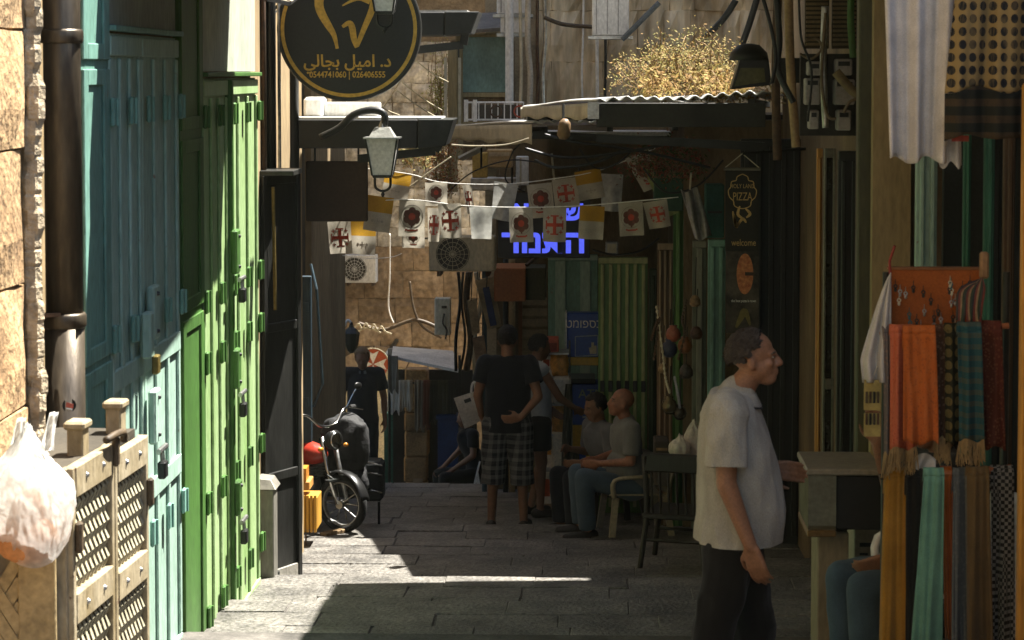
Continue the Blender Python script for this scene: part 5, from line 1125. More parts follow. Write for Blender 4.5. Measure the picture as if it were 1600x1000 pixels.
for lab, r, Y, col in (('teal door leaf behind the far motorbike rider side of the arch', (600, 645, 622, 730), 30.0, (.02, .10, .085)), ('tall blue storage box under the hanging clothes', (684, 655, 716, 800), 28.4, (.015, .035, .10)), ('small white notice board beside the far arch', (594, 626, 610, 646), 31.0, (.6, .56, .48))):
    t = thing('blue_box' if 'blue' in lab else ('notice_board' if 'notice' in lab else 'teal_door'), lab.replace(' rider side of the arch', ''), 'box' if 'blue' in lab else ('notice' if 'notice' in lab else 'door'), P(r[0], r[3], Y))
    p, q = RB(*r, Y, .3 if 'blue' in lab else .05); zb_ = min(p[2], gz(Y)) if 'notice' not in lab else p[2]
    MB().box((p[0], p[1], zb_), q).obj('panel', mat('pn'+lab[:8], col, var=.3), t, bev=.008)
    if 'blue' in lab: MB().box((p[0]-.02, p[1]-.02, q[2]), (q[0]+.02, q[1]+.02, q[2]+.04)).obj('lid', mat('pn'+lab[:8], col), t)
    elif 'notice' in lab: MB().box((p[0]+.03, p[1]-.003, p[2]+.05), (q[0]-.03, p[1]-.0005, p[2]+.09)).obj('lines', MET_DK, t)
    else: MB().box((p[0]+.03, p[1]-.012, p[2]+.2), (q[0]-.03, p[1]-.0005, q[2]-.1)).obj('field', mat('pn'+lab[:8], col), t, bev=.004)
# white folding chair and low blue crate past the crest
wc = thing('folding_chair', 'white folding chair with crossed legs at the top of the far steps', 'chair', (P(742, 790, 25.9).x, 25.9, gz(25.9)))
for (x0, y0, x1, y1) in ((748, 728, 731, 800), (744, 745, 753, 800)):
    for dy in (0, .3): MB().tube([P(x0, y0, 25.7)+V((0, dy, 0)), P(x1, y1, 25.7)+V((0, dy, 0))], .012, 6).obj('leg', WHITEP, wc)
MB().box(*RB(728, 765, 754, 769, 25.68, .36)).obj('seat', WHITEP, wc, bev=.006)
MB().tube([P(748, 728, 25.7), P(748, 728, 26.0)], .012, 6).obj('top_rail', WHITEP, wc)
bc = thing('plastic_crate', 'low light blue plastic crate beside the white folding chair', 'crate', P(720, 800, 25.8))
MB().box(*RB(708, 771, 733, 800, 25.8, .3)).obj('crate', mat('crate_blue', (.10, .20, .25), var=.2), bc, bev=.01)
for y in (778, 786): MB().box(*RB(710, y, 731, y+3, 25.79, .012)).obj('slot', mat('slot', (.03, .05, .06)), bc)
# red round sign with a white eight-pointed cross
rc = thing('round_red_sign', 'round red sign with a white eight-pointed cross by the far arch', 'sign', P(583, 594, 33.0))
c = P(583, 569, 33.0); r = M(25, 33)
MB().lathe([(r, 0), (r, .04)], (c.x, 33.04, c.z), (0, -1, 0), 40).obj('disc', mat('sign_red', (.46, .09, .03), rough=.5, var=.12, bump=.02), rc)
for k in range(4):
    t = k*math.pi/2; rot = lambda x, y: (x*math.cos(t)-y*math.sin(t), x*math.sin(t)+y*math.cos(t))
    MB().prism([rot(*p) for p in ((.03*r, 0), (.85*r, .36*r), (.66*r, 0), (.85*r, -.36*r))], (c.x, 32.998, c.z), (1,0,0), (0,0,1), (0, -.006, 0)).obj('cross_arm', WHT, rc)
MB().ring((c.x, 32.999, c.z), (1,0,0), (0,0,1), (0, -.012, 0), r*.97, r*1.03, 40).obj('rim', CREAM, rc)
MB().bar((c.x+.1, 33.02, c.z), (c.x+.1, 36, c.z), .05, .05).obj('mount', MET_DK, rc)
sc_ = thing('scroll_lettering', 'pale curly ironwork lettering above the small black lantern', 'ironwork', P(575, 520, 33))
for pts in ([(552, 516), (560, 506), (566, 514), (572, 505), (578, 515), (584, 507), (590, 516), (596, 510), (602, 518), (612, 522)], [(556, 520), (575, 512), (595, 520)]): stroke(sc_, 'scroll', pts, M(2.5, 33), 33.0, CREAM, th=.02, n=60)
# ================================================================== scarf stall
YR = 9.0
rk = thing('scarf_rack', 'dark metal rack with two rails of scarves before the teal shutter', 'rack', (P(1470, 900, 9).x, 9.1, gz(9.1)))
for x in (1384, 1572): MB().tube([(P(x, 500, 9.1).x, 9.1, sz(9.1)), (P(x, 500, 9.1).x, 9.1, P(x, 425, 9.1).z)], .014, 8).obj('upright', MET_DK, rk)
for y, m in ((517, mat('orange_rail', (.42, .13, .03), rough=.5)), (741, MET_DK)): MB().tube([P(1374, y+4, 9.02), P(1470, y, 9.02), P(1576, y-8, 9.02)], .012, 8).obj('rail', m, rk)
MB().tube([P(1384, 742, 9.0), P(1480, 740, 8.98), P(1580, 732, 9.0)], .016, 8).obj('rail_wrap', mat('orange_rail', (.42, .13, .03)), rk)
FR = mat('fringe_tan', (.34, .23, .10), var=.2)
UP_ = [('mauve grey patterned scarf at the end of the upper rail', 1379, 1394, 520, 708, pattern('sc_mauve', (.13, .11, .10), (.20, .14, .11), 'vor', 60), FR),
       ('coral red scarf on the upper rail', 1390, 1428, 520, 700, pattern('sc_coral', (.42, .105, .05), (.34, .075, .035), 'vor', 70, (.48, .16, .07)), FR),
       ('burnt orange scarf with deep folds on the upper rail', 1412, 1462, 521, 692, pattern('sc_orange', (.40, .10, .02), (.30, .08, .02), 'vor', 80, (.44, .14, .04)), None),
       ('narrow brown scarf with a pale edge on the upper rail', 1458, 1482, 520, 684, pattern('sc_brown', (.07, .035, .02), (.14, .08, .05), 'vor', 60), FR),
       ('black and gold flecked scarf on the upper rail', 1476, 1500, 518, 692, pattern('sc_black', (.02, .02, .012), (.12, .09, .03), 'dots', 26), None),
       ('deep blue green banded scarf with long fringe on the upper rail', 1496, 1534, 516, 688, pattern('sc_blue', (.02, .065, .075), (.06, .075, .06), 'bands', 22, (.02, .09, .10)), FR),
       ('maroon speckled scarf at the far end of the upper rail', 1528, 1566, 514, 700, pattern('sc_maroon', (.10, .025, .015), (.16, .06, .03), 'vor', 70), None)]
for k, (lab, x0, x1, y0, y1, m, fr) in enumerate(UP_):
    scarf(lab, x0, x1, y0, y1, YR-.02-.045*(k % 3), m, .8 if x1-x0 < 30 else 1.2, .026, 40+k, fr, 1.12, group='scarves on the upper rail', slant=3)
LO_ = [('mustard yellow long scarf on the lower rail', 1382, 1418, 744, 1040, cloth('sc_mustard', (.40, .20, .025)), 1.35, -4),
       ('black long scarf beside the mustard one', 1416, 1446, 746, 1040, cloth('sc_blk', (.015, .014, .011)), 1.1, 0),
       ('sea green long scarf on the lower rail', 1444, 1476, 744, 1040, cloth('sc_sea', (.15, .33, .24)), 1.55, -14),
       ('bright orange thin scarf beside the sea green one', 1470, 1488, 742, 1000, cloth('sc_or', (.50, .13, .02)), .9, 6),
       ('slate blue grey long scarf with lace end on the lower rail', 1490, 1512, 744, 1040, pattern('sc_slate', (.10, .11, .11), (.13, .14, .135), 'vor', 50), 1.3, 2),
       ('olive brown long scarf on the lower rail', 1510, 1546, 742, 1040, cloth('sc_olive', (.13, .085, .035)), 1.1, 4),
       ('black and white checked long scarf on the lower rail', 1548, 1584, 740, 1040, pattern('sc_check', (.018, .018, .016), (.19, .18, .16), 'check', 70), 1.0, 2)]
for k, (lab, x0, x1, y0, y1, m, sp, sl_) in enumerate(LO_):
    scarf(lab, x0, x1, y0, y1, YR-.03-.045*(k % 3), m, 1.1, .026, 60+k, None, sp, group='scarves on the lower rail', slant=sl_)
tag(MB().sheet(lambda u, v: P(1426+36*u, 718+26*v-10*math.sin(u*3.1), 8.96+.02*math.sin(u*9+v*4)), 10, 8).obj('white_wrap', cloth('white_tissue', (.6, .58, .52)), None, smooth=True, solid=.004, fix=False), 'crumpled white cloth tucked under the coral scarf', 'cloth')
# orange jewellery board
jb = thing('jewellery_board', 'orange felt board with trinkets standing over the scarf rack', 'display board', P(1458, 520, 9.15))
MB().box(*RB(1389, 421, 1532, 522, 9.12, .03)).obj('board', cloth('orange_felt', (.34, .095, .02), bscale=120), jb, bev=.004)
MB().box(*RB(1387, 418, 1534, 421.5, 9.115, .04)).obj('edge_trim', mat('trim_rust', (.22, .09, .03)), jb)
rnd = random.Random(9)
for k in range(34):
    x, y = rnd.uniform(1398, 1520), rnd.uniform(438, 512); m = rnd.choice([STEEL, MET_DK, mat('turq', (.05, .14, .14)), CREAM, MET_DK])
    q = P(x, y, 9.11); tr = MB().tube([q+V((0, 0, .02)), q], .0015, 4)
    tr.ring(q+V((0, 0, -.008)), (1,0,0), (0,0,1), (0, -.003, 0), .004, .009, 10); tr.ell(q+V((0, -.002, -.022)), (.006, .004, .009), 8, 5); tr.obj('trinket', m, jb)
hb = thing('bead_necklaces', 'bundle of dark bead necklaces on a wooden peg beside the orange board', 'necklaces', P(1520, 512, 9.0))
MB().box(*RB(1532, 394, 1546, 436, 9.05, .04)).obj('peg', mat('peg_wood', (.30, .18, .09)), hb, bev=.008)
for k in range(14):
    x = 1496+k*2.9; MB().tube(curve([P(1534, 436, 9.02), P(x+4, 452, 9.0), P(x, 480, 8.99), P(x+rnd.uniform(-3, 3), 505+rnd.uniform(-8, 6), 8.99)], 14), .006, 5).obj('strand', [BLACKP, mat('beads_red', (.18, .04, .03)), mat('beads_tan', (.34, .22, .12)), mat('beads_grn', (.03, .06, .03))][k % 4], hb)
# white cone-shaped cloth and yellow card of trinkets
wt = thing('white_shawl', 'white shawl gathered to a point at the corner of the orange board', 'shawl', P(1375, 600, 9.0))
MB().sheet(lambda u, v: P(1392+(-34+48*u-14)*min(1, (v*1.25)**.8)*(1 if v < .75 else 1-.35*(v-.75)), 426+(598-426)*v, 9.0+.03*math.sin(u*14+1)*v), 26, 20).obj('cloth', cloth('shawl_white', (.62, .60, .55), trans=.1), wt, smooth=True, solid=.005, fix=False)
MB().tube([P(1391, 428, 9.02), P(1390, 408, 9.02), P(1398, 384, 9.0)], .006, 6).obj('hook', mat('red_hook', (.25, .03, .02)), wt)
yc_ = thing('trinket_card', 'yellow card of small trinkets hanging beside the mauve scarf', 'card', P(1362, 680, 9.0))
for y0, y1 in ((594, 641), (646, 682)): MB().box(*RB(1350, y0, 1376, y1, 9.0, .01)).obj('card', mat('card_yellow', (.42, .33, .10), var=.25, scale=15), yc_)
for k in range(8): q = P(1354+(k % 4)*6, 612+34*(k//4)+6, 8.99); MB().tube([q+V((0, 0, .015)), q-V((0, 0, .03))], .005, 6).obj('trinket', [BROWNP, RUST, BLACKP][k % 3], yc_)
MB().tube([P(1362, 594, 9.0), P(1376, 560, 9.02)], .003, 4).obj('hanging_cord', CREAM, yc_)
# garments hanging from above
gr = thing('garment_rail', 'iron rail above the stall from which garments hang', 'rail', (P(1490, 0, 8.6).x, 8.6, 1.95))
MB().tube([(P(1370, 0, 8.6).x, 8.6, 2.05), (1.87, 8.6, 2.05)], .014, 8).obj('bar', MET_DK, gr); MB().tube([(P(1372, 0, 8.6).x, 8.6, 2.05), (P(1372, 0, 8.6).x, 8.8, 2.62)], .012, 6).obj('hanger', MET_DK, gr)
zr = P(0, -60, 8.6)
def hang(label, pts_l, pts_r, yt, yb, Y, m, folds, amp, seed, name, cat):
    t = thing(name, label, cat, P((pts_l[1]+pts_r[1])/2, yb, Y)); rn = random.Random(seed); ph = rn.uniform(0, 6)
    def fn(u, v):
        xl = pts_l[0]+(pts_l[1]-pts_l[0])*v; xr = pts_r[0]+(pts_r[1]-pts_r[0])*v
        d = amp*(.4+.6*v)*(math.sin(u*folds*6.28+ph+.8*v)+.5*math.sin(u*folds*13+ph))
        return P(xl+(xr-xl)*u, yt+(yb-yt)*v+6*math.sin(u*11+ph)*v, Y)+V((0, d, 0))
    MB().sheet(fn, 60, 40).obj('cloth', m, t, smooth=True, solid=.004, fix=False); return t, fn
WG = cloth('white_cotton', (.74, .71, .67), trans=.25)
hang('long white cotton garment hanging above the jewellery board', (1380, 1389), (1492, 1478), -75, 250, 8.6, WG, 2.2, .028, 5, 'white_garment', 'garment')
hang('shorter back panel of the white cotton garment', (1466, 1464), (1496, 1503), -70, 258, 8.66, WG, 1.2, .02, 6, 'white_garment', 'garment')
PT = pattern('dotted_print', (.24, .17, .07), (.016, .018, .022), 'dots', 26, (.20, .15, .07)); PBD = pattern('dark_border', (.016, .017, .014), (.05, .035, .02), 'bands', 16)
t, fn = hang('tan shawl printed with dark round dots and a black border', (1500, 1478), (1640, 1640), -75, 140, 8.45, PT, 2.6, .022, 8, 'printed_shawl', 'shawl')
MB().sheet(lambda u, v: fn(u, 1)+V((0, -.003+.004*math.sin(u*20), -.001-v*M(74, 8.45)+.012*math.sin(u*13)*v)), 50, 10).obj('border', PBD, t, smooth=True, solid=.004, fix=False)
MB().box(*RB(1488, 212, 1514, 221, 8.5, .02)).obj('red_tag', mat('red_tag', (.28, .04, .02)), t)
tag(MB().box(*RB(1590, 130, 1640, 1060, 8.2, .06)).obj('orange_post', mat('post_orange', (.46, .22, .03), rough=.5, var=.2, streak=5), None, bev=.008), 'orange painted wooden post at the edge of the scarf stall', 'post')
for y in (458, 540): pass
# display case on a pedestal
dc = thing('display_case', 'small glass display case on a pale pedestal beside the polo-shirted man', 'display case', (P(1310, 900, 10.4).x, 10.5, sz(10.4)))
a, b = RB(1258, 734, 1372, 818, 10.4, .3); wl = P(1301, 780, 10.4).x
MB().box((a[0], 10.25, a[2]+.02), (wl, 10.26, b[2])).obj('glass_front', mat('case_glass', (.16, .17, .13), rough=.12, var=.3, bump=0, spec=.6), dc)
MB().box((wl, 10.262, a[2]), (b[0], 10.7, b[2]-.005)).obj('dark_side', BLACKP, dc, bev=.006)
MB().box((a[0], 10.262, a[2]), (wl-.001, 10.7, b[2]-.012)).obj('inner_case', mat('case_inside', (.10, .09, .05), var=.4), dc)
MB().box((a[0]-.01, 10.24, b[2]), (b[0]+.005, 10.72, b[2]+.03)).obj('top', mat('case_top', (.26, .24, .18), rough=.35), dc, bev=.006)
MB().box((a[0]-.005, 10.24, a[2]-.03), (wl, 10.7, a[2]-.001)).obj('bottom_trim', mat('brassy', (.20, .12, .04), rough=.35, metal=.4), dc, bev=.004)
MB().box((P(1282, 0, 10.4).x, 10.35, sz(10.4)), (P(1331, 0, 10.4).x, 10.65, a[2]-.031)).obj('pedestal', mat('pedestal', (.24, .20, .12), var=.2, streak=3), dc, bev=.006)
bx = thing('cardboard_box', 'plain pale cardboard box on a stool beside the pedestal', 'box', (P(1352, 900, 10.55).x, 10.6, sz(10.6)))
MB().box(*RB(1334, 818, 1376, 900, 10.72, .3)).obj('carton', mat('pale_carton', (.34, .29, .20), var=.15), bx, bev=.006)
p_ = RB(1336, 900, 1374, 910, 10.74, .26); MB().box(*p_).obj('stool_top', WOOD, bx)
for x in (p_[0][0]+.03, p_[1][0]-.03):
    for y in (10.78, 10.96): MB().bar((x, y, p_[0][2]), (x, y, sz(10.9)-.01), .03, .03).obj('stool_leg', WOOD, bx)
q = P(1353, 848, 10.716); MB().box((q.x-.03, 10.714, q.z-.02), (q.x+.03, 10.719, q.z+.0)).box((q.x-.03, 10.714, q.z-.06), (q.x+.01, 10.719, q.z-.05)).obj('print', MET_DK, bx)
# ================================================================== chairs on the right
def wood_chair(label, loc, rz, m, s=1.0):
    t = thing('wooden_chair', label, 'chair', loc, rz, local=True); sh = .46*s
    MB().box((-.22, -.22, sh-.03), (.22, .22, sh+.01)).obj('seat', m, t, bev=.01)
    for x, y in ((-.19, -.19), (.19, -.19)): MB().tube([(x, y, sh-.02), (x*1.25, y*1.2, 0)], .02, 8).obj('leg', m, t)
    for x in (-.19, .19): MB().tube([(x*1.2, .26, 0), (x, .19, sh), (x*1.02, .27, .98*s)], .02, 8).obj('back_leg', m, t)
    MB().box((-.21, .235, .84*s), (.21, .275, 1.0*s)).obj('top_rail', m, t, bev=.012)
    for i in range(6): x = -.15+.06*i; MB().tube([(x, .20, sh), (x, .255, .85*s)], .010, 6).obj('spindle', m, t)
    for y in (-.2, .22): MB().tube([(-.2, y, .2), (.2, y, .2)], .012, 6).obj('stretcher', m, t)
    return t
DKW = mat('dark_wood', (.018, .014, .010), rough=.4, var=.3, streak=5)
gx = P(1062, 900, 15.7).x
wood_chair('dark spindle-back wooden chair with white bags on it behind the polo-shirted man', (gx, 15.7, sz(15.7)), rad(165), DKW, .82)
def plastic_chair(label, loc, rz, m):
    t = thing('plastic_chair', label, 'chair', loc, rz, local=True)
    MB().sheet(lambda u, v: V((-.22+.44*u, -.24+.46*v, .43+.03*(2*u-1)**2-.02*v)), 8, 8).obj('seat', m, t, smooth=True, solid=.02, fix=False)
    MB().sheet(lambda u, v: V(((-.23+.46*u)*(1-.12*v), .22+.10*v+.05*(1-(2*u-1)**2), .42+.42*v)), 8, 8).obj('backrest', m, t, smooth=True, solid=.018, fix=False)
    for x, y in ((-.2, -.2), (.2, -.2), (-.2, .22), (.2, .22)): MB().bar((x, y, .42), (x*1.2, y*1.2, 0), .05, .035).obj('leg', m, t)
    for s in (-1, 1):
        MB().tube(curve([(s*.24, -.22, .43), (s*.26, -.22, .62), (s*.26, 0, .65), (s*.24, .24, .66)], 12), .022, 6).obj('armrest', m, t, smooth=True)
    return t
TANP = mat('tan_plastic', (.30, .26, .17), rough=.4, var=.15)
s1 = V((P(990, 860, 18.5).x, 18.5, sz(18.5))); s2 = V((P(952, 840, 19.5).x, 19.5, sz(19.5)))
plastic_chair('tan plastic armchair under the bald seated man', s1, rad(-78), TANP).scale = (1, 1, .78)
plastic_chair('dark plastic armchair under the dark-haired seated man', s2, rad(-70), mat('dark_plastic', (.03, .03, .025), rough=.4)).scale = (1, 1, .78)
# bags on the chair
for k, (x, y, rx, rz_) in enumerate(((1062, 700, 17, 22), (1084, 690, 17, 34))):
    c = P(x, y, 15.55+.1*k); bm = bmesh.new(); bmesh.ops.create_icosphere(bm, subdivisions=4, radius=1)
    for v in bm.verts:
        d = v.co.normalized(); f = 1+.22*noise.noise(d*2.2+V((k*5, 0, 0)))-.12*abs(noise.noise(V((math.atan2(d.y, d.x)*2, d.z, k))))
        sh_ = 1 if d.z < .3 else max(.2, 1-(d.z-.3)*1.1); v.co = V((d.x*M(rx, 15.6)*f*sh_, d.y*M(rx, 15.6)*.8*f*sh_, d.z*M(rz_, 15.6)*f))
    me = bpy.data.meshes.new('white_bag'); bm.to_mesh(me); bm.free(); me.materials.append(mat('bag_film', (.55, .48, .42), rough=.4, trans=.2, var=.1)); me.polygons.foreach_set('use_smooth', [True]*len(me.polygons))
    o = bpy.data.objects.new('white_bag', me); C.objects.link(o); o.location = c; tag(o, ['small knotted white plastic bag on the dark chair back', 'taller white plastic bag leaning by the polo-shirted man'][k], 'bag')
# hanging pots and wares
for k, (x, y, r, col, lab) in enumerate(((1052, 522, 12, (.30, .09, .05), 'red clay pot hanging on the green shutter'), (1046, 545, 13, (.03, .035, .07), 'dark blue pot hanging below the red one'), (1070, 540, 12, (.26, .10, .03), 'orange brown pot hanging beside the blue one'), (1046, 634, 13, (.16, .13, .07), 'round brass pan hanging over the dark chair'), (1062, 645, 11, (.06, .05, .035), 'black kettle hanging over the dark chair'))):
    c = P(x, y, 17.8); R2 = M(r, 17.8); t = thing('hanging_pot', lab, 'pot', c-V((0, 0, R2)), group='pots hanging on the right')
    MB().lathe([(R2*.45, -R2), (R2*.9, -R2*.5), (R2, 0), (R2*.8, R2*.6), (R2*.45, R2*.9), (R2*.55, R2*1.15)], c, n=18).obj('body', mat('pot%d' % k, col, rough=.4 if k < 3 else .25, metal=0 if k < 3 else .6, var=.25), t, smooth=True)
    MB().tube([c+V((0, 0, R2)), c+V((.01, .02, R2+.25))], .005, 5).obj('hanging_cord', BLACKP, t)
for k, (pts, lab) in enumerate((([(1026, 480), (1034, 540), (1040, 590), (1046, 612)], 'chain of small brass bells hanging by the pots'), ([(1018, 530), (1024, 510), (1030, 500), (1022, 560)], 'bent wire hanger by the brown plank shutter'), ([(1072, 470), (1066, 500), (1070, 520), (1060, 560)], 'dark dried bunch hanging above the pots'), ([(1054, 590), (1058, 610), (1060, 622), (1062, 636)], 'bright chain above the brass pan'))):
    mb = MB(); cv = curve([P(*p, 17.75) for p in pts], 18)
    mb.tube(cv, .006, 5)
    for i, p in enumerate(cv): mb.ell(p+V((0, -.005, 0)), (.012, .012, .016), 6, 4)
    tag(mb.obj('hanging_chain', [CREAM, RUST, BROWNP, STEEL][k], None), lab, 'chain')
hbx = thing('planter_box', 'dark green planter box hanging under the red flowers', 'planter', P(1045, 330, 17.9)); MB().box(*RB(1022, 264, 1068, 330, 17.9, .2)).obj('box', mat('planter_green', (.012, .05, .025), var=.3), hbx, bev=.01); MB().box(*RB(1019, 260, 1071, 266, 17.88, .24)).obj('rim', mat('planter_green', (.012, .05, .025)), hbx, bev=.006)
tbx = thing('teal_box', 'teal box mounted beside the plastic-wrapped bundle', 'box', P(1117, 372, 17.5)); MB().box(*RB(1102, 288, 1132, 372, 17.5, .2)).obj('case', mat('teal_dark', (.02, .10, .075), var=.25), tbx, bev=.01); MB().box(*RB(1106, 330, 1128, 333, 17.49, .012)).obj('seam', BLACKP, tbx)
pw = thing('wrapped_bundle', 'shiny plastic-wrapped bundle hanging beside the teal box', 'bundle', P(1090, 375, 17.3))
MB().sheet(lambda u, v: P(1064+26*u+22*v, 296+76*v+4*math.sin(u*5), 17.3+.04*math.sin(u*11+v*3)+.03*math.sin(v*9+u*4)), 20, 26).obj('film', mat('crinkle_film', (.42, .42, .38), rough=.15, bump=.5, bscale=30, var=.3, trans=.3, spec=.7), pw, smooth=True, solid=.006, fix=False)
MB().tube([P(1078, 296, 17.3), P(1080, 270, 17.35)], .008, 5).obj('tie', CREAM, pw)
# ================================================================== motorbike
bk = thing('motorbike', 'small black and red motorbike parked against the wall in the sunlight', 'motorbike', (P(535, 862, 18.4).x, 18.4, sz(18.4)), rad(-38), local=True)
RED = mat('bike_red', (.36, .035, .02), rough=.25, var=.2, bump=.02, spec=.5); CH = mat('chrome', (.55, .54, .5), rough=.15, metal=1, var=.1, bump=0); BLK = mat('bike_black', (.012, .012, .012), rough=.3, var=.2, bump=.02)
WR = .235
def wheel(x, turn=0):
    ww = MB(); n = 36; cs = Matrix.Rotation(turn, 3, 'Z')
    prof = [(WR-.05, -.028), (WR-.02, -.042), (WR, -.022), (WR+.004, 0), (WR, .022), (WR-.02, .042), (WR-.05, .028)]
    base = len(ww.v)
    for j in range(n):
        a = 2*math.pi*j/n
        for r, h in prof: ww.v.append(V((x, 0, WR))+cs@V((r*math.cos(a), h, r*math.sin(a))))
    k = len(prof)
    for j in range(n):
        for i in range(k): ww.f.append((base+j*k+i, base+j*k+(i+1) % k, base+((j+1) % n)*k+(i+1) % k, base+((j+1) % n)*k+i))
    w_ = ww.obj('wheel', RUBBER, bk, smooth=True)
    sp = MB(); ax = cs@V((0, 1, 0))
    sp.lathe([(.035, -.05), (.04, -.02), (.04, .02), (.035, .05)], V((x, 0, WR)), ax, 14)
    for j in range(10):
        a = 2*math.pi*j/10; d = cs@V((math.cos(a), 0, math.sin(a))); sp.tube([V((x, 0, WR))+d*.03+ax*.02*(-1)**j, V((x, 0, WR))+d*(WR-.045)], .005, 5)
    sp.obj('spokes', CH, w_)
    rm = MB().ring(V((x, 0, WR))-ax*.02, cs@V((1,0,0)), V((0,0,1)), ax*.04, WR-.062, WR-.046, 32); rm.obj('rim', STEEL, w_)
wheel(0, rad(10)); wheel(-1.08)
for s in (-1, 1):
    MB().tube([(.0, s*.06, WR), (-.10, s*.07, .52), (-.17, s*.07, .78)], [.018, .02, .022], 10).obj('fork_leg', CH if s < 0 else STEEL, bk, smooth=True)
    MB().tube([(-1.08, s*.06, WR), (-.60, s*.07, .34)], .018, 8).obj('swing_arm', BLK, bk)
    MB().tube([(-1.02, s*.08, WR+.04), (-.88, s*.10, .56)], .022, 8).obj('shock', CH, bk)
fd = MB()
fd.sheet(lambda u, v: V((math.cos(.2+2.1*u)*(WR+.035), (-.05+.1*v), WR+math.sin(.2+2.1*u)*(WR+.035)+.012*math.sin(math.pi*v))), 14, 4); fd.obj('front_fender', BLK, bk, smooth=True, solid=.006, fix=False)
MB().tube([(-.16, 0, .72), (-.42, 0, .50), (-.60, 0, .34), (-.82, 0, .42), (-.98, 0, .58)], .026, 10).obj('frame_tube', RED, bk, smooth=True)
MB().ell((-.48, 0, .40), (.17, .10, .12)).ell((-.36, 0, .36), (.09, .08, .09)).obj('engine', mat('engine_grey', (.12, .12, .11), rough=.4, metal=.6, var=.3), bk, smooth=True)
for k in range(5): MB().box((-.40, -.085, .42+.022*k), (-.28, .085, .43+.022*k)).obj('cooling_fin', STEEL, bk)
MB().ell((-.40, 0, .62), (.22, .11, .10), 16, 10).obj('tank', RED, bk, smooth=True)
MB().ell((-.78, 0, .66), (.26, .12, .055), 16, 8).obj('seat', BLK, bk, smooth=True)
MB().ell((-.96, 0, .56), (.18, .10, .09), 14, 8).obj('tail', RED, bk, smooth=True)
MB().tube([(-.42, .10, .30), (-.7, .13, .24), (-1.2, .14, .28)], [.02, .025, .04], 10).obj('exhaust', CH, bk, smooth=True)
hbm = MB().tube(curve([(-.26, -.36, .98), (-.20, -.22, .98), (-.16, -.09, .88), (-.16, .09, .88), (-.20, .22, .98), (-.26, .36, .98)], 24), .012, 8).obj('handlebar', CH, bk, smooth=True)
for s in (-1, 1):
    MB().tube([(-.26, s*.36, .98), (-.30, s*.46, .97)], .018, 8).obj('grip', RUBBER, hbm); MB().tube([(-.20, s*.30, .99), (-.16, s*.42, .96)], .006, 6).obj('lever', CH, hbm)
    MB().tube(curve([(-.22, s*.28, .99), (-.20, s*.34, 1.10), (-.20, s*.38, 1.14)], 8), .006, 6).obj('mirror_stalk', CH, hbm)
    MB().ell((-.20, s*.40, 1.16), (.012, .05, .032), 12, 6).obj('mirror', BLK, hbm, smooth=True)
MB().lathe([(.03, -.10), (.075, -.05), (.085, 0), (.08, .01)], (-.08, 0, .76), (1, 0, .1), 18).obj('headlight', BLK, bk, smooth=True); MB().lathe([(.074, 0), (.06, .012), (.02, .018)], (-.068, 0, .76), (1, 0, .1), 18).obj('lamp_glass', CH, bk, smooth=True)
for s in (-1, 1): MB().ell((-.10, s*.15, .70), (.02, .03, .02), 8, 6).obj('indicator', mat('amber_lens', (.5, .2, .02), rough=.2), bk, smooth=True)
MB().box((-.04, -.17, .44), (.02, .17, .455)).tube([(-.12, -.1, .5), (.0, -.1, .45)], .008, 6).tube([(-.12, .1, .5), (.0, .1, .45)], .008, 6).obj('carrier', MET_DK, bk)
MB().box((-.02, -.25, -.0), (.06, .06, .035)).obj('wheel_chock', WOOD, bk, bev=.006)
# luggage on the bike: bags are things of their own
def lump(name, label, c, r, m, seed, cat='bag'):
    bm = bmesh.new(); bmesh.ops.create_icosphere(bm, subdivisions=4, radius=1)
    for v in bm.verts:
        d = v.co.normalized(); e = V((math.copysign(abs(d.x)**.7, d.x), math.copysign(abs(d.y)**.7, d.y), math.copysign(abs(d.z)**.7, d.z)))
        v.co = V((e.x*r[0], e.y*r[1], e.z*r[2]))*(1+.13*noise.fractal(d*2+V((seed, 0, 0)), 1, 2, 3))
    me = bpy.data.meshes.new(name); bm.to_mesh(me); bm.free(); me.materials.append(m); me.polygons.foreach_set('use_smooth', [True]*len(me.polygons))
    o = bpy.data.objects.new(name, me); C.objects.link(o); o.location = c; return tag(o, label, cat)
BAGB = mat('black_nylon', (.012, .012, .013), rough=.75, var=.3, bump=.5, bscale=30)
lump('black_bag', 'bulky black bag strapped at the motorbike handlebar', P(540, 692, 18.75), (.20, .15, .24), BAGB, 1)
lump('black_bag', 'lower black bag on the motorbike tank', P(535, 748, 18.8), (.22, .14, .15), BAGB, 2)
bxx = thing('delivery_box', 'black delivery box with bright straps carried beside the motorbike handlebar', 'box', P(580, 785, 18.9))
MB().box(*RB(555, 722, 598, 784, 18.9, .25)).obj('box', BAGB, bxx, bev=.03)
for y in (726, 741, 768): MB().tube(curve([P(558, y, 18.88), P(580, y-2, 18.87), P(597, y+2, 18.88)], 8), .007, 6).obj('strap', CH, bxx)
for x in (560, 592): MB().tube([P(x, 784, 19.0), (P(x, 784, 19.0).x, 19.0, sz(19.0)-.01)], .012, 6).obj('leg', BLK, bxx)
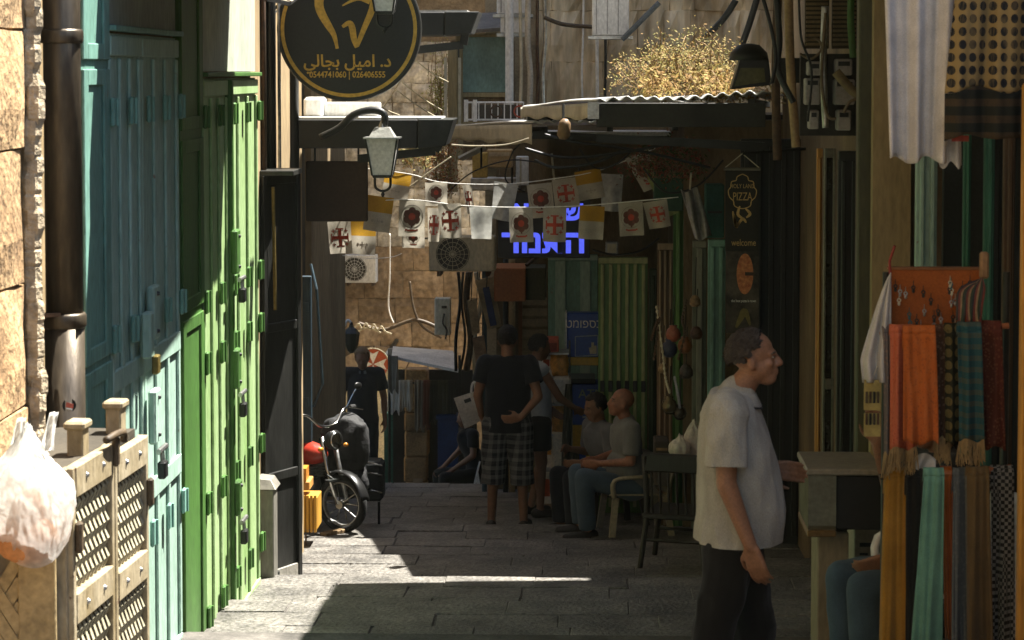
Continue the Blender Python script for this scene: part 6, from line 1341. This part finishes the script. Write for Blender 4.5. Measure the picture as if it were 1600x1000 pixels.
# ================================================================== people
def remesh(mb, name, m, parent, voxel, smooth=6, wrinkle=None, cut=None, sub=0):
    me = bpy.data.meshes.new(name); me.from_pydata([tuple(p) for p in mb.v], [], mb.f)
    bm = bmesh.new(); bm.from_mesh(me); bmesh.ops.recalc_face_normals(bm, faces=bm.faces); bm.to_mesh(me); bm.free()
    o = bpy.data.objects.new(name, me); C.objects.link(o)
    r = o.modifiers.new('r', 'REMESH'); r.mode = 'VOXEL'; r.voxel_size = voxel
    s = o.modifiers.new('s', 'SMOOTH'); s.iterations = smooth; s.factor = .5
    dg = bpy.context.evaluated_depsgraph_get(); m2 = bpy.data.meshes.new_from_object(o.evaluated_get(dg))
    o.modifiers.clear(); o.data = m2; bpy.data.meshes.remove(me)
    m2.name = name
    bm = bmesh.new(); bm.from_mesh(m2)
    if wrinkle:
        amp, fr, st = wrinkle; bm.normal_update()
        for v in bm.verts:
            q = V((v.co.x*fr, v.co.y*fr, v.co.z*fr*st)); n1 = noise.noise(q); n2 = noise.noise(q*2.3+V((5, 2, 1)))
            v.co += v.normal*amp*((1-2*abs(n1))*.8+.5*n2)
    if cut:
        for co, no in cut: bmesh.ops.bisect_plane(bm, geom=bm.verts[:]+bm.edges[:]+bm.faces[:], plane_co=co, plane_no=no, clear_outer=True)
    bm.to_mesh(m2); bm.free()
    m2.polygons.foreach_set('use_smooth', [True]*len(m2.polygons)); m2.materials.clear(); m2.materials.append(m)
    o.parent = parent; INV[o] = Matrix(); return o
SKIN = mat('skin', (.25, .125, .068), rough=.55, var=.15, scale=9, bump=.06, bscale=120, spec=.35)
SKIND = mat('skin_dark', (.20, .10, .055), rough=.55, var=.15, scale=9, bump=.06, bscale=120)
HAIRD = mat('dark_hair', (.014, .011, .009), rough=.6, var=.3, bump=.5, bscale=150, streak=3)
HAIRG = mat('grey_brown_hair', (.048, .038, .028), rough=.65, var=.4, bump=.5, bscale=150, scale=20)
HAIRF = mat('fair_hair', (.24, .14, .06), rough=.6, var=.3, bump=.5, bscale=150)
EYEW = mat('eye_white', (.26, .22, .18), rough=.2, bump=0); SHOE = mat('shoe', (.02, .016, .012), rough=.6, var=.3)
def head_prims(mb, H, hc, neck, yaw, pitch, k=1.0):
    R = Matrix.Rotation(yaw, 3, 'Z')@Matrix.Rotation(pitch, 3, 'X')      # head looks to -Y before rotation
    T = lambda x, y, z: hc+R@(V((x, y, z))*k)
    def E(c, r, n=14, m=10):
        t = MB().ell((0, 0, 0), [q*k for q in r], n, m); mb.add([hc+R@(V(c)*k+v) for v in t.v], t.f)
    E((0, .012, .035), (.076, .096, .088)); E((0, -.010, -.035), (.066, .080, .070)); E((0, -.045, -.085), (.042, .042, .034)); E((0, -.070, .018), (.052, .026, .018))
    E((0, -.072, -.062), (.028, .020, .020))
    mb.cone(T(0, -.086, .012), T(0, -.106, -.027), .011*k, .0155*k, 8); E((-.013, -.092, -.032), (.010, .012, .009), 8, 6); E((.013, -.092, -.032), (.010, .012, .009), 8, 6)
    E((0, -.088, -.056), (.024, .010, .007), 10, 6); E((0, -.086, -.067), (.021, .010, .008), 10, 6)
    for s in (-1, 1):
        E((s*.076, .014, -.012), (.011, .020, .033), 10, 8); E((s*.038, -.062, -.022), (.024, .020, .018), 10, 8)
    mb.cone(neck, T(0, .02, -.06), .060*H/1.75, .052*k, 14)
    return R, T
def hand_prims(mb, wrist, d, palm_n, k=1.0, curl=.35, side=1):
    """Palm, four unequal bent fingers and a thumb from the side of the palm. d points to the fingertips."""
    d = V(d).normalized(); n = V(palm_n); n = (n-d*n.dot(d)).normalized(); x = d.cross(n)*side; w = V(wrist)
    pc = w+d*.045*k
    for i in range(4):
        off = (i-1.5)*.0225*k; b0 = w+d*.015*k+x*off*.6; b1 = w+d*.088*k+x*off; mb.cone(b0, b1, .016*k, .0115*k, 8)
        L = [.040, .046, .043, .034][i]*k; d1 = (d*math.cos(curl)+n*math.sin(curl)); d2 = (d*math.cos(curl*2.3)+n*math.sin(curl*2.3)); d3 = (d*math.cos(curl*3.2)+n*math.sin(curl*3.2))
        p1 = b1+d1*L; p2 = p1+d2*L*.68; p3 = p2+d3*L*.5
        mb.cone(b1, p1, .0100*k, .0090*k, 8); mb.cone(p1, p2, .0090*k, .0080*k, 8); mb.cone(p2, p3, .0080*k, .0068*k, 8)
    t0 = w+d*.022*k-x*.026*k; t1 = t0+(d*.6-x*.75+n*.25).normalized()*.042*k; t2 = t1+(d*.85-x*.25+n*.4).normalized()*.032*k; t3 = t2+(d*.9+n*.45).normalized()*.022*k
    mb.cone(w+d*.01*k-x*.01*k, t0, .016*k, .015*k, 8); mb.cone(t0, t1, .0145*k, .011*k, 8); mb.cone(t1, t2, .011*k, .0095*k, 8); mb.cone(t2, t3, .0095*k, .0075*k, 8)
def person(label, loc, rz, J, H=1.75, skin=None, hair=None, hairfn=None, shirt=None, sleeve=.55, legs=None, leg_to='ankle', belly=0.0, girth=1.0, voxel=.012, head=(0, 0), shoe=SHOE,
           loft=None, hand_dir=None, hem=None, eyes=True, collar=None, wr=.006, tank=False, shirt_cut=True, hk=1.0):
    s = H/1.75; t = thing('person', label, 'person', loc, rz, local=True)
    D = dict(aL=(.11, 0, .08), aR=(-.11, 0, .08), kL=(.105, -.01, .49), kR=(-.105, -.01, .49), hL=(.095, 0, .92), hR=(-.095, 0, .92), pel=(0, 0, .97), bel=(0, 0, 1.12), che=(0, 0, 1.31),
             sL=(.185, .01, 1.44), sR=(-.185, .01, 1.44), nk=(0, .01, 1.47), hd=(0, -.01, 1.635), eL=(.235, .02, 1.16), eR=(-.235, .02, 1.16), wL=(.245, -.05, .92), wR=(-.245, -.05, .92), tL=None, tR=None)
    D.update(J); Q = {k: (V(v)*s if v is not None else None) for k, v in D.items()}; g = girth*s
    up_ = lambda a, b: (Q[b]-Q[a]).normalized()
    b = MB()
    def torso(mb, e, lower=True):
        ax = up_('pel', 'che'); rot = V((0, 0, 1)).rotation_difference(ax).to_matrix()
        def E(c, r):
            q = MB().ell((0, 0, 0), r, 18, 12); mb.add([c+rot@v for v in q.v], q.f)
        if lower: E(Q['pel'], (.158*g+e, .115*g+e, .125*s+e))
        E(Q['bel'], (.14*g+e, .105*g+e, .155*s+e)) if hem else E(Q['bel']+rot@V((0, -belly*.45, -.01)), (.145*g+belly*.3+e, .108*g+belly*.6+e, .155*s+e)); E(Q['che'], (.158*g+e, .108*g+e, .165*s+e))
        mb.cone(Q['sL'], Q['sR'], .058*s+e, .058*s+e, 14); mb.cone(Q['che']+ax*.08*s, Q['nk'], .105*s+e, .062*s+e*.3, 16)
    def limb(mb, a, c, ra, rc, e=0, f=1.0, ra_=True, rb_=True):
        p, q = Q[a], Q[c]; mb.cone(p, p+(q-p)*f, ra*s+e, (ra+(rc-ra)*f)*s+e, 14, ra_, rb_)
    torso(b, -.010)
    for x in 'LR':
        limb(b, 'h'+x, 'k'+x, .088*girth, .056); limb(b, 'k'+x, 'a'+x, .053, .036)
        kk, aa_ = Q['k'+x], Q['a'+x]; dv = (aa_-kk); bk_ = V((0, .016, 0))*s
        b.cone(kk+dv*.15+bk_, kk+dv*.5+bk_, .046*s, .040*s, 12)
        limb(b, 's'+x, 'e'+x, .050*girth, .040); limb(b, 'e'+x, 'w'+x, .041, .027)
        hdv = V(hand_dir[x]) if hand_dir and x in hand_dir else (Q['w'+x]-Q['e'+x])
        hand_prims(b, Q['w'+x], hdv, V((0, -.5, 0))+V((-1 if x == 'L' else 1, 0, 0)), s, .3, 1 if x == 'R' else -1)
        toe = Q['t'+x] if Q['t'+x] is not None else Q['a'+x]+V((.02 if x == 'L' else -.02, -.17, -.05))*s
        b.cone(Q['a'+x]+V((0, .03, -.03))*s, toe, .040*s, .030*s, 12); b.cone(Q['a'+x], Q['a'+x]+V((0, .02, -.03))*s, .036*s, .04*s, 10)
    hc = Q['hd']; Rm, T = head_prims(b, H, hc, Q['nk'], *head, k=s*hk)
    body = remesh(b, 'body', skin or SKIN, t, voxel, 3)
    if eyes:
        for sx in (-1, 1):
            e = MB().ell(T(sx*.031, -.079, .004), (.011*s, .006*s, .0055*s), 10, 8).obj('eye', EYEW, t, smooth=True)
            MB().ell(T(sx*.031, -.0840, .004), (.0048*s, .003*s, .0050*s), 8, 6).obj('pupil', BLACKP, e, smooth=True)
            MB().tube([T(sx*.014, -.089, .020), T(sx*.034, -.087, .025), T(sx*.054, -.074, .020)], .0036*s, 6).obj('eyebrow', hair or HAIRD, t, smooth=True)
    if hair:
        bm = bmesh.new(); bmesh.ops.create_icosphere(bm, subdivisions=5, radius=1); fn = hairfn or (lambda d: d.z > -.15+(.75 if d.y < -.35 else 0)-(.5 if d.y > .3 else 0))
        bmesh.ops.delete(bm, geom=[f for f in bm.faces if not fn((f.calc_center_median()+V((noise.noise(f.calc_center_median()*14), noise.noise(f.calc_center_median()*14+V((9, 0, 0))), noise.noise(f.calc_center_median()*14+V((0, 9, 0)))))*.16).normalized())], context='FACES')
        for v in bm.verts:
            d = v.co.normalized(); n_ = 1+.03*noise.noise(d*7)+.015*noise.noise(d*24); v.co = T(d.x*.083*n_, .013+d.y*.103*n_, .030+d.z*.098*n_)
        bm.normal_update(); rn = random.Random(5); blades = []; fs_ = list(bm.faces)
        for q in range(1500 if voxel < .01 else 500):
            fc = rn.choice(fs_); c0 = fc.calc_center_median(); nn = fc.normal; dn = V((rn.gauss(0, .3), 1+rn.gauss(0, .3), -.6+rn.gauss(0, .4))); dn = Rm@dn; dn = (dn-nn*dn.dot(nn)*.9).normalized()
            sd = dn.cross(nn).normalized()*.0016; L0 = rn.uniform(.012, .026)*s; blades.append((c0-sd, c0+sd, c0+dn*L0*.6+nn*.006+sd*.7, c0+dn*L0+nn*.003))
        for q in blades: bm.faces.new([bm.verts.new(x_) for x_ in q])
        me = bpy.data.meshes.new('hair'); bm.to_mesh(me); bm.free(); me.materials.append(hair); me.polygons.foreach_set('use_smooth', [True]*len(me.polygons))
        o = bpy.data.objects.new('hair', me); C.objects.link(o); o.parent = t; md = o.modifiers.new('s', 'SOLIDIFY'); md.thickness = .012; md.offset = -.3
    if shirt:
        c = MB(); hz_ = hem*s if hem else (Q['pel'].z-.06*s)
        if hem:
            ax = up_('che', 'nk'); e = .014
            c.cone(Q['sL'], Q['sR'], .056*s+e, .056*s+e, 14); c.cone(Q['che']+V((0, 0, .06*s)), Q['nk'], .108*s+e, .060*s+e*.3, 16)
            lf = loft or [(1.43, .005, .165*girth, .085*girth), (1.33, .0, .178*girth, .118*girth), (1.2, -.01-belly*.2, .172*girth, .128*girth+belly*.4), (1.05, -.01-belly*.35, .172*girth, .13*girth+belly*.55), (hem+.06, -.005-belly*.3, .182*girth, .135*girth+belly*.5), (hem-.04, -.005-belly*.3, .186*girth, .138*girth+belly*.45)]
            n = 24; base = len(c.v)
            for z, yc, rx, ry in lf: c.v += [V((rx*math.cos(a), yc+ry*math.sin(a), z))*s for a in [2*math.pi*q/n for q in range(n)]]
            for q in range(len(lf)-1):
                for r in range(n): c.f.append((base+q*n+r, base+q*n+(r+1) % n, base+(q+1)*n+(r+1) % n, base+(q+1)*n+r))
            c.f.append(tuple(base+r for r in range(n))); c.f.append(tuple(base+(len(lf)-1)*n+r for r in reversed(range(n))))
        else: torso(c, .016, True)
        for x in 'LR':
            if not tank and not hem: limb(c, 's'+x, 'e'+x, .056*girth, .058, .012, sleeve, True, False)
            if hem and not tank:
                c2 = MB(); sh_, el_ = Q['s'+x], Q['e'+x]; limb(c2, 's'+x, 'e'+x, .060*girth, .064, .012, sleeve, True, False); c2.ell(sh_+V((0, 0, -.01)), (.072*g, .076*g, .070*s), 14, 10)
                end = sh_+(el_-sh_)*(sleeve-.02); remesh(c2, 'sleeve', shirt, t, voxel, 3, (wr*.8, 11, .5), [(end, (el_-sh_).normalized())])
        remesh(c, 'shirt', shirt, t, voxel, 4, (wr, 8, .42), [((0, 0, hz_), (0, 0, -1))] if shirt_cut else None)
    if collar:
        cc = Q['nk']; ax = (Q['hd']-Q['nk']).normalized(); n = 26
        def cfn(u, v):
            a = math.pi*1.5+.22+(2*math.pi-.44)*u; f_ = math.sin(a); dr = V((math.cos(a)*(.066+.022*v), math.sin(a)*(.066+.026*v), 0))*s
            return cc+dr+V((0, -.008, (.040-.018*(1-f_)*.5)*(1-v)-.012*v-.020*(1-f_)*.5*(1+v)))*s
        MB().sheet(cfn, 40, 6).obj('collar', collar, t, smooth=True, solid=.006, fix=False)
    if legs:
        c = MB(); q = MB().ell((0, 0, 0), (.150*g+.004, .112*g+.002, .125*s), 18, 12); ax = up_('pel', 'bel'); rot = V((0, 0, 1)).rotation_difference(ax).to_matrix(); c.add([Q['pel']+rot@v for v in q.v], q.f)
        for x in 'LR':
            if leg_to == 'ankle':
                limb(c, 'h'+x, 'k'+x, .094*girth, .074, .004); limb(c, 'k'+x, 'a'+x, .074, .066, .006, .97, True, False)
            else:
                f = leg_to; limb(c, 'h'+x, 'k'+x, .105*girth, .092, .008, min(1, f), True, f > 1)
                if f > 1: limb(c, 'k'+x, 'a'+x, .094, .094, .008, f-1, True, False)
        remesh(c, 'trousers' if leg_to == 'ankle' else 'shorts', legs, t, voxel, 4, (wr, 8, .6))
    if shoe:
        for x in 'LR':
            toe = Q['t'+x] if Q['t'+x] is not None else Q['a'+x]+V((.02 if x == 'L' else -.02, -.17, -.05))*s
            a = Q['a'+x]; c = MB().cone(a+V((0, .045, -.035))*s, toe+V((0, -.01, 0)), .048*s, .038*s, 14)
            c.v = [V((v.x, v.y, max(v.z, min(toe.z, a.z-.05*s)-.032*s))) for v in c.v]; c.obj('shoe', shoe, t, smooth=True)
    return t
gp_ = lambda x, Y: V((P(x, 500, Y).x, Y, sz(Y)))
POLO = cloth('polo_pale', (.37, .365, .31), bscale=300, scale=9, bump=.45, streak=2.2); BLKT = cloth('black_trousers', (.012, .012, .011)); NAVY = cloth('navy_knit', (.012, .014, .018))
# grey-haired man in the pale polo shirt, in profile
hp = person('man in a pale polo shirt and black trousers standing in profile by the display case', gp_(1158, 8.75), rad(84),
    dict(hd=(0, -.055, 1.595), nk=(0, .015, 1.455), che=(0, .035, 1.29), bel=(0, .0, 1.10), pel=(0, .03, .95), sL=(.19, .03, 1.41), sR=(-.19, .045, 1.41), eR=(-.245, .045, 1.14), wR=(-.255, -.05, .90), eL=(.23, .05, 1.15), wL=(.21, -.10, 1.12), hL=(.095, .03, .9), hR=(-.095, .03, .9), kL=(.10, -.06, .48), aL=(.10, .02, .08), kR=(-.10, .10, .49), aR=(-.10, .17, .08)),
    H=1.73, hair=HAIRG, hairfn=lambda d: (d.z > .30 and d.y > -.42) or (d.z > -.28 and d.y > .02 and abs(d.x) < .95) or (d.y > -.30 and d.z > -.02 and d.y > -.05), shirt=POLO, sleeve=.80, legs=BLKT, belly=.10, girth=1.06, voxel=.0062, head=(0, rad(-6)), hem=.875, loft=[(1.46, .045, .165, .072), (1.40, .04, .19, .104), (1.30, .026, .195, .132), (1.2, .014, .195, .149), (1.10, .004, .198, .162), (1.0, -.001, .202, .170), (.93, .002, .210, .172), (.82, .006, .215, .170)], collar=POLO, wr=.013, hk=.92, hand_dir={'R': (0, -.30, -1), 'L': (-.1, -1, -.05)})
def cst(u):
    a = math.pi*1.5+.22+(2*math.pi-.44)*u; f_ = math.sin(a); k_ = 1.73/1.75; cc = V((0, .015, 1.455))*k_
    return cc+V((math.cos(a)*.091, math.sin(a)*.095-.008, -.013-.040*(1-f_)*.5))*k_
MB().tube([cst(q/30) for q in range(31)], .0042, 6).obj('collar_stripe', NAVY, hp)
# man in plaid shorts, back to the camera
PLAID = pattern('plaid_shorts', (.018, .02, .024), (.13, .13, .125), 'plaid', 13, (.05, .05, .055))
person('man in a black T-shirt and plaid shorts standing with a hand behind his back', gp_(793, 19.3), rad(176),
    dict(eL=(-.0, 0, 0) and (.255, .03, 1.17), wL=(.235, -.08, .97), eR=(-.275, .09, 1.17), wR=(-.13, .17, 1.0), aL=(.14, 0, .08), aR=(-.14, 0, .08), kL=(.125, -.01, .49), kR=(-.125, -.01, .49), hd=(0, -.02, 1.64)),
    H=1.77, skin=SKIND, hair=HAIRD, shirt=NAVY, sleeve=.62, legs=PLAID, leg_to=1.22, girth=1.14, belly=.03, head=(0, .1), hem=.86, hand_dir={'R': (1, .1, -.15)}, eyes=False, wr=.008)
# man in a sleeveless shirt reaching to the snacks
person('man in a pale sleeveless shirt and black shorts reaching towards the snack tower', gp_(838, 20.1), rad(112),
    dict(eR=(-.22, -.16, 1.16), wR=(-.16, -.34, 1.05), eL=(.24, -.05, 1.15), wL=(.2, -.22, 1.0), kL=(.10, -.10, .5), aL=(.1, .02, .08), hd=(0, -.04, 1.63)),
    H=1.64, skin=SKIND, hair=HAIRD, shirt=cloth('tank_blue', (.36, .39, .40)), tank=True, legs=cloth('black_shorts', (.014, .014, .014)), leg_to=.62, head=(0, .15), hem=.88, eyes=False)
# man in a dark polo past the crest, facing the camera
dpz = P(566, 500, 25.3)
person('fair-haired man in a dark polo shirt walking up behind the motorbike', V((dpz.x, 25.3, sz(25.3)-.02)), rad(4),
    dict(hd=(0, -.045, 1.615), eL=(.245, .02, 1.16), wL=(.255, -.04, .92), kL=(.10, -.07, .50), aL=(.10, .05, .10)),
    H=1.74, hair=HAIRF, shirt=cloth('dark_polo', (.018, .020, .028)), sleeve=.7, legs=cloth('dark_jeans', (.015, .018, .025)), head=(0, rad(14)), hem=.88, collar=cloth('polo_collar', (.12, .13, .16)), wr=.006)
# two seated men
SEAT = lambda lean=0, dz=0: dict(pel=(0, 0, .56+dz), bel=(0, -.03, .72+dz), che=(0, -.03-lean, .92+dz), sL=(.185, -.02-lean, 1.04+dz), sR=(-.185, -.02-lean, 1.04+dz), nk=(0, -.02-lean, 1.08+dz), hd=(0, -.07-lean, 1.235+dz),
    hL=(.10, -.03, .53+dz), hR=(-.10, -.03, .53+dz), kL=(.13, -.45, .52), kR=(-.13, -.45, .52), aL=(.13, -.42, .08), aR=(-.13, -.42, .08))
j = SEAT(.04, -.12); j.update(eR=(-.24, -.08, .66), wR=(-.16, -.30, .62), eL=(.24, -.08, .66), wL=(.10, -.32, .63))
person('bald man in a grey shirt and blue jeans seated on the tan plastic armchair', s1+V((0, 0, -.03)), rad(-78), j, H=1.75, skin=mat('skin_red', (.25, .105, .058), rough=.5, var=.15), shirt=cloth('grey_shirt', (.17, .17, .16), scale=9, bump=.4, streak=2), sleeve=.8, legs=cloth('jeans_pale', (.06, .09, .12)), belly=.07, girth=1.08, head=(0, rad(-12)), shirt_cut=False)
j = SEAT(.08, -.12); j.update(eR=(-.24, -.10, .68), wR=(-.12, -.34, .74), eL=(.24, -.10, .68), wL=(.10, -.34, .65))
person('dark-haired man in a grey shirt seated beside the cash machine', s2+V((0, 0, -.03)), rad(-62), j, H=1.72, skin=SKIND, hair=HAIRD, shirt=cloth('grey_shirt2', (.14, .14, .15)), sleeve=.8, legs=cloth('dark_trousers', (.02, .022, .03)), head=(0, rad(12)), shirt_cut=False)
# seated figure in black past the crest
st_ = thing('low_stool', 'low dark stool under the seated figure in black', 'stool', (P(742, 700, 26.6).x, 26.6, gz(26.6)))
MB().box((st_.location.x-.17, 26.43, gz(26.6)+.40), (st_.location.x+.17, 26.77, gz(26.6)+.45)).obj('seat', MET_DK, st_, bev=.01)
for dx in (-.14, .14):
    for dy in (-.14, .14): MB().tube([(st_.location.x+dx, 26.6+dy, gz(26.6)+.4), (st_.location.x+dx, 26.6+dy, gz(26.6+dy)-.12)], .015, 6).obj('leg', MET_DK, st_)
j = SEAT(.08); j.update(eR=(-.24, -.14, .80), wR=(-.15, -.40, .60), eL=(.24, -.12, .80), wL=(.13, -.38, .60))
person('person in black clothes seated on a low stool past the crest, hand on knee', V((P(745, 700, 26.6).x, 26.6, gz(26.6)-.02)), rad(-70), j, H=1.70, skin=SKIND, hair=HAIRD, shirt=cloth('black_top', (.012, .012, .012)), sleeve=.6, legs=BLKT, head=(0, .2), shirt_cut=False, eyes=False)
# small figure walking down the steps
person('person in a grey top and pale blue shorts walking down the far steps', V((P(609, 700, 31).x, 31.0, gz(31)-.05)), rad(175), dict(kL=(.10, -.12, .5), aL=(.10, .02, .09)), H=1.58, skin=SKIND, hair=HAIRD, shirt=cloth('grey_top', (.13, .11, .10)), legs=cloth('blue_shorts', (.12, .19, .24)), leg_to=.75, eyes=False, girth=.95)
# stall keeper, mostly hidden behind the scarves
vs = V((P(1478, 900, 10.0).x, 10.0, sz(10.0)))
plastic_chair('white plastic chair of the stall keeper behind the scarves', vs, rad(-75), WHITEP)
j = SEAT(.0); j.update(eR=(-.26, -.16, .86), wR=(-.20, -.26, 1.12), eL=(.24, -.10, .78), wL=(.14, -.34, .66))
person('stall keeper in jeans seated behind the scarves with one forearm raised', vs+V((0, 0, -.03)), rad(-75), j, H=1.72, hair=HAIRD, shirt=cloth('keeper_shirt', (.02, .02, .022)), sleeve=.5, legs=cloth('keeper_jeans', (.06, .10, .13)), shirt_cut=False, eyes=False, hand_dir={'R': (0, -.1, 1)}, voxel=.010)
# ================================================================== haze volume added to lift the blacks
hz = MB().box((-12, -22, -11), (9, 64, 18.5)).obj('haze', mat('air', (.5, .5, .5)), None, kind='stuff')
hm = bpy.data.materials.new('black_lift_haze'); hm.use_nodes = True; hm.node_tree.nodes.clear()
ho = hm.node_tree.nodes.new('ShaderNodeOutputMaterial'); pv = hm.node_tree.nodes.new('ShaderNodeVolumePrincipled')
pv.inputs['Color'].default_value = (.78, .84, .66, 1); pv.inputs['Density'].default_value = .00025; pv.inputs['Anisotropy'].default_value = .3
hm.node_tree.links.new(pv.outputs[0], ho.inputs['Volume']); hz.data.materials.clear(); hz.data.materials.append(hm)
hz['label'] = 'faint olive haze added to lift the blacks in the alley'; hz['category'] = 'haze'
